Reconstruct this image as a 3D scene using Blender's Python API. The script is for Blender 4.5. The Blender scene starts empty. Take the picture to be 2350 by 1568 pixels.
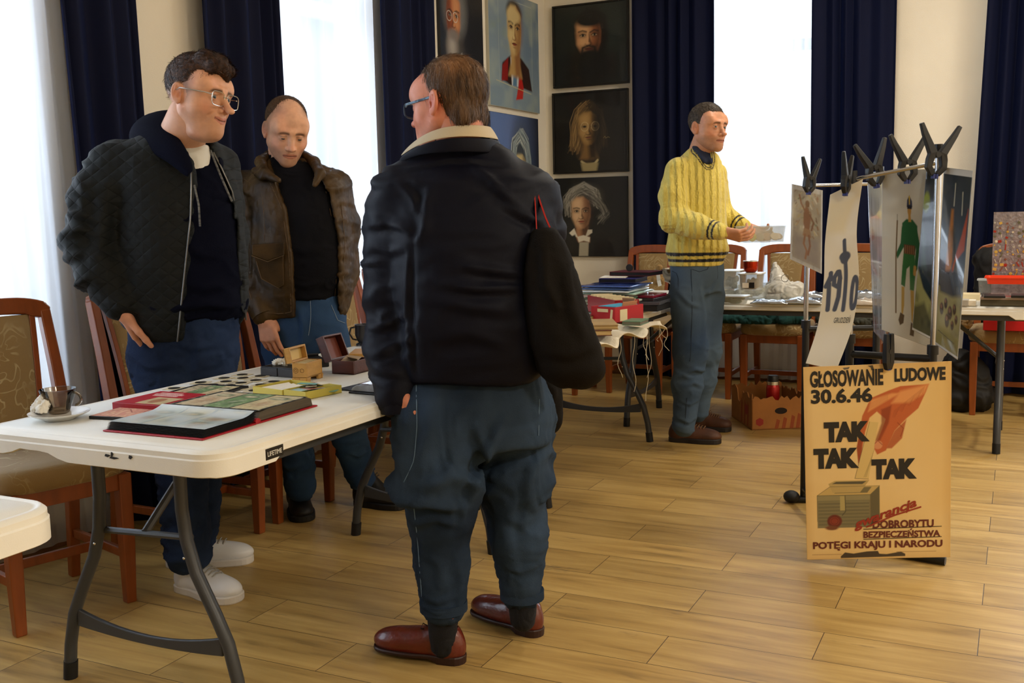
import bpy, bmesh, math, random
import numpy as np
from mathutils import Vector, Matrix, Euler
random.seed(7); rng = np.random.RandomState(7)
PI = math.pi
S = bpy.context.scene
COL = S.collection
# ---------------------------------------------------------------- camera (2350x1568 frame)
FPX, PITCH, ROLL, YAW, EYE = 2382.4448, .1237, -.0223, -.4555, 1.2313
def ray(px, py):
    x = px - 1175.; y = 784. - py
    c, s = math.cos(ROLL), math.sin(ROLL); x, y = c*x - s*y, s*x + c*y
    cp, sp = math.cos(PITCH), math.sin(PITCH)
    X, Y, Z = x, FPX*cp + y*sp, -FPX*sp + y*cp
    cy, sy = math.cos(YAW), math.sin(YAW)
    return np.array([X*cy + Y*sy, -X*sy + Y*cy, Z]) / FPX
EYEP = np.array([0, 0, EYE])
def on_z(px, py, z):
    d = ray(px, py); return EYEP + d*((z - EYE)/d[2])
def on_y(px, py, y):
    d = ray(px, py); return EYEP + d*(y/d[1])
def on_x(px, py, x):
    d = ray(px, py); return EYEP + d*(x/d[0])
RIGHT = np.array([math.cos(YAW), -math.sin(YAW), 0]); FWD = np.array([math.sin(YAW), math.cos(YAW), 0])
def at(px, py, dep):                       # point seen at that pixel, dep metres ahead of the camera (level distance)
    d = ray(px, py); return EYEP + d*(dep/float(d @ FWD))
cam = bpy.data.objects.new('camera', bpy.data.cameras.new('camera')); COL.objects.link(cam)
f_ = ray(1175, 784); r_ = ray(1175 + FPX, 784) - f_; u_ = ray(1175, 784 - FPX) - f_
CAMB = np.stack([r_, u_, f_], 1)
cam.matrix_world = Matrix(((r_[0], u_[0], -f_[0], 0), (r_[1], u_[1], -f_[1], 0), (r_[2], u_[2], -f_[2], EYE), (0, 0, 0, 1)))
cam.data.sensor_width = 36; cam.data.lens = FPX/2350*36; cam.data.clip_start = .05; cam.data.clip_end = 200
S.camera = cam
# ---------------------------------------------------------------- light
S.view_settings.view_transform = 'Standard'; S.view_settings.look = 'None'; S.view_settings.gamma = 1
S.view_settings.use_curve_mapping = False; S.view_settings.exposure = 0.5
W = bpy.data.worlds.new('world'); S.world = W; W.use_nodes = True
bg = W.node_tree.nodes['Background']; bg.inputs[0].default_value = (.80, .90, 1, 1); bg.inputs[1].default_value = 2.0
S.cycles.use_denoising = True; S.cycles.max_bounces = 7; S.cycles.diffuse_bounces = 4; S.cycles.glossy_bounces = 3
S.cycles.transmission_bounces = 5; S.cycles.transparent_max_bounces = 12; S.cycles.sample_clamp_indirect = 6
S.cycles.caustics_reflective = False; S.cycles.caustics_refractive = False
XL, YB, XR, YN, ZC = -3.27, 7.35, 4.2, -3.6, 3.45        # room: window wall, far wall, right wall, near wall, ceiling
def area(name, loc, target, sx, sy, power, color):
    l = bpy.data.lights.new(name, 'AREA'); l.shape = 'RECTANGLE'; l.size = sx; l.size_y = sy; l.energy = power; l.color = color
    o = bpy.data.objects.new(name, l); COL.objects.link(o); o.location = loc
    o.rotation_euler = (Vector(target) - Vector(loc)).to_track_quat('-Z', 'Y').to_euler(); return o
DAY = (.82, .91, 1.0); WARM = (1, .92, .79)
for y0, y1 in ((.35, 2.72), (4.02, 4.98)):
    area('daylight', (XL - .75, (y0 + y1)/2, 1.9), (XL + 2, (y0 + y1)/2, 1.3), (y1 - y0), 2.6, 48*(y1 - y0), DAY)
for x0, x1 in ((-2.0, -1.28), (.35, 1.7)):
    area('daylight', ((x0 + x1)/2, YB + .75, 1.9), ((x0 + x1)/2, YB - 2, 1.2), (x1 - x0), 2.6, 56*(x1 - x0), DAY)
CEIL_LAMPS = [(-.7, 5.6, 24), (2.0, 5.4, 44), (3.2, 2.8, 78), (2.4, -.4, 74)]
for x, y, p_ in CEIL_LAMPS:
    area('ceiling_light', (x, y, ZC - .12), (x, y, 0), .55, .55, p_, WARM)

# ---------------------------------------------------------------- helpers
def s2l(c):
    return tuple(((v/12.92) if v <= .04045 else ((v + .055)/1.055)**2.4) for v in c[:3])
def hexc(h):
    if not isinstance(h, str): return tuple(h[:3])
    h = h.lstrip('#'); return s2l([int(h[i:i+2], 16)/255 for i in (0, 2, 4)])
def tag(o, label=None, cat=None, group=None, kind=None):
    if label: o['label'] = label
    if cat: o['category'] = cat
    if group: o['group'] = group
    if kind: o['kind'] = kind
    return o
def empty(name, loc=(0, 0, 0), rz=0, parent=None):
    o = bpy.data.objects.new(name, None); COL.objects.link(o); o.location = loc; o.rotation_euler = (0, 0, rz); o.empty_display_size = .1
    if parent: o.parent = parent
    return o
def thing(name, label, cat, loc=(0, 0, 0), rz=0, group=None):
    return tag(empty(name, loc, rz), label, cat, group)
def copy_tree(o, parent=None):
    c = o.copy(); COL.objects.link(c)
    if parent: c.parent = parent
    for ch in list(o.children): copy_tree(ch, c)
    return c
MATS = {}
def mat(name, color='#808080', rough=.6, metal=0, spec=.5, noise=0, nscale=20, bump=0, bscale=60, bstretch=None, alpha=1, trans=0,
        sheen=0, coat=0, attr=None, ior=1.45, stretch=None, color2=None, emit=None, bdetail=4):
    if name in MATS: return MATS[name]
    m = bpy.data.materials.new(name); m.use_nodes = True; nt = m.node_tree; N = nt.nodes; L = nt.links; b = N['Principled BSDF']
    c = hexc(color); b.inputs['Roughness'].default_value = rough; b.inputs['Metallic'].default_value = metal
    b.inputs['Specular IOR Level'].default_value = spec; b.inputs['Alpha'].default_value = alpha; b.inputs['IOR'].default_value = ior
    b.inputs['Transmission Weight'].default_value = trans; b.inputs['Sheen Weight'].default_value = sheen; b.inputs['Coat Weight'].default_value = coat
    if emit: b.inputs['Emission Color'].default_value = (*hexc(emit[0]), 1); b.inputs['Emission Strength'].default_value = emit[1]
    b.inputs['Base Color'].default_value = (*c, 1)
    src = None
    if attr:
        a = N.new('ShaderNodeAttribute'); a.attribute_name = attr; src = a.outputs['Color']; L.new(src, b.inputs['Base Color'])
    tc = N.new('ShaderNodeTexCoord')
    def noisenode(scale, stretch_, detail=4):
        mp = N.new('ShaderNodeMapping'); L.new(tc.outputs['Object'], mp.inputs[0])
        if stretch_: mp.inputs['Scale'].default_value = stretch_
        n = N.new('ShaderNodeTexNoise'); n.inputs['Scale'].default_value = scale; n.inputs['Detail'].default_value = detail; L.new(mp.outputs[0], n.inputs['Vector']); return n
    if noise or color2:
        n = noisenode(nscale, stretch)
        if color2:
            r = N.new('ShaderNodeValToRGB'); r.color_ramp.elements[0].position = .5 - (.25 - min(noise, .2)); r.color_ramp.elements[1].position = .5 + (.25 - min(noise, .2))
            r.color_ramp.elements[0].color = (*c, 1); r.color_ramp.elements[1].color = (*hexc(color2), 1)
            L.new(n.outputs[0], r.inputs[0]); L.new(r.outputs[0], b.inputs['Base Color'])
        else:
            mr = N.new('ShaderNodeMapRange'); mr.inputs['From Min'].default_value = .3; mr.inputs['From Max'].default_value = .7
            mr.inputs['To Min'].default_value = 1 - noise; mr.inputs['To Max'].default_value = 1 + noise; L.new(n.outputs[0], mr.inputs[0])
            mx = N.new('ShaderNodeMix'); mx.data_type = 'RGBA'; mx.blend_type = 'MULTIPLY'; mx.inputs[0].default_value = 1
            if src: L.new(src, mx.inputs[6])
            else: mx.inputs[6].default_value = (*c, 1)
            L.new(mr.outputs[0], mx.inputs[7]); L.new(mx.outputs[2], b.inputs['Base Color'])
    if bump:
        n = noisenode(bscale, bstretch, bdetail); bp = N.new('ShaderNodeBump'); bp.inputs['Strength'].default_value = min(1, bump); bp.inputs['Distance'].default_value = .004*max(1, bump)
        L.new(n.outputs[0], bp.inputs['Height']); L.new(bp.outputs[0], b.inputs['Normal'])
    MATS[name] = m; return m
class MB:
    """collects shapes for one mesh"""
    def __init__(s): s.v = []; s.f = []; s.mi = []; s.c = []
    def add(s, vs, fs, mi=0, M=None, col=None):
        o = len(s.v)
        for v in vs:
            s.v.append(tuple(M @ Vector(v)) if M is not None else tuple(v))
        for f in fs: s.f.append(tuple(i + o for i in f)); s.mi.append(mi)
        s.c += [col or (1, 1, 1)]*len(vs)
        return s
    def box(s, c, d, rz=0, mi=0, M=None, taper=1, rot=None, col=None):
        x, y, z = d[0]/2, d[1]/2, d[2]/2; t = taper
        vs = [(-x, -y, -z), (x, -y, -z), (x, y, -z), (-x, y, -z), (-x*t, -y*t, z), (x*t, -y*t, z), (x*t, y*t, z), (-x*t, y*t, z)]
        R = Matrix.Translation(c) @ (Euler(rot).to_matrix().to_4x4() if rot else Matrix.Rotation(rz, 4, 'Z'))
        if M is not None: R = M @ R
        return s.add(vs, [(0, 3, 2, 1), (4, 5, 6, 7), (0, 1, 5, 4), (1, 2, 6, 5), (2, 3, 7, 6), (3, 0, 4, 7)], mi, R, col)
    def prism(s, pts, z0, z1, mi=0, M=None, col=None):       # pts ccw in xy
        n = len(pts); vs = [(p[0], p[1], z0) for p in pts] + [(p[0], p[1], z1) for p in pts]
        fs = [tuple(reversed(range(n))), tuple(range(n, 2*n))] + [(i, (i+1) % n, (i+1) % n + n, i + n) for i in range(n)]
        return s.add(vs, fs, mi, M, col)
    def rings(s, rings, closed=True, cap=True, mi=0, M=None, col=None):
        n = len(rings[0]); vs = [p for r in rings for p in r]; fs = []
        for k in range(len(rings) - 1):
            for i in range(n if closed else n - 1):
                j = (i + 1) % n; fs.append((k*n + i, k*n + j, (k+1)*n + j, (k+1)*n + i))
        if cap: fs.append(tuple(reversed(range(n)))); fs.append(tuple(range((len(rings)-1)*n, len(rings)*n)))
        return s.add(vs, fs, mi, M, col)
    def tube(s, pts, r, n=8, mi=0, M=None, sq=False, up=(0, 0, 1), col=None, flat=1.0, cap=True):
        P = [Vector(p) for p in pts]; R = r if isinstance(r, (list, tuple)) else [r]*len(P); rs = []
        u = None
        for i, p in enumerate(P):
            t = (P[min(i+1, len(P)-1)] - P[max(i-1, 0)]).normalized()
            if u is None:
                u = Vector(up); 
                if abs(u.dot(t)) > .95: u = Vector((1, 0, 0))
            u = (u - t*u.dot(t)).normalized(); w = t.cross(u)
            ring = []
            for k in range(n):
                a = 2*PI*(k + .5*sq)/n; q = (1/math.cos(PI/n)) if sq else 1
                ring.append(tuple(p + (w*math.cos(a)*flat + u*math.sin(a))*R[i]*q))
            rs.append(ring)
        return s.rings(rs, True, cap, mi, M, col)
    def lathe(s, prof, n=24, mi=0, M=None, cap=True, col=None):
        rs = [[(r*math.cos(2*PI*k/n), r*math.sin(2*PI*k/n), z) for k in range(n)] for r, z in prof]
        return s.rings(rs, True, cap, mi, M, col)
    def ball(s, c, r, n=12, mi=0, M=None, col=None):
        r = r if isinstance(r, (tuple, list)) else (r, r, r)
        rs = [[(c[0] + r[0]*math.sin(t)*math.cos(2*PI*k/n), c[1] + r[1]*math.sin(t)*math.sin(2*PI*k/n), c[2] - r[2]*math.cos(t)) for k in range(n)] for t in [max(.02, PI*i/(n//2+1)) if i <= n//2 else PI-.02 for i in range(n//2 + 2)]]
        return s.rings(rs, True, True, mi, M, col)
    def build(s, name, mats, parent=None, smooth=False, bevel=0, seg=2, loc=None, colors=False, subsurf=0, world=False):
        me = bpy.data.meshes.new(name)
        V = s.v
        if world and parent is not None: 
            l = parent.matrix_basis.translation if not parent.parent else (parent.parent.matrix_basis @ parent.matrix_basis).translation
            V = [(a - l[0], b - l[1], c - l[2]) for a, b, c in V]
        me.from_pydata(V, [], s.f)
        for m in (mats if isinstance(mats, (list, tuple)) else [mats]): me.materials.append(m)
        me.polygons.foreach_set('material_index', s.mi)
        if colors:
            ca = me.color_attributes.new('Col', 'FLOAT_COLOR', 'POINT'); ca.data.foreach_set('color', [x for c in s.c for x in (*c, 1)])
        if smooth: me.polygons.foreach_set('use_smooth', [True]*len(me.polygons))
        me.update()
        o = bpy.data.objects.new(name, me); COL.objects.link(o)
        if parent: o.parent = parent
        if loc is not None: o.location = loc
        if bevel:
            b = o.modifiers.new('b', 'BEVEL'); b.width = bevel; b.segments = seg; b.limit_method = 'ANGLE'; b.angle_limit = math.radians(35)
            b.harden_normals = False
        if subsurf:
            b = o.modifiers.new('s', 'SUBSURF'); b.levels = b.render_levels = subsurf
        if smooth and not subsurf:
            try: me.set_sharp_from_angle(angle=math.radians(40))
            except Exception: pass
        return o
def npmesh(name, V, F, mats, parent=None, cols=None, smooth=True, origin=None, mi=None):
    V = np.asarray(V, float)
    if origin is not None: V = V - np.asarray(origin)
    me = bpy.data.meshes.new(name); F = np.asarray(F, dtype=np.int32); k = F.shape[1]
    me.vertices.add(len(V)); me.vertices.foreach_set('co', V.astype(np.float32).ravel())
    me.loops.add(F.size); me.loops.foreach_set('vertex_index', F.ravel())
    me.polygons.add(len(F)); me.polygons.foreach_set('loop_start', np.arange(0, F.size, k, dtype=np.int32))
    try: me.polygons.foreach_set('loop_total', np.full(len(F), k, dtype=np.int32))
    except Exception: pass
    me.update(calc_edges=True); me.validate()
    for m in (mats if isinstance(mats, (list, tuple)) else [mats]): me.materials.append(m)
    if mi is not None: me.polygons.foreach_set('material_index', mi)
    if cols is not None:
        c4 = np.ones((len(V), 4), np.float32); c4[:, :3] = cols
        ca = me.color_attributes.new('Col', 'FLOAT_COLOR', 'POINT'); ca.data.foreach_set('color', c4.ravel())
    if smooth: me.polygons.foreach_set('use_smooth', np.ones(len(F), bool))
    o = bpy.data.objects.new(name, me); COL.objects.link(o)
    if parent: o.parent = parent
    return o
def grid_faces(nu, nv):
    i = np.arange(nu*nv).reshape(nv, nu)
    return np.stack([i[:-1, :-1], i[:-1, 1:], i[1:, 1:], i[1:, :-1]], -1).reshape(-1, 4)
# value noise for shapes
_P = rng.rand(64, 64, 64)
def vnoise(p, scale):
    q = np.asarray(p)*scale; i = np.floor(q).astype(int); f = q - i; f = f*f*(3 - 2*f); i %= 64; j = (i + 1) % 64; r = 0
    for a in (0, 1):
        for b in (0, 1):
            for c in (0, 1):
                w = (f[..., 0] if a else 1 - f[..., 0])*(f[..., 1] if b else 1 - f[..., 1])*(f[..., 2] if c else 1 - f[..., 2])
                r = r + w*_P[(j if a else i)[..., 0], (j if b else i)[..., 1], (j if c else i)[..., 2]]
    return r*2 - 1
# ---------------------------------------------------------------- painting flat pictures on a fine mesh
class Paint:
    def __init__(s, w, h, res, base='#ffffff'):
        s.w, s.h = w, h; s.nu = int(w/res) + 1; s.nv = int(h/res) + 1; s.px = res
        u, v = np.meshgrid(np.linspace(0, 1, s.nu), np.linspace(0, 1, s.nv)); s.u, s.v = u, v    # v = 0 at the top
        s.sf = 1.; s.a = w/h; s.C = np.ones((s.nv, s.nu, 3))*np.array(hexc(base))
    def mix(s, m, col, op=1):
        m = (np.clip(m, 0, 1)*op)[..., None]; s.C = s.C*(1 - m) + np.array(hexc(col))*m
    def poly(s, pts, col, soft=.004, op=1):
        P = np.array(pts, float); P[:, 0] *= s.a; x, y = s.u*s.a, s.v; n = len(P); d = np.full(x.shape, 9.); ins = np.zeros(x.shape, bool)
        for i in range(n):
            a, b = P[i], P[(i+1) % n]; e = b - a; L = (e @ e) + 1e-12
            t = np.clip(((x - a[0])*e[0] + (y - a[1])*e[1])/L, 0, 1); d = np.minimum(d, np.hypot(x - a[0] - t*e[0], y - a[1] - t*e[1]))
            c = ((a[1] > y) != (b[1] > y)); c &= x < (e[0])*(y - a[1])/(e[1] if abs(e[1]) > 1e-12 else 1e-12) + a[0]; ins ^= c
        s.mix(.5 + np.where(ins, d, -d)/(2*soft*s.sf), col, op)
    def ell(s, cx, cy, rx, ry, col, soft=.1, rot=0, op=1):
        x, y = (s.u - cx)*s.a, s.v - cy; c, q = math.cos(rot), math.sin(rot); x, y = c*x + q*y, -q*x + c*y
        r = np.sqrt((x/(rx*s.a))**2 + (y/ry)**2); s.mix(.5 + (1 - r)/(2*soft*min(1, s.sf*1.5)), col, op)
    def line(s, pts, w, col, soft=.002, op=1):
        P = np.array(pts, float); P[:, 0] *= s.a; x, y = s.u*s.a, s.v; d = np.full(x.shape, 9.)
        for a, b in zip(P[:-1], P[1:]):
            e = b - a; L = e @ e + 1e-12; t = np.clip(((x - a[0])*e[0] + (y - a[1])*e[1])/L, 0, 1); d = np.minimum(d, np.hypot(x - a[0] - t*e[0], y - a[1] - t*e[1]))
        s.mix(.5 + (w/2 - d)/(2*soft), col, op)
    def mott(s, col, sc=6, op=.3, seed=0, st=(1, 1), thr=.0):
        p = np.stack([s.u*s.a*st[0] + seed*3.1, s.v*st[1] + seed*1.7, np.full(s.u.shape, seed*.77)], -1)
        n = vnoise(p, sc)*.6 + vnoise(p, sc*2.3)*.4; s.mix((n - thr)*1.6, col, op)
    def build(s, name, m, fn, parent=None, origin=None):
        """fn(x, z) -> world points; x from 0..w, z from h at the top to 0"""
        V = fn((s.u*s.w).ravel(), ((1 - s.v)*s.h).ravel()); F = grid_faces(s.nu, s.nv)[:, ::-1]
        return npmesh(name, V, F, m, parent, s.C.reshape(-1, 3), False, origin)
M_PAINT = mat('painted_paper', rough=.55, attr='Col', spec=.3)
def text_mesh(body, size, font_offset=0, shear=0, space=1.0, res=3):
    c = bpy.data.curves.new('t', 'FONT'); c.body = body; c.size = size; c.offset = font_offset; c.shear = shear; c.space_character = space; c.resolution_u = res
    o = bpy.data.objects.new('t', c); COL.objects.link(o); dg = bpy.context.evaluated_depsgraph_get(); dg.update()
    me = bpy.data.meshes.new_from_object(o.evaluated_get(dg)); vs = [tuple(v.co) for v in me.vertices]; fs = [tuple(p.vertices) for p in me.polygons]
    bpy.data.objects.remove(o); bpy.data.curves.remove(c); bpy.data.meshes.remove(me); return vs, fs
def fit_text(body, x0, z0, w, h, bold=0, shear=0, italic_rot=0):
    """text stretched to a w x h box, returned as (x, z) verts and faces"""
    vs, fs = text_mesh(body, 1, bold, shear); A = np.array(vs)[:, :2]; mn, mx = A.min(0), A.max(0)
    A = (A - mn)/(mx - mn)*[w, h]; c, s_ = math.cos(italic_rot), math.sin(italic_rot)
    A = np.stack([A[:, 0]*c - A[:, 1]*s_ + x0, A[:, 0]*s_ + A[:, 1]*c + z0], 1); return A, fs
# ---------------------------------------------------------------- implicit shapes -> meshes
class SDF:
    """smooth union of round shapes on a grid, turned into a mesh by surface nets"""
    def __init__(s, lo, hi, h):
        s.lo = np.array(lo, float); s.h = h; s.n = np.ceil((np.array(hi) - s.lo)/h).astype(int) + 1
        s.D = np.full(s.n, 1.0, np.float32)
    def _blk(s, lo, hi, pad):
        a = np.maximum(0, np.floor((np.array(lo) - pad - s.lo)/s.h).astype(int)); b = np.minimum(s.n, np.ceil((np.array(hi) + pad - s.lo)/s.h).astype(int) + 1)
        if np.any(b <= a): return None
        g = np.meshgrid(*[s.lo[i] + s.h*np.arange(a[i], b[i]) for i in range(3)], indexing='ij')
        return tuple(slice(a[i], b[i]) for i in range(3)), np.stack(g, -1)
    def _put(s, sl, d, k, sub=False, inter=False):
        A = s.D[sl]
        if sub: d = -d
        if sub or inter:
            hh = np.clip(.5 - .5*(d - A)/k, 0, 1) if k > 0 else (d < A).astype(float); hh = 1 - np.clip(.5 + .5*(d - A)/max(k, 1e-6), 0, 1)
            s.D[sl] = d*(1 - hh) + A*hh + max(k, 1e-6)*hh*(1 - hh)
        else:
            hh = np.clip(.5 + .5*(A - d)/max(k, 1e-6), 0, 1); s.D[sl] = A*(1 - hh) + d*hh - max(k, 1e-6)*hh*(1 - hh)
    def cone(s, a, b, r1, r2, k=.02, sub=False):
        a, b = np.array(a, float), np.array(b, float); R = max(r1, r2); blk = s._blk(np.minimum(a, b), np.maximum(a, b), R + 3*k + 2*s.h)
        if blk is None: return
        sl, p = blk; e = b - a; t = np.clip(((p - a) @ e)/(e @ e + 1e-12), 0, 1); d = np.linalg.norm(p - a - t[..., None]*e, axis=-1) - (r1 + (r2 - r1)*t); s._put(sl, d, k, sub); return s
    def chain(s, pts, rs, k=.02):
        for i in range(len(pts) - 1): s.cone(pts[i], pts[i+1], rs[i], rs[i+1], k)
        return s
    def ell(s, c, r, R=None, k=.02, sub=False):
        c = np.array(c, float); r = np.array(r, float); m = r.max(); blk = s._blk(c, c, m + 3*k + 2*s.h)
        if blk is None: return
        sl, p = blk; q = p - c
        if R is not None: q = q @ np.array(R)           # columns = local axes
        n = q/r; l = np.linalg.norm(n, axis=-1) + 1e-9; g = np.linalg.norm(n/r, axis=-1) + 1e-9; d = l*(l - 1)/g; s._put(sl, d, k, sub); return s
    def box(s, c, r, R=None, k=.01, rnd=.01, sub=False, inter=False):
        c = np.array(c, float); r = np.array(r, float); m = np.linalg.norm(r); blk = s._blk(c, c, m + 3*k + 2*s.h) if not inter else s._blk(s.lo, s.lo + s.h*s.n, 0)
        if blk is None: return
        sl, p = blk; q = p - c
        if R is not None: q = q @ np.array(R)
        q = np.abs(q) - (r - rnd); d = np.linalg.norm(np.maximum(q, 0), axis=-1) + np.minimum(q.max(-1), 0) - rnd; s._put(sl, d, k, sub, inter); return s
    def loft(s, secs, k=.02, p=2.3, sub=False, top=True, bot=True):
        """secs: (z, cx, cy, a, b, angle) bottom to top; elliptical slices"""
        S_ = np.array(secs, float); Z = S_[:, 0]; m = max(S_[:, 3].max(), S_[:, 4].max())
        lo = [S_[:, 1].min() - m, S_[:, 2].min() - m, Z[0]]; hi = [S_[:, 1].max() + m, S_[:, 2].max() + m, Z[-1]]
        sl, P = s._blk(lo, hi, .06); z = P[0, 0, :, 2]; zt = np.clip(z, Z[0], Z[-1])
        # smooth interpolation
        def ip(c):
            v = S_[:, c]; i = np.clip(np.searchsorted(Z, zt) - 1, 0, len(Z) - 2); t = (zt - Z[i])/(Z[i+1] - Z[i]); 
            m_ = np.gradient(v, Z); h_ = Z[i+1] - Z[i]; t2, t3 = t*t, t*t*t
            return (2*t3 - 3*t2 + 1)*v[i] + (t3 - 2*t2 + t)*h_*m_[i] + (-2*t3 + 3*t2)*v[i+1] + (t3 - t2)*h_*m_[i+1]
        cx, cy, a, b, an = [ip(c)[None, None, :] for c in range(1, 6)]
        x, y = P[..., 0] - cx, P[..., 1] - cy; c_, s_ = np.cos(an), np.sin(an); X = c_*x + s_*y; Y = -s_*x + c_*y
        r = (np.abs(X/a)**p + np.abs(Y/b)**p)**(1/p); d = (r - 1)*np.minimum(a, b)
        d = np.maximum(d, np.maximum(Z[0] - P[..., 2], P[..., 2] - Z[-1])); s._put(sl, d, k, sub); return s
    def half(s, c, n, k=.004):                   # keep the side n points away from
        n = np.array(n, float); n /= np.linalg.norm(n); sl, P = s._blk(s.lo, s.lo + s.h*s.n, 0); s._put(sl, (P - np.array(c)) @ n, k, inter=True); return s
    def mesh(s):
        D = s.D; I = D < 0; nx, ny, nz = D.shape
        c = I[:-1, :-1, :-1].astype(np.int8)
        cnt = sum(I[i:nx-1+i, j:ny-1+j, k:nz-1+k].astype(np.int8) for i in (0, 1) for j in (0, 1) for k in (0, 1))
        act = (cnt > 0) & (cnt < 8); idx = np.full(act.shape, -1, np.int64); ci = np.argwhere(act); idx[act] = np.arange(len(ci))
        acc = np.zeros((len(ci), 3)); w = np.zeros(len(ci))
        cor = [(i, j, k) for i in (0, 1) for j in (0, 1) for k in (0, 1)]
        for a in cor:
            for ax in range(3):
                if a[ax]: continue
                b = list(a); b[ax] = 1
                va = D[ci[:, 0] + a[0], ci[:, 1] + a[1], ci[:, 2] + a[2]]; vb = D[ci[:, 0] + b[0], ci[:, 1] + b[1], ci[:, 2] + b[2]]
                m = (va < 0) != (vb < 0); t = np.where(m, va/(va - vb + 1e-12), 0); p = np.zeros((len(ci), 3)); p += a; p[:, ax] += t; acc[m] += p[m]; w[m] += 1
        V = (ci + acc/np.maximum(w, 1)[:, None])*s.h + s.lo; F = []
        for ax in range(3):
            o = [1, 1, 1]; o[ax] = 0; b, c2 = [(1, 2), (2, 0), (0, 1)][ax]
            sl0 = [slice(1, n - 1) for n in D.shape]; sl0[ax] = slice(0, D.shape[ax] - 1); sl1 = list(sl0); sl1[ax] = slice(1, D.shape[ax])
            A, B = I[tuple(sl0)], I[tuple(sl1)]; e = np.argwhere(A != B); st = A[tuple(e.T)]
            g = e.copy(); 
            for q in range(3):
                if q != ax: g[:, q] += 1
            def at_(db, dc):
                h = g.copy(); h[:, b] -= db; h[:, c2] -= dc; return idx[h[:, 0], h[:, 1], h[:, 2]]
            Q = np.stack([at_(1, 1), at_(0, 1), at_(0, 0), at_(1, 0)], 1); Q[~st] = Q[~st][:, ::-1]; F.append(Q)
        F = np.concatenate(F); F = F[(F >= 0).all(1)]
        return V, F
def vnormals(V, F):
    n = np.cross(V[F[:, 2]] - V[F[:, 0]], V[F[:, 3]] - V[F[:, 1]]); N = np.zeros_like(V)
    for i in range(4): np.add.at(N, F[:, i], n)
    return N/(np.linalg.norm(N, axis=1)[:, None] + 1e-12)
def relax(V, F, it=2, lam=.5):
    E = np.concatenate([F[:, [0, 1]], F[:, [1, 2]], F[:, [2, 3]], F[:, [3, 0]]])
    for _ in range(it):
        A = np.zeros_like(V); c = np.zeros(len(V)); np.add.at(A, E[:, 0], V[E[:, 1]]); np.add.at(A, E[:, 1], V[E[:, 0]]); np.add.at(c, E[:, 0], 1); np.add.at(c, E[:, 1], 1)
        V = V*(1 - lam) + lam*A/np.maximum(c, 1)[:, None]
    return V
def wrinkle(V, F, amp, scale, stretch=(1, 1, 1), ridge=.5, seed=0., mask=None):
    N = vnormals(V, F); p = V*np.array(stretch) + seed
    n = vnoise(p + .15*vnoise(p, scale*.7)[:, None], scale); n = (1 - ridge)*n + ridge*(1 - 2*np.abs(n))
    if mask is not None: n = n*mask
    return V + N*(n*amp)[:, None]
# ================================================================ room shell
M_WALL = mat('cream_wall_paint', '#e9e1d0', .85, noise=.03, nscale=3, bump=.25, bscale=180)
M_CEIL = mat('ceiling_paint', '#e6dfd0', .9)
M_BASE = mat('brown_baseboard', '#6b4526', .45, noise=.15, nscale=8, stretch=(1, 1, 8))
M_FRAME = mat('white_window_frame', '#e8eaec', .35)
def glass_mat(name, tint=(1, 1, 1), fac=.08, rough=.02):
    m = bpy.data.materials.new(name); m.use_nodes = True; nt = m.node_tree; N = nt.nodes; L = nt.links; N.clear()
    o = N.new('ShaderNodeOutputMaterial'); t = N.new('ShaderNodeBsdfTransparent'); g = N.new('ShaderNodeBsdfGlossy'); mx = N.new('ShaderNodeMixShader')
    t.inputs[0].default_value = (*tint, 1); g.inputs['Roughness'].default_value = rough
    f = N.new('ShaderNodeFresnel'); f.inputs[0].default_value = 1.4; a = N.new('ShaderNodeMath'); a.operation = 'ADD'; a.inputs[1].default_value = fac; L.new(f.outputs[0], a.inputs[0])
    L.new(a.outputs[0], mx.inputs[0]); L.new(t.outputs[0], mx.inputs[1]); L.new(g.outputs[0], mx.inputs[2]); L.new(mx.outputs[0], o.inputs[0]); return m
M_GLASS = glass_mat('window_glass', (.96, .98, 1), .02)
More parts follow.
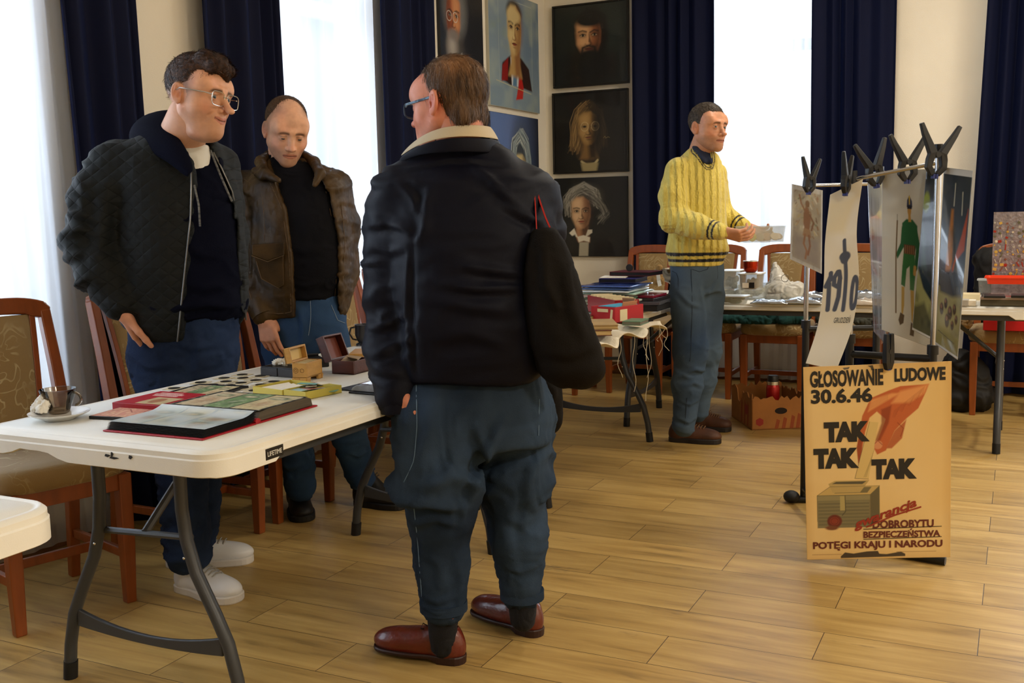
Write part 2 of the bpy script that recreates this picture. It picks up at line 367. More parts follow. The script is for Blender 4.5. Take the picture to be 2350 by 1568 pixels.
def floor_mat():
    m = bpy.data.materials.new('oak_laminate'); m.use_nodes = True; nt = m.node_tree; N = nt.nodes; L = nt.links; b = N['Principled BSDF']
    tc = N.new('ShaderNodeTexCoord'); mp = N.new('ShaderNodeMapping'); L.new(tc.outputs['Object'], mp.inputs[0])
    mp.inputs['Location'].default_value = (.066 + .812*40, .4175 + 8, 0)
    br = N.new('ShaderNodeTexBrick'); L.new(mp.outputs[0], br.inputs[0]); br.offset = .5; br.inputs['Scale'].default_value = 1
    br.inputs['Brick Width'].default_value = .812; br.inputs['Row Height'].default_value = .2; br.inputs['Mortar Size'].default_value = .0013; br.inputs['Mortar Smooth'].default_value = .3
    br.inputs['Color1'].default_value = (0, 0, 0, 1); br.inputs['Color2'].default_value = (1, 1, 1, 1); br.inputs['Mortar'].default_value = (0, 0, 0, 1); br.inputs['Bias'].default_value = 0
    # grain
    ad = N.new('ShaderNodeVectorMath'); ad.operation = 'MULTIPLY_ADD'; ad.inputs[1].default_value = (.9, 9, 1); L.new(mp.outputs[0], ad.inputs[0])
    sc = N.new('ShaderNodeVectorMath'); sc.operation = 'SCALE'; sc.inputs['Scale'].default_value = 13; L.new(br.outputs['Color'], sc.inputs[0]); L.new(sc.outputs[0], ad.inputs[2])
    n1 = N.new('ShaderNodeTexNoise'); n1.inputs['Scale'].default_value = 2.2; n1.inputs['Detail'].default_value = 7; n1.inputs['Roughness'].default_value = .62; n1.inputs['Distortion'].default_value = .4; L.new(ad.outputs[0], n1.inputs[0])
    r = N.new('ShaderNodeValToRGB'); e = r.color_ramp.elements; e[0].position = .25; e[0].color = (*hexc('#7a6136'), 1); e[1].position = .72; e[1].color = (*hexc('#c3a264'), 1)
    q = e.new(.43); q.color = (*hexc('#a8874c'), 1); q = e.new(.55); q.color = (*hexc('#b39355'), 1); L.new(n1.outputs[0], r.inputs[0])
    # knots / dark streaks
    ad2 = N.new('ShaderNodeVectorMath'); ad2.operation = 'MULTIPLY'; ad2.inputs[1].default_value = (2.2, 11, 1); L.new(mp.outputs[0], ad2.inputs[0])
    n2 = N.new('ShaderNodeTexNoise'); n2.inputs['Scale'].default_value = 1.1; n2.inputs['Detail'].default_value = 5; n2.inputs['Roughness'].default_value = .7; L.new(ad2.outputs[0], n2.inputs[0])
    r2 = N.new('ShaderNodeMapRange'); r2.inputs[1].default_value = .62; r2.inputs[2].default_value = .76; L.new(n2.outputs[0], r2.inputs[0])
    mx = N.new('ShaderNodeMix'); mx.data_type = 'RGBA'; L.new(r2.outputs[0], mx.inputs[0]); L.new(r.outputs[0], mx.inputs[6]); mx.inputs[7].default_value = (*hexc('#6f5a3c'), 1)
    # per plank tone
    hs = N.new('ShaderNodeHueSaturation'); mr = N.new('ShaderNodeMapRange'); mr.inputs[3].default_value = .9; mr.inputs[4].default_value = 1.1
    L.new(br.outputs['Color'], mr.inputs[0]); L.new(mr.outputs[0], hs.inputs['Value']); L.new(mx.outputs[2], hs.inputs['Color'])
    mo = N.new('ShaderNodeMix'); mo.data_type = 'RGBA'; L.new(br.outputs['Fac'], mo.inputs[0]); L.new(hs.outputs[0], mo.inputs[6]); mo.inputs[7].default_value = (*hexc('#3a2814'), 1)
    L.new(mo.outputs[2], b.inputs['Base Color']); b.inputs['Roughness'].default_value = .36; b.inputs['Specular IOR Level'].default_value = .42
    rr = N.new('ShaderNodeMapRange'); rr.inputs[3].default_value = .36; rr.inputs[4].default_value = .5; L.new(n1.outputs[0], rr.inputs[0]); L.new(rr.outputs[0], b.inputs['Roughness'])
    bp = N.new('ShaderNodeBump'); bp.inputs['Strength'].default_value = .25; bp.inputs['Distance'].default_value = .0012; sb = N.new('ShaderNodeMath'); sb.operation = 'SUBTRACT'
    L.new(n1.outputs[0], sb.inputs[0]); L.new(br.outputs['Fac'], sb.inputs[1]); L.new(sb.outputs[0], bp.inputs['Height']); L.new(bp.outputs[0], b.inputs['Normal'])
    return m
def struct(name, mb, m, **k): return tag(mb.build(name, m, **k), kind='structure')
struct('floor', MB().box(((XL+XR)/2, (YB+YN)/2, -.05), (XR-XL+.8, YB-YN+.8, .1)), floor_mat())
struct('ceiling', MB().box(((XL+XR)/2, (YB+YN)/2, ZC+.1), (XR-XL+.8, YB-YN+.8, .2)), M_CEIL)
struct('wall_right', MB().box((XR+.15, (YB+YN)/2, ZC/2), (.3, YB-YN, ZC)), M_WALL)
struct('wall_near', MB().box(((XL+XR)/2, YN-.15, ZC/2), (XR-XL+.8, .3, ZC)), M_WALL)
ZW0, ZW1 = .42, 3.1
WL = [(.35, 2.74), (4.0, 5.0)]; WB = [(-2.02, -1.27), (.35, 1.7)]
def wall_with_holes(name, holes, lo, hi, along):
    mb = MB(); T = .32; pts = [lo] + [v for h in holes for v in h] + [hi]
    for i in range(0, len(pts), 2):
        a, b = pts[i], pts[i+1]; c = (a+b)/2
        if along == 'y': mb.box((XL-T/2, c, ZC/2), (T, b-a, ZC))
        else: mb.box((c, YB+T/2, ZC/2), (b-a, T, ZC))
    for a, b in holes:
        for z0, z1 in ((0, ZW0), (ZW1, ZC)):
            if along == 'y': mb.box((XL-T/2, (a+b)/2, (z0+z1)/2), (T, b-a, z1-z0))
            else: mb.box(((a+b)/2, YB+T/2, (z0+z1)/2), (b-a, T, z1-z0))
    struct(name, mb, M_WALL)
wall_with_holes('wall_left', WL, YN, YB+.32, 'y')
wall_with_holes('wall_back', WB, XL, XR, 'x')
def window(n, a, b, along):
    mb = MB(); g = MB(); T = .2; zs = [ZW0, 2.33, ZW1]
    def bar(u0, u1, z0, z1, d=.06, off=0):
        c = ((u0+u1)/2, (z0+z1)/2)
        if along == 'y': mb.box((XL-T-off, c[0], c[1]), (d, u1-u0, z1-z0))
        else: mb.box((c[0], YB+T+off, c[1]), (u1-u0, d, z1-z0))
    w = .05; mid = (a+b)/2
    bar(a, a+w, ZW0, ZW1); bar(b-w, b, ZW0, ZW1); bar(a+w, b-w, ZW0, ZW0+.07); bar(a+w, b-w, ZW1-.07, ZW1)
    bar(a+w, b-w, 2.30, 2.38)
    ns = 2 if b - a < 1.8 else 4
    for k in range(1, ns): m_ = a + (b-a)*k/ns; bar(m_-.035, m_+.035, ZW0+.07, 2.30); 
    if ns == 4: bar(mid-.03, mid+.03, 2.38, ZW1-.07)
    f = struct(f'window_{n}', mb, M_FRAME, bevel=.004)
    if along == 'y': g.box((XL-T, mid, (ZW0+ZW1)/2), (.006, b-a-.02, ZW1-ZW0-.02))
    else: g.box((mid, YB+T, (ZW0+ZW1)/2), (b-a-.02, .006, ZW1-ZW0-.02))
    p = g.build('pane', M_GLASS, f)
    sl = MB()
    if along == 'y': sl.box((XL-.06, mid, ZW0-.015), (.24, b-a-.004, .03))
    else: sl.box((mid, YB+.06, ZW0-.015), (b-a-.004, .24, .03))
    sl.build('window_sill', M_FRAME, f, bevel=.005)
k = 0
for a, b in WL: k += 1; window(k, a, b, 'y')
for a, b in WB: k += 1; window(k, a, b, 'x')
struct('baseboard_left', MB().box((XL+.008, (YN+YB)/2, .045), (.016, YB-YN, .09)), M_BASE, bevel=.003)
struct('baseboard_back', MB().box(((XL+XR)/2+.016, YB-.008, .045), (XR-XL-.032, .016, .09)), M_BASE, bevel=.003)
# ceiling fittings above the lamps' light
M_FIT = mat('lamp_fitting', '#f2ead8', .5)
for x, y, p_ in CEIL_LAMPS:
    t = thing('ceiling_lamp', 'square flat ceiling lamp fixed above the room, out of the picture', 'lamp', (x, y, ZC), group='ceiling lamps')
    MB().box((0, 0, -.03), (.62, .62, .06)).build('lamp_base', M_FIT, t, bevel=.01)
# ================================================================ curtains
def velvet():
    m = bpy.data.materials.new('navy_velvet'); m.use_nodes = True; b = m.node_tree.nodes['Principled BSDF']
    b.inputs['Base Color'].default_value = (*hexc('#060d2a'), 1); b.inputs['Roughness'].default_value = .75; b.inputs['Sheen Weight'].default_value = .35
    b.inputs['Sheen Tint'].default_value = (*hexc('#21409a'), 1); b.inputs['Sheen Roughness'].default_value = .35; b.inputs['Specular IOR Level'].default_value = .15; return m
def sheer():
    m = bpy.data.materials.new('white_voile'); m.use_nodes = True; nt = m.node_tree; N = nt.nodes; L = nt.links; N.clear()
    o = N.new('ShaderNodeOutputMaterial'); t = N.new('ShaderNodeBsdfTransparent'); d = N.new('ShaderNodeBsdfDiffuse'); tl = N.new('ShaderNodeBsdfTranslucent')
    m1 = N.new('ShaderNodeMixShader'); m2 = N.new('ShaderNodeMixShader'); t.inputs[0].default_value = (1, 1, 1, 1)
    for x in (d, tl): x.inputs[0].default_value = (.80, .83, .90, 1)
    m1.inputs[0].default_value = .62; L.new(d.outputs[0], m1.inputs[1]); L.new(tl.outputs[0], m1.inputs[2])
    m2.inputs[0].default_value = .72; L.new(t.outputs[0], m2.inputs[1]); L.new(m1.outputs[0], m2.inputs[2]); L.new(m2.outputs[0], o.inputs[0]); return m
M_VELVET, M_SHEER = velvet(), sheer()
def curtain(name, label, cat, along, a, b, off, z0, z1, pl, amp, m, group, seed=0, b0=None, a0=None, thick=.004):
    """hangs from z1 to z0 between a and b (a0, b0 at the hem); off = distance to the wall plane; pl pleat length"""
    n = max(24, int((b-a)/pl*12)); nz = 26; r = np.random.RandomState(seed); a0 = a if a0 is None else a0; b0 = b if b0 is None else b0
    u = np.linspace(0, 1, n); ph = np.cumsum(1 + .35*np.sin(u*7 + seed) + .2*r.randn(n)*.3); ph = ph/ph[-1]*((b-a)/pl)*2*PI
    am = amp*(.75 + .35*np.sin(u*11 + seed*2)); V = []
    for k in range(nz):
        t = k/(nz-1); z = z0 + (z1-z0)*t; aa = a0 + (a-a0)*t**.8; bb = b0 + (b-b0)*t**.8
        w = np.sin(ph + .25*math.sin(3*t + seed)); w = np.sign(w)*np.abs(w)**.8
        d = off + am*w*(.75 + .25*(1-t)) + .004*np.sin(9*u + 5*t)
        p = aa + (bb-aa)*u + .3*pl*np.sin(2*ph)/8
        V.append(np.stack([XL + d, p, np.full(n, z)], 1) if along == 'y' else np.stack([p, YB - d, np.full(n, z)], 1))
    V = np.concatenate(V); F = grid_faces(n, nz)
    if along == 'y': F = F[:, ::-1]
    org = (XL + off, (a+b)/2, z0) if along == 'y' else ((a+b)/2, YB - off, z0)
    o = npmesh(name, V, F, m, None, origin=org); o.location = org
    if thick: s = o.modifiers.new('s', 'SOLIDIFY'); s.thickness = thick; s.offset = 0
    tag(o, label, cat, group); return o
VC = 'dark blue velvet curtains'; SC = 'white sheer curtains'
curtain('velvet_curtain', 'dark blue velvet curtain behind the man in the quilted jacket', 'curtain', 'y', 2.74, 3.16, .09, .02, ZC-.002, .105, .035, M_VELVET, VC, 1, a0=2.87, b0=3.2)
curtain('velvet_curtain', 'dark blue velvet curtain hanging between the heads of the two men at the window wall', 'curtain', 'y', 3.54, 4.05, .09, .02, ZC-.002, .1, .034, M_VELVET, VC, 2, b0=4.08)
curtain('velvet_curtain', 'dark blue velvet curtain beside the portrait of the grey bearded man', 'curtain', 'y', 4.94, 5.52, .09, .02, ZC-.002, .11, .034, M_VELVET, VC, 3, a0=4.92)
curtain('velvet_curtain', 'dark blue velvet curtain hanging right of the three dark portraits', 'curtain', 'x', -2.53, -1.94, .13, .02, ZC-.002, .115, .034, M_VELVET, VC, 4)
curtain('velvet_curtain', 'dark blue velvet curtain behind the left half of the poster rack', 'curtain', 'x', -1.29, -.755, .13, .02, ZC-.002, .11, .034, M_VELVET, VC, 5, a0=-1.27)
curtain('velvet_curtain', 'dark blue velvet curtain behind the sheet of pin badges', 'curtain', 'x', -.20, .5, .13, .02, ZC-.002, .12, .04, M_VELVET, VC, 6, a0=-.33)
curtain('sheer_curtain', 'white sheer curtain glowing behind the nearest wooden chair', 'curtain', 'y', .4, 2.80, .045, .03, ZC-.002, .085, .016, M_SHEER, SC, 7, b0=2.9, thick=0)
curtain('sheer_curtain', 'white sheer curtain glowing behind the man in the leather jacket', 'curtain', 'y', 4.10, 4.93, .045, .03, ZC-.002, .08, .016, M_SHEER, SC, 8, thick=0)
curtain('sheer_curtain', 'white sheer curtain behind the man in the yellow sweater', 'curtain', 'x', -2.0, -1.24, .08, .03, ZC-.002, .08, .013, M_SHEER, SC, 9, thick=0)
# ================================================================ folding tables
M_TOP = mat('white_table_plastic', '#e6e4db', .42, noise=.04, nscale=6, bump=.12, bscale=400)
M_SCUFF = mat('dark_scuff', '#1d1a17', .8)
M_GREY = mat('dark_grey_enamel', '#35373a', .38, spec=.5)
M_RUB = mat('black_rubber', '#0c0c0c', .6)
M_STEEL = mat('bright_steel', '#c9c7c2', .25, metal=1)
M_BLK = mat('black_plastic', '#0d0e10', .42)
def rrect(hx, hy, r, n=6):
    P = []
    for cx, cy, a0 in ((hx-r, hy-r, 0), (-hx+r, hy-r, 90), (-hx+r, -hy+r, 180), (hx-r, -hy+r, 270)):
        for k in range(n+1): a = math.radians(a0 + 90*k/n); P.append((cx + r*math.cos(a), cy + r*math.sin(a)))
    return P
def densify(P, step=.03):
    Q = []
    for i in range(len(P)):
        a, b = P[i], P[(i+1) % len(P)]; L = math.hypot(b[0]-a[0], b[1]-a[1]); n = max(1, int(L/step))
        for k in range(n): Q.append((a[0]+(b[0]-a[0])*k/n, a[1]+(b[1]-a[1])*k/n))
    return Q
def folding_table(loc, rz, L, label, top=.74, legs_dx=0, badge=False, Wd=.77, y_leg=.26):
    t = thing('folding_table', label, 'table', loc, rz, 'white folding tables'); hx, hy = Wd/2, L/2
    base = densify(rrect(hx, hy, .075, 8))
    def dep(x, y):                       # apron depth along the rim: arched relief near the legs
        e = .052
        if abs(abs(y) - hy) < .03: e = .058 - .020*math.exp(-((x + .17)/.075)**4) - .004*(x < -.2)
        if abs(abs(x) - hx) < .03: e = .060 if abs(y) > hy - .21 else .040
        return e
    rs = []
    for ins, z, app in ((.030, 0, 0), (.026, -.0025, 0), (.020, -.0025, 0), (.016, -.0005, 0), (.011, -.0015, 0), (.003, -.009, 0), (.003, -.020, 0), (0, -.023, 0), (0, -1, 0), (.006, -1, .003), (.02, -1, 0), (.024, -.022, 0)):
        r = []
        for x, y in base:
            n = math.hypot(max(0, abs(x)-hx+.075), max(0, abs(y)-hy+.075)); 
            if n > 1e-6: dx, dy = (max(0, abs(x)-hx+.075)/n*(1 if x > 0 else -1), max(0, abs(y)-hy+.075)/n*(1 if y > 0 else -1))
            else: dx, dy = ((1 if x > 0 else -1), 0) if abs(abs(x)-hx) < 1e-3 else (0, (1 if y > 0 else -1))
            zz = top + (z if z > -1 else -dep(x, y) - app)
            r.append((x - dx*ins, y - dy*ins, zz))
        rs.append(r)
    MB().rings(rs).build('tabletop', M_TOP, t, smooth=True)
    if badge:
        bM = MB().box((hx + .0006, -hy + .19, top - .0385), (.0012, .062, .026)); b = bM.build('badge', M_BLK, t, bevel=.0004)
        A, fs = fit_text('LIFETIME', 0, 0, .05, .011, .01); mb = MB()
        mb.add([(hx + .0015, -hy + .165 + x, top - .044 + z) for x, z in A], fs); mb.build('lettering', mat('badge_white', '#d8d6ce', .5), b)
        mb = MB()
        for cx, w, h, z in ((-.02, .018, .004, .030), (.0, .03, .003, .034), (.05, .012, .006, .028), (-.006, .008, .008, .026)):
            mb.prism([(cx + .09 - w/2, -h/2), (cx + .09, -h/2 - .002), (cx + .09 + w/2, 0), (cx + .09 + w/4, h/2), (cx + .09 - w/3, h/2 + .001)], 0, .0008, M=Matrix.Translation((0, -hy - .0007, top - z)) @ Matrix.Rotation(PI/2, 4, 'X'))
        mb.build('scuff_stain', M_SCUFF, t)
    for e in (-1, 1):
        y0 = e*(hy - y_leg); cx = legs_dx
        for sx in (-1, 1):
            mb = MB(); xa, xb, xf = cx + sx*.14, cx + sx*.15, cx + sx*.30
            pts = [(xa, y0, top - .035), (xa, y0, .52), (xb, y0, .44), (cx + sx*.175, y0, .36), (cx + sx*.23, y0, .26), (cx + sx*.265, y0, .19), (cx + sx*.288, y0, .10), (xf, y0, .012)]
            mb.tube(pts, .0155, 12, flat=1.15); l = mb.build('leg', M_GREY, t, smooth=True)
            MB().tube([(cx + sx*.294, y0, .05), (xf, y0, 0.0)], .019, 12).build('rubber_foot', M_RUB, l, smooth=True)
            MB().ball((cx + sx*.153, y0 - e*.0 - .0165, .40), (.004, .003, .004), 8).build('rivet', M_STEEL, l, smooth=True)
        # curved lower panel
        n = 14; mb = MB(); up = []; lo = []
        for k in range(n+1):
            u = -1 + 2*k/n; x = cx + u*.25; up.append((x, .205 - .035*(1-u*u))); lo.append((x, .145 + .012*u*u - .0*u if True else 0))
        P = lo + up[::-1]; mb.prism(P, -.006, .006, M=Matrix.Translation((0, y0, 0)) @ Matrix.Rotation(PI/2, 4, 'X')); mb.build('cross_panel', M_GREY, t, bevel=.003)
        mb = MB(); mb.tube([(cx - .155, y0 - e*.012, .43), (cx + .155, y0 - e*.012, .445)], .009, 8); mb.tube([(cx, y0 - e*.012, .44), (cx, y0 - e*.2, .60), (cx, y0 - e*.34, top - .05)], .011, 8)
        mb.build('brace', M_GREY, t, smooth=True)
        MB().tube([(cx - .3, y0, top - .033), (cx + .3, y0, top - .033)], .014, 8).build('cross_tube', M_GREY, t, smooth=True)
    for sx in (-1, 1):
        MB().box((sx*(hx - .045), 0, top - .056), (.022, L - .30, .03)).build('side_rail', M_GREY, t, bevel=.003)
    return t
folding_table((-1.895, 2.565, 0), 0, 1.83, 'white plastic folding table with the open banknote album, cup and paper coin flips', legs_dx=-.09, badge=True, y_leg=.235)
folding_table((-1.885, .345, 0), 0, 1.83, 'white plastic folding table of which only a bare corner shows, lower left', legs_dx=-.03)
T2 = folding_table((-2.02, 4.53, 0), 0, 1.82, 'white plastic folding table carrying the red cardboard boxes and stacks of albums', legs_dx=-.02, y_leg=.24)
T3 = folding_table((-1.03, 5.83, 0), PI/2, 2.44, 'long white folding table carrying plastic tubs and silver pouches', top=.732, Wd=.74)
# ================================================================ chairs
M_WOOD = mat('orange_brown_wood', '#85431a', .33, noise=.18, nscale=5, stretch=(6, 6, 1), spec=.5)
def brocade(name, base, fig):
    m = bpy.data.materials.new(name); m.use_nodes = True; nt = m.node_tree; N = nt.nodes; L = nt.links; b = N['Principled BSDF']; b.inputs['Roughness'].default_value = .8; b.inputs['Sheen Weight'].default_value = .2
    tc = N.new('ShaderNodeTexCoord'); n = N.new('ShaderNodeTexNoise'); n.inputs['Scale'].default_value = 9; n.inputs['Distortion'].default_value = 2.2; n.inputs['Detail'].default_value = 1; L.new(tc.outputs['Object'], n.inputs[0])
    w = N.new('ShaderNodeMath'); w.operation = 'MULTIPLY'; w.inputs[1].default_value = 26; L.new(n.outputs[0], w.inputs[0]); s = N.new('ShaderNodeMath'); s.operation = 'SINE'; L.new(w.outputs[0], s.inputs[0])
    r = N.new('ShaderNodeMapRange'); r.inputs[1].default_value = .80; r.inputs[2].default_value = .98; L.new(s.outputs[0], r.inputs[0])
    v = N.new('ShaderNodeTexNoise'); v.inputs['Scale'].default_value = 5; L.new(tc.outputs['Object'], v.inputs[0]); r3 = N.new('ShaderNodeMapRange'); r3.inputs[1].default_value = .45; r3.inputs[2].default_value = .6; L.new(v.outputs[0], r3.inputs[0])
    mu = N.new('ShaderNodeMath'); mu.operation = 'MULTIPLY'; L.new(r.outputs[0], mu.inputs[0]); L.new(r3.outputs[0], mu.inputs[1])
    mx = N.new('ShaderNodeMix'); mx.data_type = 'RGBA'; mx.inputs[6].default_value = (*hexc(base), 1); mx.inputs[7].default_value = (*hexc(fig), 1); L.new(mu.outputs[0], mx.inputs[0]); L.new(mx.outputs[2], b.inputs['Base Color'])
    n2 = N.new('ShaderNodeTexNoise'); n2.inputs['Scale'].default_value = 300; L.new(tc.outputs['Object'], n2.inputs[0]); bp = N.new('ShaderNodeBump'); bp.inputs['Strength'].default_value = .4; bp.inputs['Distance'].default_value = .002
    ad = N.new('ShaderNodeMath'); ad.operation = 'ADD'; L.new(n2.outputs[0], ad.inputs[0]); L.new(mu.outputs[0], ad.inputs[1]); L.new(ad.outputs[0], bp.inputs['Height']); L.new(bp.outputs[0], b.inputs['Normal']); return m
M_BRO = brocade('olive_brocade', '#8b7145', '#b3a177')
def pillow(mb, hx, hy, z0, z1, M=None, n=10, p=5.):
    """domed cushion"""
    rs = []
    def ring(s, z): return [(hx*s*math.copysign(abs(math.cos(a))**(2/p), math.cos(a)), hy*s*math.copysign(abs(math.sin(a))**(2/p), math.sin(a)), z) for a in [2*PI*k/28 for k in range(28)]]
    for k in range(n+1):
        a = PI*k/n; rs.append(ring(1 - .10*(1-math.sin(a)) if .15 < k/n < .85 else (.90 if k in (1, n-1) else .05 if k in (0, n) else .95), (z0+z1)/2 - (z1-z0)/2*math.cos(a)))
    rs.insert(1, ring(.6, z0 + .02*(z1-z0))); rs.insert(-1, ring(.6, z1 - .04*(z1-z0)))
    mb.rings(rs, True, True, 0, M); return mb
def chair(label, loc, rz):
    t = thing('dining_chair', label, 'chair', loc, rz, 'wooden dining chairs')
    pillow(MB(), .215, .215, .425, .505, Matrix.Translation((0, .005, 0))).build('seat', M_BRO, t, smooth=True)
    mb = MB(); 
    for a, b in (((-.17, .185), (.17, .185)), ((-.17, -.17), (.17, -.17)), ((-.18, -.17), (-.18, .185)), ((.18, -.17), (.18, .185))):
        c = ((a[0]+b[0])/2, (a[1]+b[1])/2, .405); mb.box(c, (abs(a[0]-b[0])+.02, abs(a[1]-b[1])+.02, .055))
    mb.build('seat_frame', M_WOOD, t, bevel=.003)
    for sx in (-1, 1):
        MB().tube([(sx*.178, .182, .43), (sx*.178, .182, .2), (sx*.176, .18, 0)], [.0215, .0205, .0165], 4, sq=True, up=(0, 1, 0)).build('leg', M_WOOD, t, bevel=.004)
        MB().tube([(sx*.178, -.215, 0), (sx*.178, -.19, .25), (sx*.178, -.18, .44), (sx*.176, -.19, .56), (sx*.172, -.225, .74), (sx*.166, -.27, .93), (sx*.16, -.278, .955)], [.016, .019, .021, .02, .019, .018, .015], 4, sq=True, up=(0, 1, 0)).build('leg', M_WOOD, t, bevel=.004)
        MB().box((sx*.178, 0, .16), (.018, .36, .03)).build('stretcher', M_WOOD, t, bevel=.003)
    MB().box((0, .02, .165), (.345, .018, .03)).build('stretcher', M_WOOD, t, bevel=.003)
    # arched top rail, thicker in the middle, with a downward shoulder at each end
    n = 18; fr = []; 
    up = []; lo = []
    for k in range(n+1):
        u = -1 + 2*k/n; up.append((u*.186, .985 - .030*abs(u)**3.2 - .012*(abs(u) > .97)))
        au = abs(u); lo.append((u*.178, .918 + .012*math.cos(u*PI/2) if au < .62 else .918 - .0*(au-.62) - .012*((au-.62)/.38)**.8))
    P = lo + up[::-1]
    M = Matrix.Translation((0, -.270, 0)) @ Matrix.Rotation(math.radians(97), 4, 'X') @ Matrix.Translation((0, 0, 0))
    M = Matrix.Translation((0, -.268, .93)) @ Matrix.Rotation(math.radians(90 + 9), 4, 'X') @ Matrix.Translation((0, -.93, 0))
    MB().prism(P, -.015, .015, M=M).build('top_rail', M_WOOD, t, bevel=.005)
    # cushioned back between two tapering slats
    def bq(x, z, d): y = -.19 - (max(0, z - .5)/.43)**1.35*.077; return (x, y + d, z)
    zs = [.47 + (.925-.47)*k/12 for k in range(13)]; hw = lambda z: .082 + .030*(z-.47)/.455
    rs = []
    for z in zs: 
        w = hw(z); th = .017*(1 if .49 < z < .91 else .6); rs.append([bq(w*math.copysign(abs(math.cos(a))**.35, math.cos(a)), z, th*math.copysign(abs(math.sin(a))**.7, math.sin(a)) ) for a in [2*PI*k/20 for k in range(20)]])
    MB().rings(rs).build('backrest', M_BRO, t, smooth=True)
    for sx in (-1, 1):
        MB().tube([bq(sx*(hw(z) + .008), z, 0) for z in zs], .010, 4, sq=True, up=(0, 1, 0)).build('slat', M_WOOD, t, bevel=.002)
    MB().box((0, -.185, .475), (.34, .022, .04)).build('back_rail', M_WOOD, t, bevel=.003)
    return t
proto = chair('brown wooden chair with olive brocade seat at the lower left, beside the cup', (-2.79, 2.25, 0), math.radians(-106))
def chair_at(x, y, rz, label):
    c = copy_tree(proto); c.location = (x, y, 0); c.rotation_euler = (0, 0, math.radians(rz)); c['label'] = label
chair_at(-2.84, 2.95, -92, 'brown wooden chair directly behind the man in the quilted jacket')
chair_at(-2.85, 3.43, -90, 'brown wooden chair between the two men at the window wall, mostly hidden')
chair_at(-2.81, 4.29, -90, 'brown wooden chair just right of the man in the leather jacket')
chair_at(-2.81, 4.73, -90, 'brown wooden chair whose arched back peeks out beside the navy jacket sleeve')
chair_at(-2.84, 6.55, -90, 'brown wooden chair in the room corner under the portraits, only legs showing')
chair_at(-2.30, 6.72, 180, 'brown wooden chair with brocade back, left of the man in yellow')
chair_at(-1.84, 6.74, 180, 'brown wooden chair behind the man in yellow, its right post showing')
chair_at(-1.38, 6.72, 180, 'brown wooden chair behind the white carrier bag')
chair_at(-.93, 6.73, 180, 'brown wooden chair behind the hanging long paper sheet')
chair_at(-.04, 6.70, 180, 'brown wooden chair at the right edge, under the red folder')
# ================================================================ things on the near table
ZT = .7405
def frame_px(p0, p1, z):                      # origin and heading (angle of p0->p1) on the plane z
    a = on_z(*p0, z); b = on_z(*p1, z); return a, math.atan2(b[1]-a[1], b[0]-a[0]), math.hypot(b[0]-a[0], b[1]-a[1])
M_PAPER = mat('white_paper', '#e4dfd2', .7); M_CARD = mat('cream_card', '#d8c9a2', .7); M_FLIP = mat('flip_card', '#c9bd9f', .6)
M_GLASSB = glass_mat('smoked_glass', (.74, .65, .54), .04); M_CLEAR = glass_mat('clear_plastic', (.86, .87, .88), .12, .12)
M_CHINA = mat('white_china', '#dcd8cf', .15, coat=.5)
M_DKRED = mat('red_cover', '#9c1220', .4, bump=.1); M_BLACKC = mat('black_cover', '#0b0b0e', .4)
# saucer, cup, napkin
c0 = on_z(137, 962, ZT)
t = thing('saucer', 'white china saucer under the smoked glass cup', 'saucer', (c0[0], c0[1], ZT))
MB().lathe([(.001, .002), (.035, .002), (.038, .0), (.042, .003), (.060, .011), (.073, .017), (.074, .019), (.070, .0185), (.055, .012), (.035, .007), (.001, .006)], 40).build('dish', M_CHINA, t, smooth=True)
c1 = on_z(137, 955, ZT)
t = thing('glass_cup', 'smoked brown swirled glass coffee cup on a white saucer', 'cup', (c1[0], c1[1], ZT + .0075))
n = 40; rs = []
for r, z in ((.001, .0), (.022, .0), (.025, .004), (.030, .02), (.038, .040), (.044, .058), (.0455, .063), (.0435, .063), (.036, .042), (.028, .022), (.022, .007), (.001, .006)):
    rs.append([(r*(1 + .022*math.sin(7*2*PI*k/n + z*90)*(1 if .01 < z < .055 else 0))*math.cos(2*PI*k/n), r*(1 + .022*math.sin(7*2*PI*k/n + z*90)*(1 if .01 < z < .055 else 0))*math.sin(2*PI*k/n), z) for k in range(n)])
MB().rings(rs).build('cup_bowl', M_GLASSB, t, smooth=True)
hd = [(RIGHT*(.038 + .020*math.sin(a)) + np.array([0, 0, .036 + .017*math.cos(a)])) for a in np.linspace(.15, PI - .2, 9)]
MB().tube(hd, .0035, 8).build('handle', M_GLASSB, t, smooth=True)
nk = SDF((-.04, -.04, 0), (.04, .04, .06), .003); nk.cone((-.012, 0, .008), (.004, .004, .040), .018, .007, .012); nk.cone((.01, -.01, .006), (.016, .0, .024), .012, .008, .01)
V, F = nk.mesh(); V = wrinkle(V, F, .005, 70, ridge=.9, seed=3); V[:, 2] = np.maximum(V[:, 2], .0)
nl = on_z(100, 960, ZT); o = npmesh('paper_napkin', V, F, M_PAPER); o.location = (nl[0], nl[1], ZT + .0165); tag(o, 'crumpled white paper napkin on the saucer left of the cup', 'napkin')
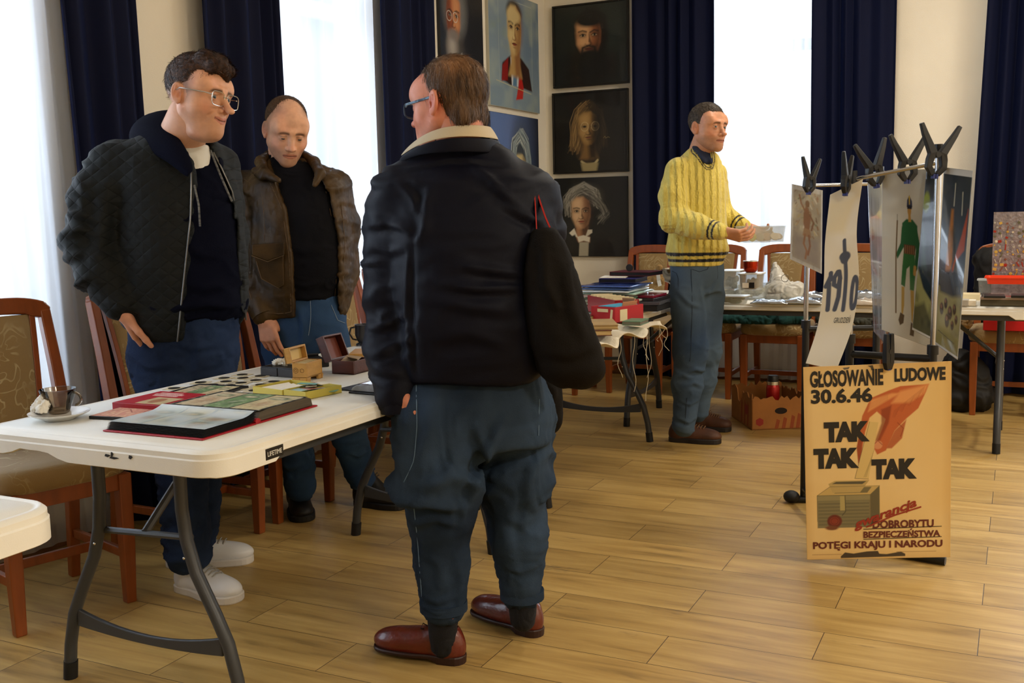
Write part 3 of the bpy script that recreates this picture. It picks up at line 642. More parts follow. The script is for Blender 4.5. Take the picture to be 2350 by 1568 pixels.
# pink booklet in black sleeve
def slab(name, label, cat, p0, p1, depth, th, m, z=ZT, bevel=.0015, group=None, build=True):
    a, an, w = frame_px(p0, p1, z); t = thing(name, label, cat, (a[0], a[1], z), an, group); return t, w
t, w = slab('display_folder', 'thin black folder with a pink patterned print on top, beside the cup', 'folder', (204, 962), (332, 968), .13, .008, M_BLACKC)
MB().box((w/2, .075, .004), (w, .15, .008)).build('folder_cover', M_BLACKC, t, bevel=.001)
p = Paint(w-.006, .144, .002, '#c98f7c'); p.mott('#8e4a42', 14, .6, 1, (1, 4)); p.mott('#e7cfa8', 9, .6, 2, (3, 1)); p.line([(.05, .5), (.3, .35), (.5, .6), (.8, .3)], .02, '#7d3034'); p.line([(.6, .2), (.7, .6)], .015, '#7d3034')
p.build('printed_sheet', M_PAINT, lambda x, z: np.stack([x + .003, z + .003, np.full(x.shape, .0083)], 1), t)
# red boxed book
t, w = slab('boxed_book', 'thick red book with white lettering and a small banknote picture on its cover', 'book', (258, 941), (352, 948), .15, .022, M_DKRED)
MB().box((w/2 + .01, .09, .010), (w + .02, .18, .020)).build('book_block', M_DKRED, t, bevel=.0015)
p = Paint(w+.016, .176, .0016, '#9c1220'); p.poly([(.42, .45), (.97, .45), (.97, .95), (.42, .95)], '#b7a37c'); p.mott('#7c8a68', 16, .4, 3)
p.poly([(0, 0), (1, 0), (1, .42), (0, .42)], '#9c1220'); p.poly([(0, 0), (.38, 0), (.38, 1), (0, 1)], '#9c1220'); p.ell(.66, .7, .12, .18, '#9a6a4c')
for i, (a_, b_) in enumerate(((.15, .62), (.12, .75), (.18, .7))):
    for u in np.arange(a_, b_, .045): p.poly([(u, .10 + i*.1), (u+.03, .10 + i*.1), (u+.03, .16 + i*.1), (u, .16 + i*.1)], '#e9d9cf', .003)
p.build('book_cover', M_PAINT, lambda x, z: np.stack([x + .002, z + .002, np.full(x.shape, .0204)], 1), t)
mb = MB()
for k in range(14): mb.box((w*.45 + k*.0045, -.0003, .006), (.003, .0006, .005))
mb.build('spine_lettering', mat('white_print', '#e6dcd2', .6), t)
# open album with banknotes
a, an, w = frame_px((463, 1011), (245, 988), ZT)       # fore edge of the near half, heading left
b = on_z(600, 975, ZT); e = on_z(717, 935, ZT); up = np.array([math.cos(an), math.sin(an)]); 
lx = math.hypot(b[0]-a[0], b[1]-a[1]); rx = math.hypot(e[0]-b[0], e[1]-b[1]); h2 = math.atan2(e[1]-a[1], e[0]-a[0])
t = thing('banknote_album', 'open album with red covers and black pages of green banknotes', 'album', (a[0], a[1], ZT), h2)
AH = .29                                             # page height; local x runs along the opened book, y up the page
mb = MB(); mb.box((lx/2 - .004, AH/2, .002), (lx, AH + .012, .004)); mb.box((lx + rx/2 + .012, AH/2, .002), (rx + .004, AH + .012, .004))
mb.build('album_cover', M_DKRED, t, bevel=.0018)
MB().tube([(lx + .004, -.004, .007), (lx + .004, AH + .004, .007)], .007, 10, flat=1.4).build('album_spine', M_DKRED, t, smooth=True)
M_PAGE = mat('black_album_page', '#17171a', .3); M_PED = mat('page_edges', '#4b4234', .7, noise=.4, nscale=60, stretch=(.1, .1, 12))
for k in range(7):
    z = .0055 + k*.0024; MB().rings([[(x, y, z + .0016*s + (.004 + .0011*k)*max(0, (x - lx*.72)/(lx*.28))**2) for x, y in ((.003 + .0012*k + u*(lx - .006), 0) for u in np.linspace(0, 1, 10))] + [(x, y, z - .0006 + (.004 + .0011*k)*max(0, (x - lx*.72)/(lx*.28))**2) for x, y in ((.003 + .0012*k + u*(lx - .006), 0) for u in np.linspace(1, 0, 10))] for s, yy in ((0, 0),)] + [[(x, AH, z + .0 + (.004 + .0011*k)*max(0, (x - lx*.72)/(lx*.28))**2) for x in (.003 + .0012*k + u*(lx - .006) for u in np.linspace(0, 1, 10))] + [(x, AH, z - .0006 + (.004 + .0011*k)*max(0, (x - lx*.72)/(lx*.28))**2) for x in (.003 + .0012*k + u*(lx - .006) for u in np.linspace(1, 0, 10))]]).build('album_page', M_PAGE, t)
rs = []
for y in (0, AH):
    P = [(lx + .008, y, .005), (lx + rx, y, .005), (lx + rx - .006, y, .024), (lx + rx - .02, y, .029), (lx + .05, y, .029), (lx + .02, y, .026), (lx + .008, y, .014)]; rs.append(P)
MB().rings(rs).build('page_block', M_PED, t, bevel=.001)
def notes(w_, h_, seed, pale):
    p = Paint(w_, h_, .0016, '#202022' if not pale else '#93a3a8')
    if not pale:
        cells = [(.04, .05, .96, .34, '#bda98a'), (.04, .36, .96, .65, '#6f8a5c'), (.04, .67, .96, .97, '#c9b88e')]
    else: cells = [(.05, .05, .95, .31, '#c3cfc8'), (.05, .33, .95, .62, '#cfcdb6'), (.05, .65, .5, .95, '#aebfba'), (.52, .65, .95, .95, '#cecdb8')]
    for i, (x0, y0, x1, y1, c) in enumerate(cells):
        p.poly([(x0, y0), (x1, y0), (x1, y1), (x0, y1)], c); xm, ym = (x0+x1)/2, (y0+y1)/2
        q = Paint.__new__(Paint); 
        p.line([(x0+.03, y0+.03), (x1-.03, y0+.03), (x1-.03, y1-.03), (x0+.03, y1-.03), (x0+.03, y0+.03)], .006, '#55704c' if not pale else '#b9c2b8', op=.8)
        p.ell(x1-.2, ym, .09, .10, '#50624a' if not pale else '#8c988c', .3); p.ell(x1-.2, ym-.01, .05, .06, '#c3b896', .4); p.ell(xm-.12, ym, .16, .07, '#a07a5a' if i != 1 else '#3f5a3a', .6, op=.7)
        for k in range(5): p.line([(x0+.08+.05*k, y0+.06), (x0+.1+.05*k, y1-.07)], .005, '#4d6147', op=.5)
    p.mott('#e8e2c8', 22, .35, seed); p.mott('#3c4a36', 30, .3 if not pale else .08, seed+1)
    if pale: p.mott('#cfdade', 4, .9, 5, thr=-.35); p.mott('#e0e8ea', 3, .7, 7, thr=-.1)
    return p
notes(rx - .03, AH - .006, 11, False).build('banknote_page', M_PAINT, lambda x, z: np.stack([lx + .016 + x, .003 + z, np.full(x.shape, .0296)], 1), t)
M_SLEEVE = mat('sleeved_page_paint', rough=.3, attr='Col', coat=.3)
notes(lx - .014, AH, 12, True).build('sleeved_page', M_SLEEVE, lambda x, z: np.stack([.011 + x, z, .0226 + .0117*np.maximum(0, (x + .011 - lx*.72)/(lx*.28))**2], 1), t)
# banknote sheet behind the album, leaning out
t, w = slab('banknote_sheet', 'black sheet of pale banknotes lying behind the open album', 'sheet', (424, 917), (506, 894), .2, .002, M_BLACKC)
MB().box((w/2 + .02, .02, .003), (w + .05, .17, .006)).build('backing_sheet', M_BLACKC, t)
p = notes(w + .03, .15, 21, False); p.build('banknote_print', M_PAINT, lambda x, z: np.stack([x - .0, z - .055, np.full(x.shape, .0064)], 1), t)
# coins in paper flips
CO = [(1195,407),(1335,417),(1055,433),(1200,433),(1300,450),(1070,460),(875,467),(1185,470),(1440,460),(965,485),(1340,485),(1100,490),(830,505),(1200,510),(985,510),(670,512),(695,541),(855,528),(575,557),(905,550),(735,567),(1290,528)]
M_COIN = mat('worn_coin', '#4c4a42', .35, metal=.7, noise=.3, nscale=90); first = None; r_ = random.Random(4)
for i, (x, y) in enumerate(CO):
    w_ = on_z(200 + x/3.357, 740 + y/3.357, ZT)
    if first is None:
        first = thing('coin_flip', 'small white card holder with a dark round coin, among rows on the table', 'coin holder', tuple(w_), 0, 'coins in paper holders')
        MB().box((0, 0, .0008), (.05, .05, .0016)).build('card_holder', M_FLIP, first, bevel=.0004); MB().lathe([(.001, .0014), (.0172, .0014), (.0172, .0024), (.016, .0027), (.001, .0026)], 24).build('coin', M_COIN, first, smooth=True); c = first
    else: c = copy_tree(first)
    c.location = (w_[0], w_[1], ZT); c.rotation_euler = (0, 0, r_.uniform(-.15, .25) + .1)
# open-topped cardboard boxes
def tray(mb, cx, cy, sx, sy, h, th=.002, z=0, mi=0, M=None):
    mb.box((cx, cy, z + th/2), (sx, sy, th), mi=mi, M=M)
    for a in ((cx, cy - sy/2 + th/2, sx, th), (cx, cy + sy/2 - th/2, sx, th)): mb.box((a[0], a[1], z + h/2), (a[2], a[3], h), mi=mi, M=M)
    for a in ((cx - sx/2 + th/2, cy, th, sy - 2*th), (cx + sx/2 - th/2, cy, th, sy - 2*th)): mb.box((a[0], a[1], z + h/2), (a[2], a[3], h), mi=mi, M=M)
    return mb
M_YEL = mat('yellow_card', '#c9b750', .6); M_YEL2 = mat('kraft_card', '#b3995c', .7)
a, an, w1 = frame_px((580, 903), (640, 914), ZT); b = on_z(700, 919, ZT); d = on_z(757, 899, ZT); w2 = math.hypot(b[0]-a[0], b[1]-a[1]) - w1; dp = math.hypot(d[0]-b[0], d[1]-b[1])
an = math.atan2(b[1]-a[1], b[0]-a[0])
t = thing('yellow_box', 'shallow yellow cardboard box in two halves full of old stamps and labels', 'box', (a[0], a[1], ZT), an)
tray(MB(), w1/2 - .001, dp/2, w1 - .004, dp, .020).build('box_half', M_YEL, t, bevel=.0005); tray(MB(), w1 + w2/2, dp/2, w2, dp*.96, .022).build('box_half', M_YEL, t, bevel=.0005)
mb = MB(); 
for k in range(4): mb.box((.02 + .028*k, dp*.5, .010), (.024, dp*.8, .001), rot=(.0, .35 - .1*k, .1*k))
tag(mb.build('paper_liner', M_PAPER, t), None)
STC = ['#b7a98a', '#9c6c60', '#6fa39b', '#d6cdb8', '#8aa68c', '#a9c3bd', '#c48f7e', '#4f6b62']
for k in range(12):
    m_ = mat(f'stamp_paper_{k%8}', STC[k % 8], .6); o = MB().box((0, 0, 0), (.045 + .01*(k % 3), .03, .0012)).build('stamp_card', m_, None)
    q = Matrix.Translation((a[0], a[1], ZT)) @ Matrix.Rotation(an, 4, 'Z') @ Matrix.Translation((w1 + w2*(.22 + .6*r_.random()), dp*(.25 + .5*r_.random()), .005 + .0026*k)) @ Euler((r_.uniform(-.06, .06), r_.uniform(-.06, .06), r_.uniform(-.9, .6))).to_matrix().to_4x4()
    o.matrix_world = q; tag(o, 'small printed stamp card lying loose in the yellow box', 'stamp', 'loose stamps and cards in the yellow box')
# light wooden casket, lid up
M_PINE = mat('light_carved_wood', '#b98a45', .45, noise=.15, nscale=14, stretch=(1, 1, 5), bump=.15, bscale=90)
M_WALNUT = mat('dark_reddish_wood', '#4a2014', .4, noise=.25, nscale=10, stretch=(1, 5, 5), bump=.2, bscale=80)
def casket(name, label, pa, pb, pc, h, m, lid_h, feet, open_deg, inner, content):
    a, an, w = frame_px(pa, pb, ZT); c = on_z(*pc, ZT); b = on_z(*pb, ZT); dp = math.hypot(c[0]-b[0], c[1]-b[1]); t = thing(name, label, 'box', (a[0], a[1], ZT), an)
    th = .006; z0 = .012 if feet else 0; body = MB(); tray(body, w/2, dp/2, w, dp, h - z0, th, z0)
    if feet:
        for x, y, sx, sy in ((.012, .004, .026, .008), (w-.012, .004, .026, .008), (.012, dp-.004, .026, .008), (w-.012, dp-.004, .026, .008), (.004, .012, .008, .026), (w-.004, .012, .008, .026), (.004, dp-.012, .008, .026), (w-.004, dp-.012, .008, .026)): body.box((x, y, z0/2 + .001), (sx, sy, z0 + .002), taper=1.15)
    body.build('box_body', m, t, bevel=.0012)
    M = Matrix.Translation((0, 0, h)) @ Matrix.Rotation(math.radians(-open_deg), 4, 'Y')        # hinged on the left side (local x = 0)
    mb = MB(); tray(mb, w/2, dp/2, w, dp, lid_h, th, 0, M=M @ Matrix.Translation((0, 0, lid_h)) @ Matrix.Scale(-1, 4, (0, 0, 1)))
    l = mb.build('lid', m, t, bevel=.0012)
    MB().box((w/2, dp/2, lid_h - .0065), (w - .014, dp - .014, .001), M=M).build('lid_lining', inner, l)
    return t, w, dp
t, w, dp = casket('wooden_casket', 'small light carved wooden casket standing open with papers inside', (672, 878), (704, 879), (745, 867), .058, M_PINE, .022, True, 100, mat('pale_wood_inside', '#dcb96c', .5), None)
mb = MB()
for k in range(7): mb.box((w*.5, .012 + k*.011, .036), (w*.72, .0012, .046), rot=(.18 - .03*k, 0, 0))
mb.build('paper_slips', M_CARD, t)
mb = MB()
for cx, r in ((.25, .008), (.25, .004), (.7, .006)):
    mb.tube([(w*cx + r*math.cos(q), -.0004, .036 + r*math.sin(q)) for q in np.linspace(0, 2*PI, 17)], .0005, 4)
mb.build('carved_pattern', mat('burnt_line', '#4a2c12', .6), t)
t, w, dp = casket('wooden_box', 'dark reddish wooden box with lifted lid at the far end of the near table', (762, 858), (812, 861), (848, 850), .042, M_WALNUT, .030, False, 112, mat('box_inside', '#6a2c16', .5), None)
mb = MB(); mb.box((w*.45, dp*.5, .040), (w*.6, dp*.6, .0015), rot=(.25, .1, .2)); mb.box((w*.6, dp*.42, .046), (w*.4, dp*.5, .0015), rot=(-.2, .25, .5)); mb.build('paper_slips', mat('brown_paper', '#a08a70', .7), t)
# grey compartment tray with flowers of paper
a, an, w = frame_px((598, 862), (676, 868), ZT); t = thing('coin_tray', 'dark grey two-part tray with a crumpled white paper on top', 'tray', (a[0], a[1], ZT), an)
M_DG = mat('dark_grey_card', '#2c2a2c', .5)
for k in range(2): tray(MB(), w*(.25 + .5*k) + .001*k, .055, w*.485, .11, .026, .002).build('tray_half', M_DG, t, bevel=.001)
MB().box((w*.5, .055, .0275), (w*.98, .108, .003)).build('tray_lid', M_BLACKC, t, bevel=.001)
V, F = (lambda s: s.mesh())(SDF((-.04, -.03, -.01), (.04, .03, .04), .0025).cone((-.02, 0, .006), (.02, .004, .008), .008, .009, .01)); V = wrinkle(V, F, .010, 80, ridge=.8, seed=9)
o = npmesh('crumpled_paper', V, F, M_PAPER); q = on_z(646, 838, ZT + .03); o.location = (q[0], q[1], ZT + .0295); tag(o, 'crumpled scrap of white paper on the grey tray lid', 'paper')
# black case behind the casket
a, an, w = frame_px((707, 846), (756, 842), ZT); t = thing('flat_case', 'flat black case lying between the light casket and the dark box', 'case', (a[0], a[1], ZT), an)
MB().box((w/2, .07, .011), (w, .14, .022)).build('case_body', M_BLACKC, t, bevel=.003); MB().box((w/2, .135, .026), (w*.9, .012, .008)).build('case_edge', M_BLACKC, t, bevel=.002)
# black ring album with glossy sheets
a, an, w = frame_px((800, 903), (905, 912), ZT); t = thing('ring_album', 'black album with glossy clear sleeves beside the navy jacket sleeve', 'album', (a[0], a[1], ZT), an)
M_NAVYC = mat('blueblack_cover', '#14161f', .35)
MB().box((w/2, .11, .0025), (w, .22, .005)).build('album_cover', M_NAVYC, t, bevel=.001); MB().box((-w*.20, .13, .0025), (w*.38, .2, .005)).build('album_cover', M_NAVYC, t, bevel=.001)
rs = []
for y in (.012, .2): rs.append([(x*w, y, z) for x, z in ((.0, .006), (1, .006), (1, .022), (.5, .026), (.12, .022), (.02, .014))])
MB().rings(rs).build('sleeve_stack', mat('grey_sleeves', '#8b8d92', .12, noise=.2, nscale=30, bump=.5, bscale=50), t, bevel=.001)
p = Paint(w*.85, .18, .002, '#cfd3d8'); p.mott('#6d6258', 16, .8, 8, thr=.1); p.mott('#ffffff', 9, .8, 4); p.ell(.3, .5, .08, .1, '#5e4a44'); p.ell(.6, .35, .06, .1, '#6d5a50')
p.build('photo_sleeve', mat('glossy_sleeve_paint', rough=.08, attr='Col', coat=1), lambda x, z: np.stack([.14*w + x, .014 + z, .0265 + 0*x + .0015*np.sin(x*60)], 1), t)
# tankard, small wooden box, sheet on the far part of the row
q = on_z(838, 792, ZT); t = thing('pewter_tankard', 'dark pewter tankard with round handle by the navy jacket sleeve', 'tankard', (q[0], q[1], ZT))
M_PEW = mat('pewter', '#4a4a4c', .3, metal=.9)
MB().lathe([(.001, 0), (.034, 0), (.034, .006), (.024, .011), (.030, .02), (.037, .04), (.036, .075), (.038, .08), (.036, .08), (.033, .05), (.001, .02)], 24).build('mug_body', M_PEW, t, smooth=True)
MB().tube([(-.034*RIGHT + np.array([0, 0, .07])), (-.052*RIGHT + np.array([0, 0, .066])), (-.058*RIGHT + np.array([0, 0, .045])), (-.046*RIGHT + np.array([0, 0, .024])), (-.03*RIGHT + np.array([0, 0, .02]))], .0035, 8).build('handle', M_PEW, t, smooth=True)
a, an, w = frame_px((800, 833), (850, 832), ZT); t = thing('flat_box', 'orange-brown flat wooden box half behind the dark box', 'box', (a[0], a[1], ZT), an)
MB().box((w/2, .07, .015), (w, .14, .03)).build('box_body', M_PINE, t, bevel=.002)
# ================================================================ the far part of the row (second table)
ZU = .7405
def block(name, label, cat, pa, pb, dep_, h, m, z=ZU, part='cover', group=None, bevel=.002, top=None, pages=None):
    a, an, w = frame_px(pa, pb, z); t = thing(name, label, cat, (a[0], a[1], z), an, group)
    if pages is not None:
        MB().box((w/2, dep_/2, h/2), (w - .006, dep_ - .006, h - .006)).build('pages', pages, t); mb = MB(); mb.box((w/2, dep_/2, .0015), (w, dep_, .003)); mb.box((w/2, dep_/2, h - .0015), (w, dep_, .003)); mb.box((.0015, dep_/2, h/2), (.003, dep_, h)); mb.build(part, m, t, bevel=.001)
    else: MB().box((w/2, dep_/2, h/2), (w, dep_, h)).build(part, m, t, bevel=bevel)
    return t, w
# lace cloth with fringe
M_CLOTH = mat('cream_cloth', '#d9cfb8', .9, bump=.6, bscale=160)
nx, ny = 60, 90; u, v = np.meshgrid(np.linspace(0, 1, nx), np.linspace(0, 1, ny)); xx = -2.30 + u*(.88 + .03*np.sin(v*17)); yy = 3.66 + v*(.80 + .03*np.sin(u*13))
yy = yy + .09*u**3*np.sin(v*3); ov = np.maximum(0, xx + 1.640)
zz = .7432 + .0012*np.sin(xx*60)*np.sin(yy*50) - .30*ov**1.5*0 - .13*ov + .012*np.sin(yy*38)*(ov > 0)*np.minimum(1, ov*10); ovn = np.maximum(0, 3.62 - yy); zz -= ovn
fringe_edge = np.stack([xx[:, -1], yy[:, -1], zz[:, -1]], 1)
o = npmesh('fringed_cloth', np.stack([xx, yy, zz], -1).reshape(-1, 3) - [-1.9, 4.0, .74], grid_faces(nx, ny), M_CLOTH); o.location = (-1.9, 4.0, .74); s_ = o.modifiers.new('s', 'SOLIDIFY'); s_.thickness = .004; s_.offset = 1
tag(o, 'cream cloth with loose hanging threads over the corner of the table', 'cloth')
M_THREAD = mat('cream_thread', '#cfc6b0', .9)
for k, j in enumerate((25, 33, 41, 48, 55, 62, 68, 74, 82, 87)):
    e0 = fringe_edge[j]; L_ = (.16, .24, .28, .13, .10, .22, .07, .10, .06, .15)[k]; n = 9
    MB().tube([(e0[0] + .012*math.sin(k*1.7 + i*.9)*i/n, e0[1] + .010*math.sin(k + i*.7), e0[2] - L_*i/n) for i in range(n+1)], .0013, 5).build('fringe_thread', M_THREAD, o, loc=(1.9, -4.0, -.74))
M_BRB = mat('brown_book', '#5e3320', .5, noise=.3, nscale=20, stretch=(1, 1, 1)); M_GRB = mat('green_book', '#5e8064', .45); M_PG = mat('aged_pages', '#b79a66', .8, noise=.2, nscale=50, stretch=(.1, .1, 8))
ZC_ = .7485
t, w = block('brown_book', 'large brown leather book, the lower of two at the cloth edge', 'book', (1352, 772), (1405, 771), .24, .022, M_BRB, ZC_, 'book_cover', 'books at the cloth edge', pages=M_PG)
a_ = t.location; t2 = thing('tan_book', 'tan book with worn pale cover lying on the brown one', 'book', (a_[0] + .005, a_[1] + .01, ZC_ + .0225), t.rotation_euler[2] + .03, 'books at the cloth edge')
MB().box((w*.62, .12, .009), (w*1.1, .22, .012)).build('pages', M_PG, t2); mb = MB(); mb.box((w*.62, .12, .001), (w*1.14, .23, .002)); mb.box((w*.62, .12, .0175), (w*1.14, .23, .003)); mb.build('book_cover', mat('tan_cover', '#a58758', .6, noise=.15, nscale=12), t2)
block('green_book', 'small pale green book at the corner of the fringed cloth', 'book', (1428, 747), (1470, 748), .13, .018, M_GRB, ZC_, 'book_cover', pages=mat('grey_pages', '#6f6c5c', .8))
M_RED = mat('red_cardboard', '#a80f1c', .5, noise=.12, nscale=9)
a, an, w = frame_px((1357, 738), (1411, 742), ZC_); c = on_z(1441, 731, ZC_); b = on_z(1411, 742, ZC_); dp = math.hypot(c[0]-b[0], c[1]-b[1])
t = thing('red_box', 'red cardboard box with torn flaps holding a bright blue booklet', 'box', (a[0], a[1], ZC_), an)
tray(MB(), w/2, dp/2, w, dp, .068, .004).build('box_body', M_RED, t, bevel=.0008)
mb = MB(); mb.box((w*.86, -.0008, .03), (.012, .001, .055), rot=(0, .12, 0)); mb.box((w*.5, -.0008, .052), (w*.45, .001, .014)); mb.box((w + .0008, dp*.3, .03), (.001, dp*.25, .05)); mb.build('torn_patch', M_CARD, t)
mb = MB(); mb.box((w*.4, dp - .003, .079), (w*.5, .0025, .024), rot=(.2, 0, .05)); mb.box((w*.9, dp*.6, .075), (.0025, dp*.5, .02), rot=(0, .3, 0)); mb.build('torn_flap', mat('torn_board', '#b5805c', .8), t)
bk = thing('blue_booklet', 'bright blue booklet lying on papers in the red cardboard box', 'booklet', (a[0], a[1], ZC_), an)
MB().box((w*.5, dp*.5, .030), (w*.86, dp*.86, .05)).build('paper_stack', M_CARD, bk); MB().box((w*.5, dp*.52, .0615), (w*.74, dp*.8, .013), rot=(.0, 0, .06)).build('booklet_cover', mat('sky_blue_card', '#3f97b5', .5), bk, bevel=.001)
# red archive tray with index cards
a_, an, w = frame_px((1335, 686), (1404, 700), ZC_ + .07); b = on_z(1402, 700, ZC_ + .07); w, dp = .34, .12; a = (b[0] - w*math.cos(an) - .03, b[1] - w*math.sin(an) + .13, ZC_)
t = thing('card_tray', 'long dark red plastic tray packed with index cards', 'tray', (a[0], a[1], ZC_), an)
tray(MB(), w/2, dp/2, w, dp, .078, .004).build('tray_body', mat('dark_red_plastic', '#8f0c1c', .3), t, bevel=.001); 
mb = MB(); k = 0
while k*.0075 < w - .02: mb.box((.010 + k*.0075, dp/2, .044 + .004*math.sin(k*2.3)), (.0012, dp - .02, .072 + .004*math.sin(k*1.3)), rot=(0, .15*math.sin(k*.9), 0)); k += 1
tag(mb.build('index_card', M_CARD, t), kind='stuff')
t, w = block('plastic_box', 'clear plastic box between the red tray and the bagged papers', 'box', (1404, 712), (1428, 712), .09, .062, M_CLEAR, ZU, 'box_body')
t, w = block('paperback', 'paperback lying half behind the red cardboard box', 'book', (1330, 737), (1358, 739), .16, .026, M_BRB, ZC_, 'book_cover', pages=M_PG)
# stack of bagged papers: each a floppy packet
PK = [('#24384a', .012), ('#8fa08a', .014), ('#9a7462', .012), ('#a7b39c', .014), ('#b9c4ba', .013), ('#7a9a86', .012), ('#a99c98', .012), ('#9cc0b4', .012), ('#c9d6e0', .012), ('#4f6fae', .014), ('#2e4d95', .010)]
zc = ZU; base_ = on_z(1392, 716, ZU); base_[1] += .12
for k, (cl, th) in enumerate(PK):
    m_ = mat(f'bagged_paper_{k}', cl, .15, coat=.8, bump=.4, bscale=25); nx = 14; u, v = np.meshgrid(np.linspace(-1, 1, nx), np.linspace(-1, 1, nx)); u, v = u.ravel(), v.ravel()
    sg = r_.random()*9; top = th*(.9 - .35*(u**4 + v**4)/2) + .0012*np.sin(u*7 + sg)*np.cos(v*6 + sg); bot = np.full(u.shape, .0) + .001
    hx, hy = .13 + .012*math.sin(k*2.1), .15; V = np.concatenate([np.stack([u*hx, v*hy, top], 1), np.stack([u*hx, v*hy, bot], 1)])
    g = grid_faces(nx, nx); i = np.arange(nx*nx).reshape(nx, nx); bd = np.concatenate([i[0, :-1], i[:-1, -1], i[-1, :0:-1], i[:0:-1, 0]]); bd2 = np.roll(bd, -1)
    F = np.concatenate([g, g[:, ::-1] + nx*nx, np.stack([bd2, bd, bd + nx*nx, bd2 + nx*nx], 1)])
    o = npmesh('paper_packet', V, F, m_); o.location = (base_[0] + .004 + .010*math.sin(k*1.9), base_[1] + .012*math.cos(k*2.7), zc); o.rotation_euler = (0, 0, .06*math.sin(k*3.1)); zc += th*.95
    nm = ('dark blue', 'grey green', 'brown', 'pale green', 'whitish', 'sea green', 'mauve grey', 'mint', 'pale blue', 'mid blue', 'deep blue')[k]
    tag(o, f'{nm} plastic-bagged packet, {["bottom", "second", "third", "fourth", "fifth", "sixth", "seventh", "eighth", "ninth", "tenth", "topmost"][k]} layer of the packet pile', 'packet', 'pile of bagged papers')
bx, by = base_[0], base_[1]
def put_block(name, label, cat, loc, rz, sz, m, pages=None, group=None, part='cover'):
    t = thing(name, label, cat, loc, rz, group); w, d, h = sz
    if pages: MB().box((0, 0, h/2), (w - .006, d - .006, h - .005)).build('pages', pages, t); mb = MB(); mb.box((0, 0, .0012), (w, d, .0024)); mb.box((0, 0, h - .0012), (w, d, .0024)); mb.box((-w/2 + .0012, 0, h/2), (.0024, d, h)); mb.build(part, m, t, bevel=.0006)
    else: MB().box((0, 0, h/2), (w, d, h)).build(part, m, t, bevel=.002)
    return t
M_BP = mat('black_pages', '#121216', .5)
put_block('blue_album', 'dark blue album lying on the pile of bagged packets', 'album', (bx + .01, by + .10, zc + .002), .05, (.19, .22, .022), mat('indigo_cover', '#20226a', .4), M_BP, 'albums', 'album_cover')
put_block('white_booklet', 'open white booklet on the dark blue album', 'booklet', (bx - .03, by + .08, zc + .025), .2, (.13, .15, .005), M_PAPER, None, 'albums', 'booklet_cover')
put_block('red_album', 'dark red album topmost on the pile under the round metal medal', 'album', (bx + .05, by + .18, zc + .031), -.1, (.22, .17, .020), mat('dark_red_leather', '#5c0e18', .4), M_BP, 'albums', 'album_cover')
t = thing('medal_stand', 'small round dark medal standing on the red album', 'medal', (bx + .02, by + .16, zc + .052)); MB().lathe([(.001, -.003), (.018, -.003), (.019, 0), (.018, .003), (.001, .003)], 20, M=Matrix.Translation((0, 0, .017)) @ Matrix.Rotation(PI/2, 4, 'X')).build('medal_disc', M_PEW, t, smooth=True)
q = on_z(1470, 716, ZU)
for k, (cl, nm, sz) in enumerate((('#0e1016', 'black', (.19, .22, .030)), ('#4a4c56', 'grey', (.21, .25, .016)), ('#2a2a30', 'charcoal', (.20, .22, .014)), ('#7b2038', 'wine red', (.19, .2, .012)))):
    zq = ZU + sum((.030, .016, .014, .012)[:k]) + .0005*k
    put_block('document_folder', f'{nm} folder in the low pile at the table corner, {["bottom one", "second up", "third up", "topmost with a shiny cover"][k]}', 'folder', (q[0] - .02 - .01*k, q[1] + .14 + .01*k, zq), .1*math.sin(k*2), sz, mat(f'folder_{nm}', cl, .22), M_BP if k == 0 else None, 'folders at the corner', 'folder_cover')
# silver trophy and paper bag
q = on_z(1527, 682, ZU); t = thing('silver_bowl', 'tarnished silver footed bowl behind the paper bag, left of the man in yellow', 'bowl', (q[0] + .03, q[1] + .05, ZU))
M_SIL = mat('tarnished_silver', '#77726a', .2, metal=1, noise=.3, nscale=20)
MB().lathe([(.001, 0), (.05, 0), (.052, .008), (.03, .016), (.018, .03), (.016, .06), (.022, .075), (.055, .09), (.075, .12), (.082, .155), (.086, .158), (.08, .158), (.07, .122), (.05, .096), (.001, .082)], 28).build('bowl_body', M_SIL, t, smooth=True)
MB().tube([(-.08, 0, .15), (-.105, 0, .15), (-.11, 0, .12), (-.07, 0, .11)], .004, 8).build('handle', M_SIL, t, smooth=True)
q = on_z(1508, 690, ZU); sd = SDF((-.05, -.04, 0), (.06, .05, .12), .004); sd.cone((0, 0, .03), (0, .004, .062), .034, .020, .02); sd.cone((.0, 0, .05), (.012, 0, .10), .010, .012, .01); V, F = sd.mesh(); V = wrinkle(V, F, .009, 50, ridge=.8, seed=1); V[:, 2] = np.maximum(V[:, 2], 0)
o = npmesh('paper_bag', V, F, mat('kraft_paper', '#9b7a4a', .8)); V2 = o.data; o.location = (q[0] - .03, q[1] + .10, ZU + .0748); tag(o, 'small crumpled brown paper bag on the folders in front of the silver bowl', 'bag')
q = on_z(1522, 690, ZU); o = MB().tube([(0, 0, .07), (.004, 0, .03), (.014, -.01, .0)], .010, 4, sq=True, flat=.12).build('paper_ribbon', M_PAPER, None); o.location = (q[0] - .045, q[1] + .05, ZU + .0755); tag(o, 'white paper strip hanging by the brown paper bag', 'paper')
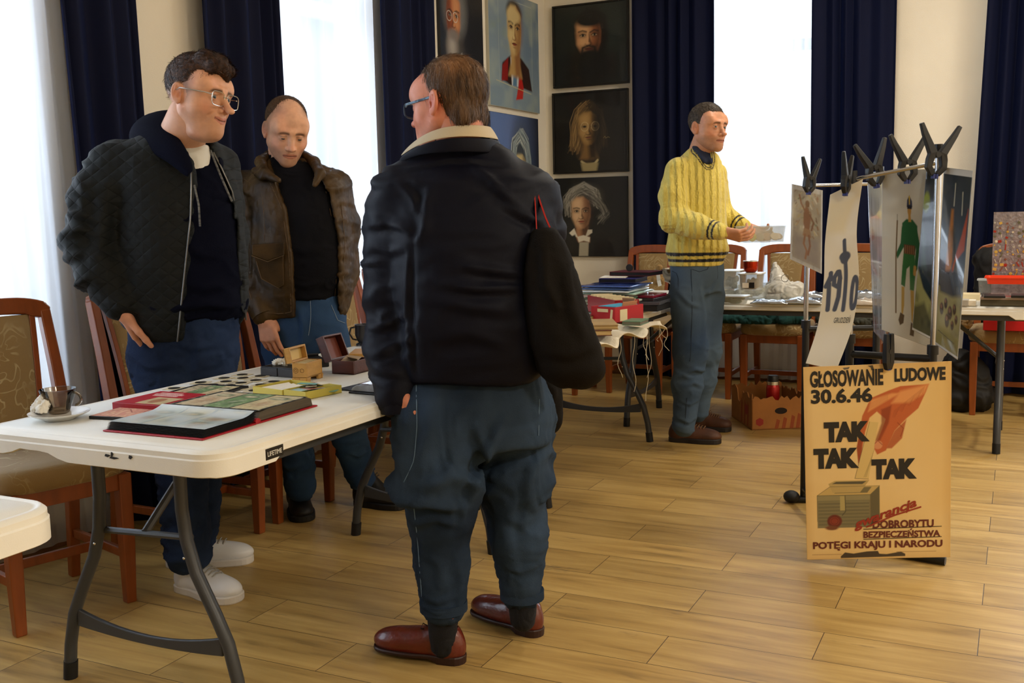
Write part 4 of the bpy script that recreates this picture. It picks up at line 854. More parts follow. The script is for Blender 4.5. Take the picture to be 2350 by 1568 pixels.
# ================================================================ the long table by the far wall
ZB = .7325
M_MILK = bpy.data.materials.new('milky_plastic'); M_MILK.use_nodes = True; nt = M_MILK.node_tree; N = nt.nodes; L = nt.links; N.clear()
o_ = N.new('ShaderNodeOutputMaterial'); t1 = N.new('ShaderNodeBsdfTransparent'); t1.inputs[0].default_value = (.92, .93, .93, 1); d1 = N.new('ShaderNodeBsdfPrincipled'); d1.inputs['Base Color'].default_value = (*hexc('#c9cac4'), 1); d1.inputs['Roughness'].default_value = .25
mx = N.new('ShaderNodeMixShader'); mx.inputs[0].default_value = .3; L.new(t1.outputs[0], mx.inputs[1]); L.new(d1.outputs[0], mx.inputs[2]); L.new(mx.outputs[0], o_.inputs[0])
def tub(label, px0, px1, py, h, dp, z, fill='#8a7c68', lidded=True, lab=None, group='plastic tubs', yoff=0):
    a = on_z(px0, py, z); b = on_z(px1, py, z); y = a[1] + yoff; sc = y/a[1]; x0, x1 = a[0]*sc, b[0]*sc; w = x1 - x0; t = thing('plastic_tub', label, 'tub', ((x0+x1)/2, y + dp/2, z), 0, group)
    f = .86; rs = [rrect(w/2*f, dp/2*f, .02, 4), rrect(w/2, dp/2, .022, 4)]
    mk = lambda R, zz: [(x, y_, zz) for x, y_ in R]
    MB().rings([mk(rs[0], .001), mk(rrect(w/2*(f+1)/2, dp/2*(f+1)/2, .021, 4), h/2), mk(rs[1], h - .004), mk(rrect(w/2 + .005, dp/2 + .005, .024, 4), h - .003), mk(rrect(w/2 + .005, dp/2 + .005, .024, 4), h), mk(rrect(w/2 - .003, dp/2 - .003, .02, 4), h), mk(rrect(w/2*f - .002, dp/2*f - .002, .018, 4), .004)]).build('tub_body', M_MILK, t, smooth=False)
    if lidded: MB().rings([mk(rrect(w/2 + .006, dp/2 + .006, .024, 4), h - .001), mk(rrect(w/2 + .006, dp/2 + .006, .024, 4), h + .004), mk(rrect(w/2 - .004, dp/2 - .004, .02, 4), h + .0045)]).build('tub_lid', mat('white_plastic_lid', '#c8ccca', .3), t)
    sd = SDF((-w/2, -dp/2, 0), (w/2, dp/2, h*.8), .006); rr = random.Random(int(px0*7 + py))
    for k in range(16): c = ((rr.random()-.5)*w*.62, (rr.random()-.5)*dp*.62, .012 + rr.random()*h*.5); sd.ell(c, (.006 + rr.random()*w*.12, .012 + rr.random()*.016, .008 + rr.random()*h*.13), k=.004)
    V, F = sd.mesh(); V[:, 2] = np.maximum(V[:, 2], .005); tag(npmesh('tub_filling', V, F, mat('tub_filling_' + fill[1:], fill, .7, noise=.5, nscale=30), t), kind='stuff')
    if lab: 
        mb = MB(); mb.box((-w*.16, -dp/2*.93 - .001, h*.32), (w*.3, .0012, h*.3), rot=(-.13*0, 0, 0)); l = mb.build('tub_label', M_PAPER, t); mb = MB(); mb.box((w*.14, -dp/2*.93 - .0014, h*.33), (w*.24, .0012, h*.34)); mb.build('tub_label', M_BLACKC, t)
    return t
tub('tall clear tub with dark bits, directly right of the yellow sweater hem', 1652, 1694, 668, .10, .16, ZB + .052, '#4c4a48', True, None, yoff=.10)
tub('clear lidded tub with a black and white label, under the red cup', 1694, 1744, 667, .082, .14, ZB + .083, '#8d7260', True, True, yoff=.0)
tub('wide clear tub under the labelled tub', 1690, 1759, 690, .082, .20, ZB, '#8f8568', False, yoff=.03)
tub('wide clear tub under the tall tub, next to the jeans', 1640, 1690, 690, .052, .22, ZB, '#8c8a76', False, yoff=.10)
tub('low clear tub with a white lid at the front, nearest to the jeans', 1640, 1712, 699, .042, .12, ZB, '#6a8684', True, yoff=-.02)
tub('low clear tub in front of the white carrier bag', 1747, 1790, 692, .034, .12, ZB, '#9b8c84', False, yoff=.08)
q = on_y(1723, 615, on_z(1723, 667, ZB+.083)[1] + .07)
t = thing('steel_cup', 'shiny orange-red steel cup on top of the labelled tub', 'cup', (q[0], q[1], ZB + .083 + .0868))
MB().lathe([(.001, 0), (.022, 0), (.030, .006), (.036, .018), (.038, .035), (.038, .058), (.035, .058), (.034, .03), (.001, .02)], 28).build('cup_body', mat('orange_red_metal', '#a82c0c', .22, metal=.75), t, smooth=True)
MB().lathe([(.0382, .055), (.0388, .057), (.0382, .0595), (.034, .0595), (.033, .055)], 28, cap=False).build('rim', M_STEEL, t, smooth=True)
# carrier bag
q = on_z(1782, 690, ZB); sd = SDF((-.12, -.09, 0), (.13, .10, .26), .006)
for a, b, r1, r2 in (((-.05, 0, .04), (.07, 0, .04), .045, .045), ((-.03, 0, .05), (-.045, .03, .185), .04, .008), ((.0, 0, .05), (-.03, .02, .14), .05, .02), ((.05, 0, .04), (.09, 0, .05), .045, .03)): sd.cone(a, b, r1, r2, .03)
V, F = sd.mesh(); V = wrinkle(V, F, .010, 28, ridge=.8, seed=5); V[:, 2] = np.maximum(V[:, 2], .0)
t = thing('carrier_bag', 'white plastic carrier bag slumped behind the low tub', 'bag', (q[0], q[1] + .14, ZB)); npmesh('bag_film', V, F, mat('white_bag_film', '#bdb9b0', .25), t)
MB().tube([(.030 + .019*math.cos(a), -.0745, .115 + .019*math.sin(a)) for a in np.linspace(0, 2*PI, 25)], .0013, 4).build('printed_ring', M_BLACKC, t)
# silver pouches
def pouch(label, px, py, z, sx, sy, rz, seed, m, yoff=0, th=.012, name='silver_pouch', cat='pouch', group='silver pouches'):
    q = on_z(px, py, z); nx = 22; u, v = np.meshgrid(np.linspace(-1, 1, nx), np.linspace(-1, 1, nx)); u, v = u.ravel(), v.ravel()
    e = (1 - np.abs(u)**3)*(1 - np.abs(v)**3); p3 = np.stack([u*2 + seed, v*2, 0*u], 1); n = vnoise(p3, 1.7)*.006 + vnoise(p3, 4)*.003
    top = .004 + th*e**.5 + n*e**.3; V = np.concatenate([np.stack([u*sx, v*sy, np.maximum(top, .002)], 1), np.stack([u*sx, v*sy, 0*u + .0005], 1)]); g = grid_faces(nx, nx); i = np.arange(nx*nx).reshape(nx, nx); bd = np.concatenate([i[0, :-1], i[:-1, -1], i[-1, :0:-1], i[:0:-1, 0]]); bd2 = np.roll(bd, -1)
    F = np.concatenate([g, g[:, ::-1] + nx*nx, np.stack([bd2, bd, bd + nx*nx, bd2 + nx*nx], 1)]); o = npmesh(name, V, F, m); o.location = (q[0], q[1] + sy + yoff, z); o.rotation_euler = (0, 0, rz); return tag(o, label, cat, group)
M_FOIL = mat('silver_foil', '#b6bcc4', .16, metal=.85, noise=.25, nscale=14, bump=.4, bscale=40)
pouch('crinkled silver pouch at the table front, just right of the low tubs', 1762, 698, ZB, .095, .07, .05, 1, M_FOIL)
pouch('crinkled silver pouch behind the front one, mostly covered', 1775, 690, ZB, .085, .06, -.1, 2, M_FOIL, yoff=.10)
pouch('large crinkled silver pouch in front of the rack pole', 1842, 698, ZB, .10, .07, -.03, 3, M_FOIL, th=.024)
pouch('crinkled silver pouch lying behind the large one at the rack pole', 1842, 690, ZB, .10, .06, .06, 4, M_FOIL, yoff=.10, th=.03)
pouch('pale wrapped packet seen between the hanging paper and the rack', 1985, 701, ZB, .07, .06, .02, 5, mat('pale_wrap', '#b3a798', .3, coat=.5, bump=.4, bscale=40), th=.025, name='wrapped_packet', cat='packet', group=None)
pouch('clear wrapped packet on the long table behind the pale one', 1982, 692, ZB, .075, .05, .02, 6, M_FOIL, yoff=.09, th=.045, name='wrapped_packet', cat='packet', group=None)
# right end
def bb(name, label, cat, px0, px1, py, dp, h, m, z=ZB, part='cover', yoff=0, rz=0, bevel=.002, group=None):
    a = on_z(px0, py, z); b = on_z(px1, py, z); w = b[0]-a[0]; t = thing(name, label, cat, ((a[0]+b[0])/2, a[1] + dp/2 + yoff, z), rz, group); MB().box((0, 0, h/2), (w, dp, h)).build(part, m, t, bevel=bevel); return t, w, dp
bb('card_box', 'flat cream card box behind the small papers, right of the rack', 'box', 2180, 2246, 694, .10, .032, M_CARD, part='box_body', yoff=.14)
bb('grey_packet', 'small grey and white packets by the front edge, right of the rack', 'packet', 2200, 2222, 703, .08, .030, mat('grey_white_card', '#a9a59c', .6), part='packet_body', yoff=.01)
bb('note_card', 'white folded card on a dark green folder at the table front', 'card', 2222, 2239, 703, .06, .028, M_PAPER, part='card_body', yoff=.01)
t, w, dp = bb('sleeve_stack', 'thick stack of clear document sleeves at the right end of the long table', 'folder', 2249, 2395, 703, .26, .03, mat('sleeve_edges', '#55503f', .4, noise=.5, nscale=20, stretch=(.2, .2, 25)), part='sleeve_pages', yoff=.01)
MB().box((0, 0, .0375), (w, dp, .015)).build('clear_cover', mat('pink_grey_gloss', '#a08e88', .12, coat=1), t, bevel=.003)
bb('black_wallet', 'flat black wallet on the clear sleeves, left one', 'wallet', 2256, 2306, 684, .12, .010, M_BLACKC, ZB + .0455, 'wallet_body', rz=.05)
bb('black_case', 'black case on the clear sleeves at the right picture edge', 'case', 2320, 2385, 684, .12, .012, M_BLACKC, ZB + .0455, 'case_body')
tub('small clear tub with reddish content at the right end', 2243, 2282, 686, .075, .13, ZB, '#7d4a40', True, group='plastic tubs', yoff=.30)
tub('long clear tub under the orange tray', 2286, 2400, 686, .075, .16, ZB, '#a89a80', True, group='plastic tubs', yoff=.30)
q = on_y(2262, 650, 5.98); z_ = ZB + .0805; t = thing('orange_tray', 'bright orange plastic tray on the clear tubs', 'tray', (q[0] + .18, 5.93, z_)); w = .36
rs_ = lambda x, y, z: [(p[0], p[1], z) for p in rrect(x, y, .012, 4)]
MB().rings([rs_(w/2 - .012, .085, 0), rs_(w/2 - .006, .09, .028), rs_(w/2 + .004, .10, .030), rs_(w/2 + .004, .10, .034), rs_(w/2 - .008, .088, .034), rs_(w/2 - .016, .08, .004)]).build('tray_body', mat('orange_plastic', '#d8380c', .35), t)
# sheet of pin badges, standing
A = on_y(2276, 633, 6.13); B = on_y(2276, 487, 6.13); C = on_y(2350, 633, 6.13); w, h = .34, B[2]-A[2]
t = thing('badge_board', 'upright shiny board crowded with small metal pin badges', 'board', (A[0], 6.10, ZB + .0)); zb = .012
MB().box((w/2, .0, (B[2] - ZB)/2 + .0), (w, .004, B[2] - ZB)).build('backing_board', mat('silvery_foil_board', '#8d8486', .3, metal=.5, noise=.3, nscale=40, bump=1, bscale=60), t)
rr = random.Random(3); pins = []
PC = ['#c9a24a', '#b9b4aa', '#8a5a48', '#e0d6c0', '#6e6a50', '#a83a2a', '#d9b45a', '#9a9ea4']
for k in range(96):
    x = .012 + .028*(k % 8) + rr.uniform(-.008, .008); z = A[2] - ZB + .012 + .0245*(k//8) + rr.uniform(-.006, .006)
    if z > h + (A[2] - ZB) - .01: continue
    kc_ = rr.randrange(8); m_ = mat(f'pin_metal_{kc_}', PC[kc_], .3, metal=.6); q = MB(); sh = rr.randrange(4); s_ = rr.uniform(.005, .0105)
    if sh == 0: q.lathe([(.001, 0), (s_, 0), (s_*.9, .003), (.001, .0035)], 10, M=Matrix.Translation((x, -.002, z)) @ Matrix.Rotation(PI/2, 4, 'X'))
    elif sh == 1: q.box((x, -.0035, z), (s_*1.8, .003, s_*1.5), rot=(0, rr.uniform(-.5, .5), 0))
    elif sh == 2: q.box((x, -.0035, z), (s_*.6, .003, s_*3), rot=(0, rr.uniform(-.6, .6), 0))
    else: q.prism([(s_*math.cos(a)*(1 if i % 2 else .55), s_*math.sin(a)*(1 if i % 2 else .55)) for i, a in enumerate(np.linspace(0, 2*PI, 11)[:-1])], 0, .003, M=Matrix.Translation((x, -.002, z)) @ Matrix.Rotation(PI/2, 4, 'X'))
    q.build('pin_badge', m_, t)
# ================================================================ under the far tables
M_GRN = mat('dark_green_fleece', '#0f3a38', .95, bump=.5, bscale=50); M_GLV = mat('beige_cloth', '#a58a62', .85, bump=.4, bscale=40)
def cloth_lump(name, label, cat, c, cones, m, amp=.012, sc=22, k=.02, zmin=0, seed=0, h=.007, group=None):
    P = np.array([p for q in cones for p in (q[0], q[1])]); R = max(q[2] for q in cones) + .03; sd = SDF(P.min(0) - R, P.max(0) + R, h)
    for a, b, r1, r2 in cones: sd.cone(a, b, r1, r2, k)
    V, F = sd.mesh(); V = wrinkle(V, F, amp, sc, ridge=.8, seed=seed); V[:, 2] = np.maximum(V[:, 2], zmin); o = npmesh(name, V, F, m); o.location = c; return tag(o, label, cat, group)
cloth_lump('green_blanket', 'dark green cloth laid over the two chair seats under the long table', 'cloth', (-1.60, 6.55, .507), [((-.26, 0, .02), (.40, .0, .03), .035, .04), ((.30, -.05, .03), (.40, .05, .06), .04, .05), ((-.2, -.08, .02), (.2, -.1, .02), .03, .03)], M_GRN, seed=2)
cloth_lump('dark_jacket', 'dark folded jacket on the chair seat behind the jeans', 'jacket', (-1.72, 6.66, .507), [((-.12, .08, .08), (.25, .08, .08), .05, .05)], M_BLACKC, seed=4, zmin=.045)
cloth_lump('beige_gloves', 'beige work gloves on the dark green cloth', 'gloves', (-1.47, 6.47, .565), [((-.07, 0, .02), (.0, 0, .03), .022, .02), ((0, 0, .025), (.10, -.02, .012), .018, .012), ((0, .01, .03), (.08, .03, .02), .016, .012)], M_GLV, .006, 60, seed=6, h=.004, zmin=0)
cloth_lump('knitted_hat', 'grey knitted hat on the chair seat behind the rack pole', 'hat', (-1.02, 6.55, .507), [((-.06, 0, .035), (.03, 0, .05), .035, .04)], mat('grey_wool', '#39403a', .9), .01, 40, seed=7, h=.005)
cloth_lump('grey_scarf', 'rolled grey scarf on the chair seat, seen right of the long paper sheet', 'scarf', (-.80, 6.52, .507), [((-.06, 0, .03), (.05, 0, .03), .03, .03), ((-.04, .02, .05), (.05, .02, .05), .02, .02)], mat('grey_scarf_wool', '#4a4c44', .9), .008, 40, seed=8, h=.005)
q = on_y(2222, 742, 6.5); t = thing('red_folder', 'bright red folder on the chair seat under the long table', 'folder', (.04, 6.52, .512), 0); MB().box((0, 0, .03), (.42, .30, .055)).build('folder_body', mat('bright_red_plastic', '#c0101c', .35), t, bevel=.004)
cloth_lump('tan_bag', 'crumpled tan paper bag beside the red folder', 'bag', (-.27, 6.5, .507), [((0, 0, .03), (.02, 0, .10), .035, .03)], mat('tan_paper', '#8f7652', .8), .012, 40, seed=9, h=.005)
cloth_lump('black_coat', 'black coat draped over the chair back right of the rack', 'coat', (-.04, 6.98, .45), [((-.14, .0, .44), (.17, 0, .50), .06, .07), ((-.14, -.03, .42), (-.15, -.06, .1), .06, .05), ((.15, -.03, .46), (.15, -.06, .1), .07, .06), ((-.05, -.03, .42), (-.05, -.04, .1), .07, .06), ((.06, -.03, .42), (.06, -.04, .1), .07, .06)], mat('black_cloth', '#08080a', .8, bump=.3, bscale=50), .014, 14, k=.06, seed=3, h=.012)
# cardboard box on the floor with a flask
M_CARDB = mat('brown_cardboard', '#96602a', .8, noise=.15, nscale=8); a = on_z(1725, 988, 0); b = on_z(1836, 984, 0); c = on_z(1666, 948, 0); w = math.hypot(*(b-a)[:2]); dp = math.hypot(*(c-a)[:2]); an = math.atan2(b[1]-a[1], b[0]-a[0])
an2 = math.atan2(c[1]-a[1], c[0]-a[0]); t = thing('cardboard_box', 'torn brown banana carton on the floor under the long table', 'box', (a[0], a[1], 0), an); w, dp = .30, .40
def ragged(L_, h0, seed, n=18):
    r = random.Random(seed); top = [(L_*k/n, h0 + r.uniform(-.012, .02) - (.06 if (seed == 2 and 8 < k < 13) else 0)) for k in range(n+1)]; return [(0, 0), (L_, 0)] + top[::-1]
sides = MB(); Rx = Matrix.Rotation(PI/2, 4, 'X'); th = .005
P = ragged(w, .175, 1); sides.prism(P, -th, 0, M=Rx); sides.prism(ragged(w, .19, 3), -th, 0, M=Matrix.Translation((0, dp, 0)) @ Rx)
sides.prism(ragged(dp, .185, 2), 0, th, M=Matrix.Rotation(PI/2, 4, 'Z') @ Rx); sides.prism(ragged(dp, .18, 5), 0, th, M=Matrix.Translation((w, 0, 0)) @ Matrix.Rotation(PI/2, 4, 'Z') @ Rx)
sides.box((w/2, dp/2, .003), (w, dp, .006)); sides.build('carton_body', M_CARDB, t)
M_INK = mat('carton_red_ink', '#8c2416', .7); hexa = lambda r: [(r*math.cos(PI/3*k + PI/6), r*math.sin(PI/3*k + PI/6)) for k in range(6)]
MB().prism(hexa(.024), 0, .0006, M=Matrix.Translation((.045, -.0002, .045)) @ Rx).build('printed_hexagon', M_INK, t); mb = MB(); mb.prism(hexa(.032), 0, .0006, M=Matrix.Translation((-.0007, .10, .10)) @ Matrix.Rotation(-PI/2, 4, 'Z') @ Rx); mb.build('printed_hexagon', M_INK, t)
mb = MB()
for k, x in enumerate((.13, .17, .215, .25)): mb.prism([(x, .005), (x + .02, .005), (x + .03, .05 + .01*k), (x + .012, .06 + .01*k)], 0, .0006, M=Matrix.Translation((0, -.0002, 0)) @ Rx)
mb.build('printed_stripe', mat('carton_orange_ink', '#8a3f18', .8), t); mb = MB()
for k, y in enumerate((.2, .26, .32)): mb.prism([(y, .01), (y + .025, .01), (y + .035, .13), (y + .01, .15)], 0, .0006, M=Matrix.Translation((-.0003, .41, 0)) @ Matrix.Rotation(-PI/2, 4, 'Z') @ Rx)
mb.build('printed_stripe', mat('carton_orange_ink', '#8a3f18', .8), t)
MB().prism([(.165 + .035*math.cos(q), .105 + .018*math.sin(q)) for q in np.linspace(0, 2*PI, 20)[:-1]], 0, .0008, M=Matrix.Translation((0, -.0002, 0)) @ Rx).build('hand_hole_shade', mat('hole_shade_paint', '#1c1008', .9), t)  # flat dark oval on the side, shade of the hand hole as colour
sd = SDF((0, 0, 0), (w, dp, .14), .010); rr = random.Random(8)
for k in range(18): sd.ell((rr.uniform(.05, w-.05), rr.uniform(.05, dp-.05), rr.uniform(.03, .07)), (.04, .05, .025), k=.02)
V, F = sd.mesh(); V[:, 2] = np.maximum(V[:, 2], .008); o = npmesh('crumpled_wrapping', V, F, mat('brown_wrapping', '#6d4c2c', .8, noise=.4, nscale=14)); o.location = t.location; o.rotation_euler = t.rotation_euler; tag(o, 'brown wrapping paper filling the banana carton', 'paper', kind='stuff')
q = on_z(1769, 955, .05); t = thing('vacuum_flask', 'red vacuum flask with black cap standing in the banana carton', 'flask', (q[0], q[1] + .05, .085))
MB().lathe([(.001, 0), (.036, 0), (.038, .004), (.038, .12), (.034, .135), (.032, .14), (.001, .14)], 24).build('flask_body', mat('red_metal', '#a01812', .3, metal=.4), t, smooth=True); MB().lathe([(.001, .139), (.034, .139), (.034, .158), (.001, .158)], 24).build('flask_collar', M_STEEL, t, smooth=True); MB().lathe([(.001, .157), (.031, .157), (.031, .182), (.026, .192), (.001, .194)], 24).build('cap', M_BLK, t, smooth=True)
cloth_lump('black_backpack', 'black backpack on the floor right of the big poster', 'backpack', (-.27, 6.66, 0), [((-.04, 0, .10), (-.02, 0, .26), .12, .10), ((.06, 0, .10), (.05, 0, .22), .11, .08)], mat('black_nylon', '#0a0b0d', .6, bump=.3, bscale=30), .014, 12, k=.05, seed=11, h=.012, zmin=.001)
# ================================================================ portraits on the walls
M_OIL = mat('oil_paint', rough=.38, attr='Col', coat=.25, bump=.25, bscale=120)
def eye(p, x, y, s, col='#1a120c'):
    p.ell(x, y, .05*s, .022*s, '#c9b496', .3); p.ell(x, y, .02*s, .021*s, col, .2); p.line([(x - .06*s, y - .012*s), (x, y - .03*s), (x + .06*s, y - .008*s)], .010*s, col, .004); p.line([(x - .07*s, y - .055*s), (x, y - .075*s), (x + .07*s, y - .05*s)], .022*s, col, .008, .8)
def face(p, cx, cy, s, lit, mid, dark, side=1, lip='#8a3b2c', eyes=True):
    A = lambda x, y: (cx + side*x*s, cy + y*s)
    p.poly([A(-.12, .10), A(.14, .10), A(.15, .42), A(.22, .60), A(-.20, .60), A(-.12, .42)], mid, .02); p.poly([A(-.02, .20), A(.16, .12), A(.17, .60), A(.02, .60)], dark, .03, .85)
    out = [A(-.205, -.10), A(-.19, -.24), A(-.10, -.33), A(.06, -.34), A(.18, -.25), A(.215, -.08), A(.205, .08), A(.16, .22), A(.07, .315), A(-.05, .315), A(-.14, .23), A(-.195, .08)]
    p.poly(out, mid, .012); p.poly([A(-.195, -.10), A(-.18, -.23), A(-.09, -.31), A(.02, -.31), A(.03, -.10), A(.0, .05), A(-.02, .28), A(-.10, .24), A(-.18, .08)], lit, .045, .9)
    p.poly([A(.10, -.30), A(.22, -.24), A(.23, .0), A(.20, .15), A(.08, .34), A(.05, .2), A(.12, .0)], dark, .05, .8); p.ell(*A(-.10, -.21), .09*s, .07*s, lit, .8, op=.7); p.ell(*A(-.12, .07), .06*s, .06*s, lit, .8, op=.6)
    for q in (-1, 1):                                   # sockets and cheeks
        p.ell(*A(q*.10, -.055), .075*s, .042*s, dark, .8, op=.55); p.line([A(q*.055, .09), A(q*.10, .17)], .012*s, dark, .012, .5)
    p.poly([A(.0, -.08), A(.055, .085), A(.03, .115), A(-.02, .10), A(.005, .0)], dark, .010, .75); p.line([A(-.012, -.10), A(-.02, .075)], .026*s, lit, .010); p.ell(*A(-.01, .085), .028*s, .022*s, lit, .5, op=.7); p.line([A(-.045, .108), A(-.01, .12), A(.045, .106)], .010*s, dark, .004)
    for q in (-1, 1):
        if not eyes: 
            p.line([A(q*.10 - .05, -.045), A(q*.10, -.055), A(q*.10 + .05, -.043)], .010*s, '#20140c', .004, .8); continue
        p.ell(*A(q*.10, -.045), .045*s, .018*s, '#a99578', .25); p.ell(*A(q*.10 + .004, -.046), .018*s, .019*s, '#150e0a', .2); p.line([A(q*.10 - .052, -.045), A(q*.10, -.068), A(q*.10 + .052, -.046)], .010*s, '#150d08', .003); p.line([A(q*.10 - .04, -.026), A(q*.10 + .04, -.026)], .006*s, dark, .004, .7)
        p.line([A(q*.10 - .07, -.095 + .01*q), A(q*.10, -.118), A(q*.10 + .065, -.098)], .022*s, '#1c120c', .008, .85)
    p.ell(*A(0, .170), .066*s, .020*s, lip, .35); p.line([A(-.07, .166), A(0, .160), A(.07, .166)], .008*s, '#2c120e', .003); p.ell(*A(0, .212), .05*s, .012*s, dark, .7, op=.6)
def tress(p, pts, w, cols, n=9, jit=.02, seed=1):
    r = np.random.RandomState(seed); P = np.array(pts, float); n = int(n*2.6); jit *= 1.8; w *= .5
    for k in range(n):
        o = r.uniform(-1, 1, 2)*jit; q = P + o + r.uniform(-1, 1, P.shape)*jit*.35; p.line([tuple(a) for a in q], w*r.uniform(.5, 1.3), cols[k % len(cols)], w*.6, .7)
def hang(name_lbl, cat, corners, paintfn, frame_col, border, wall, tilt=0):
    """corners: (left, right, top, bottom) in metres along the wall, wall = 'x' (far wall) or 'y' (window wall)"""
    l, r_, tp, bt = corners; w, h = r_ - l, tp - bt
    base = (l, YB - .012, bt) if wall == 'x' else (XL + .012, l, bt)
    t = thing('portrait_painting', name_lbl, cat, base, 0 if wall == 'x' else PI/2, 'portraits in the corner')
    mf = mat('picture_edge_' + frame_col[1:], frame_col, .45); th = .022
    MB().box((w/2, -.0, h/2), (w, th, h)).build('canvas_panel', mf, t, bevel=.002)
    if border:
        mb = MB(); b = .014
        for c, d in (((w/2, -.016, b/2), (w, .012, b)), ((w/2, -.016, h - b/2), (w, .012, b)), ((b/2, -.016, h/2), (b, .012, h - 2*b)), ((w - b/2, -.016, h/2), (b, .012, h - 2*b))): mb.box(c, d)
        mb.build('picture_frame', mat('black_frame', '#15120e', .3), t, bevel=.003)
    p = Paint(w - .006, h - .006, .0032); paintfn(p)
    p.build('painted_canvas', M_OIL, lambda x, z: np.stack([x + .003, np.full(x.shape, -th/2 - .0006), z + .003], 1), t)
    return t
def P1(p):
    p.C[:] = hexc('#0b0d0c'); p.ell(.95, .25, .6, .5, '#202b26', 1.0); p.ell(.52, .42, .16, .32, '#080706', .3); p.ell(.50, .36, .19, .27, '#070505', .2)
    p.ell(.52, .38, .22, .30, '#050404', .15); face(p, .48, .42, .78, '#d9a878', '#a5683f', '#2a140b', 1); p.ell(.48, .65, .13, .07, '#100906', .5); p.line([(.40, .535), (.48, .515), (.56, .535), (.565, .60), (.39, .60), (.40, .535)], .025, '#1a0f0a', .012); p.ell(.50, .20, .20, .085, '#050404', .25); p.ell(.50, .76, .36, .22, '#080808', .3)
def P2(p):
    p.C[:] = hexc('#0c0a07'); p.ell(.46, .50, .19, .34, '#5c472a', .25); p.mott('#120c06', 9, .5, 3, (5, 1), .1)
    p.C[:] = np.where((np.hypot((p.u-.46)/.24, (p.v-.5)/.40) > 1)[..., None], np.array(hexc('#0c0a07')), p.C)
    tress(p, [(.46, .18), (.36, .26), (.31, .42), (.30, .58), (.27, .70)], .014, ['#8a6c40', '#b3925c', '#4a3820', '#6b5230'], 18, .035, 2); tress(p, [(.50, .18), (.62, .26), (.68, .45), (.68, .66)], .014, ['#2c2012', '#3a2c18'], 12, .03, 3)
    p.ell(.50, .46, .155, .27, '#2c2010', .2); face(p, .48, .46, .62, '#b28d55', '#7c5d31', '#0c0804', 1, '#6b3c28', False)
    for x in (.43, .57): p.ell(x, .43, .05, .055, '#b99b64', .06, op=.25); p.ell(x, .43, .022, .012, '#1a1208', .3); p.line([(x + .052*math.cos(a), .43 + .056*math.sin(a)) for a in np.linspace(0, 2*PI, 24)], .006, '#c8b184', .002)
    p.ell(.60, .5, .06, .3, '#0a0704', .5, op=.8); p.line([(.38, .86), (.46, .91), (.56, .89), (.60, .85)], .03, '#b3a377', .006); p.poly([(.36, .88), (.62, .88), (.60, 1), (.38, 1)], '#9a8b60', .01); p.poly([(0, .9), (.36, .84), (.40, 1), (0, 1)], '#070604', .02); p.poly([(.62, .84), (1, .9), (1, 1), (.58, 1)], '#070604', .02)
    p.line([(.68, .58), (.7, .56), (.71, .585), (.74, .57), (.76, .58)], .004, '#8a7a55', .002)
def P3(p):
    p.C[:] = hexc('#0b0e10'); p.ell(.42, .24, .20, .14, '#4c4a42', .5); p.mott('#0b0e10', 12, .3, 7)
    tress(p, [(.20, .42), (.19, .30), (.28, .18), (.42, .12), (.56, .20), (.60, .32)], .020, ['#5c5850', '#8f8b80', '#3a3834', '#a9a59a'], 26, .035, 5); tress(p, [(.52, .24), (.66, .34), (.72, .46), (.64, .54)], .016, ['#4a4842', '#7b786e', '#2c2b28'], 14, .03, 6)
    face(p, .37, .45, .62, '#d8b48c', '#a97a56', '#3a2216', 1); p.poly([(.20, .70), (.27, .64), (.32, .76), (.24, .74)], '#ded7c6', .006); p.poly([(.52, .66), (.46, .66), (.42, .76), (.52, .70)], '#cfc7b4', .006)
    p.poly([(.31, .75), (.40, .73), (.49, .76), (.48, .82), (.40, .80), (.33, .82)], '#ddd5c2', .006); p.poly([(.34, .82), (.47, .82), (.46, 1), (.33, 1)], '#a9a28e', .008); p.poly([(0, .85), (.28, .72), (.33, .84), (.32, 1), (0, 1)], '#0a0908', .01); p.poly([(.50, .74), (.62, .62), (.95, .9), (.95, 1), (.47, 1)], '#101214', .01)
def P4(p):
    p.C[:] = hexc('#16171c'); p.ell(.34, .42, .26, .30, '#6b6a68', .3); face(p, .30, .52, .74, '#c98a5a', '#9b4f22', '#5a2b12', -1); p.ell(.32, .86, .20, .20, '#4a4540', .4); p.ell(.26, .80, .10, .12, '#a29a90', .7); p.ell(.30, .68, .12, .05, '#7a726a', .5)
    for x in (.2, .34): p.line([(x + .055*math.cos(a), .50 + .05*math.sin(a)) for a in np.linspace(0, 2*PI, 20)], .007, '#c9c4b8', .003)
    p.poly([(.30, .95), (.48, .84), (.50, 1.0), (.30, 1.0)], '#cfccc8', .01)
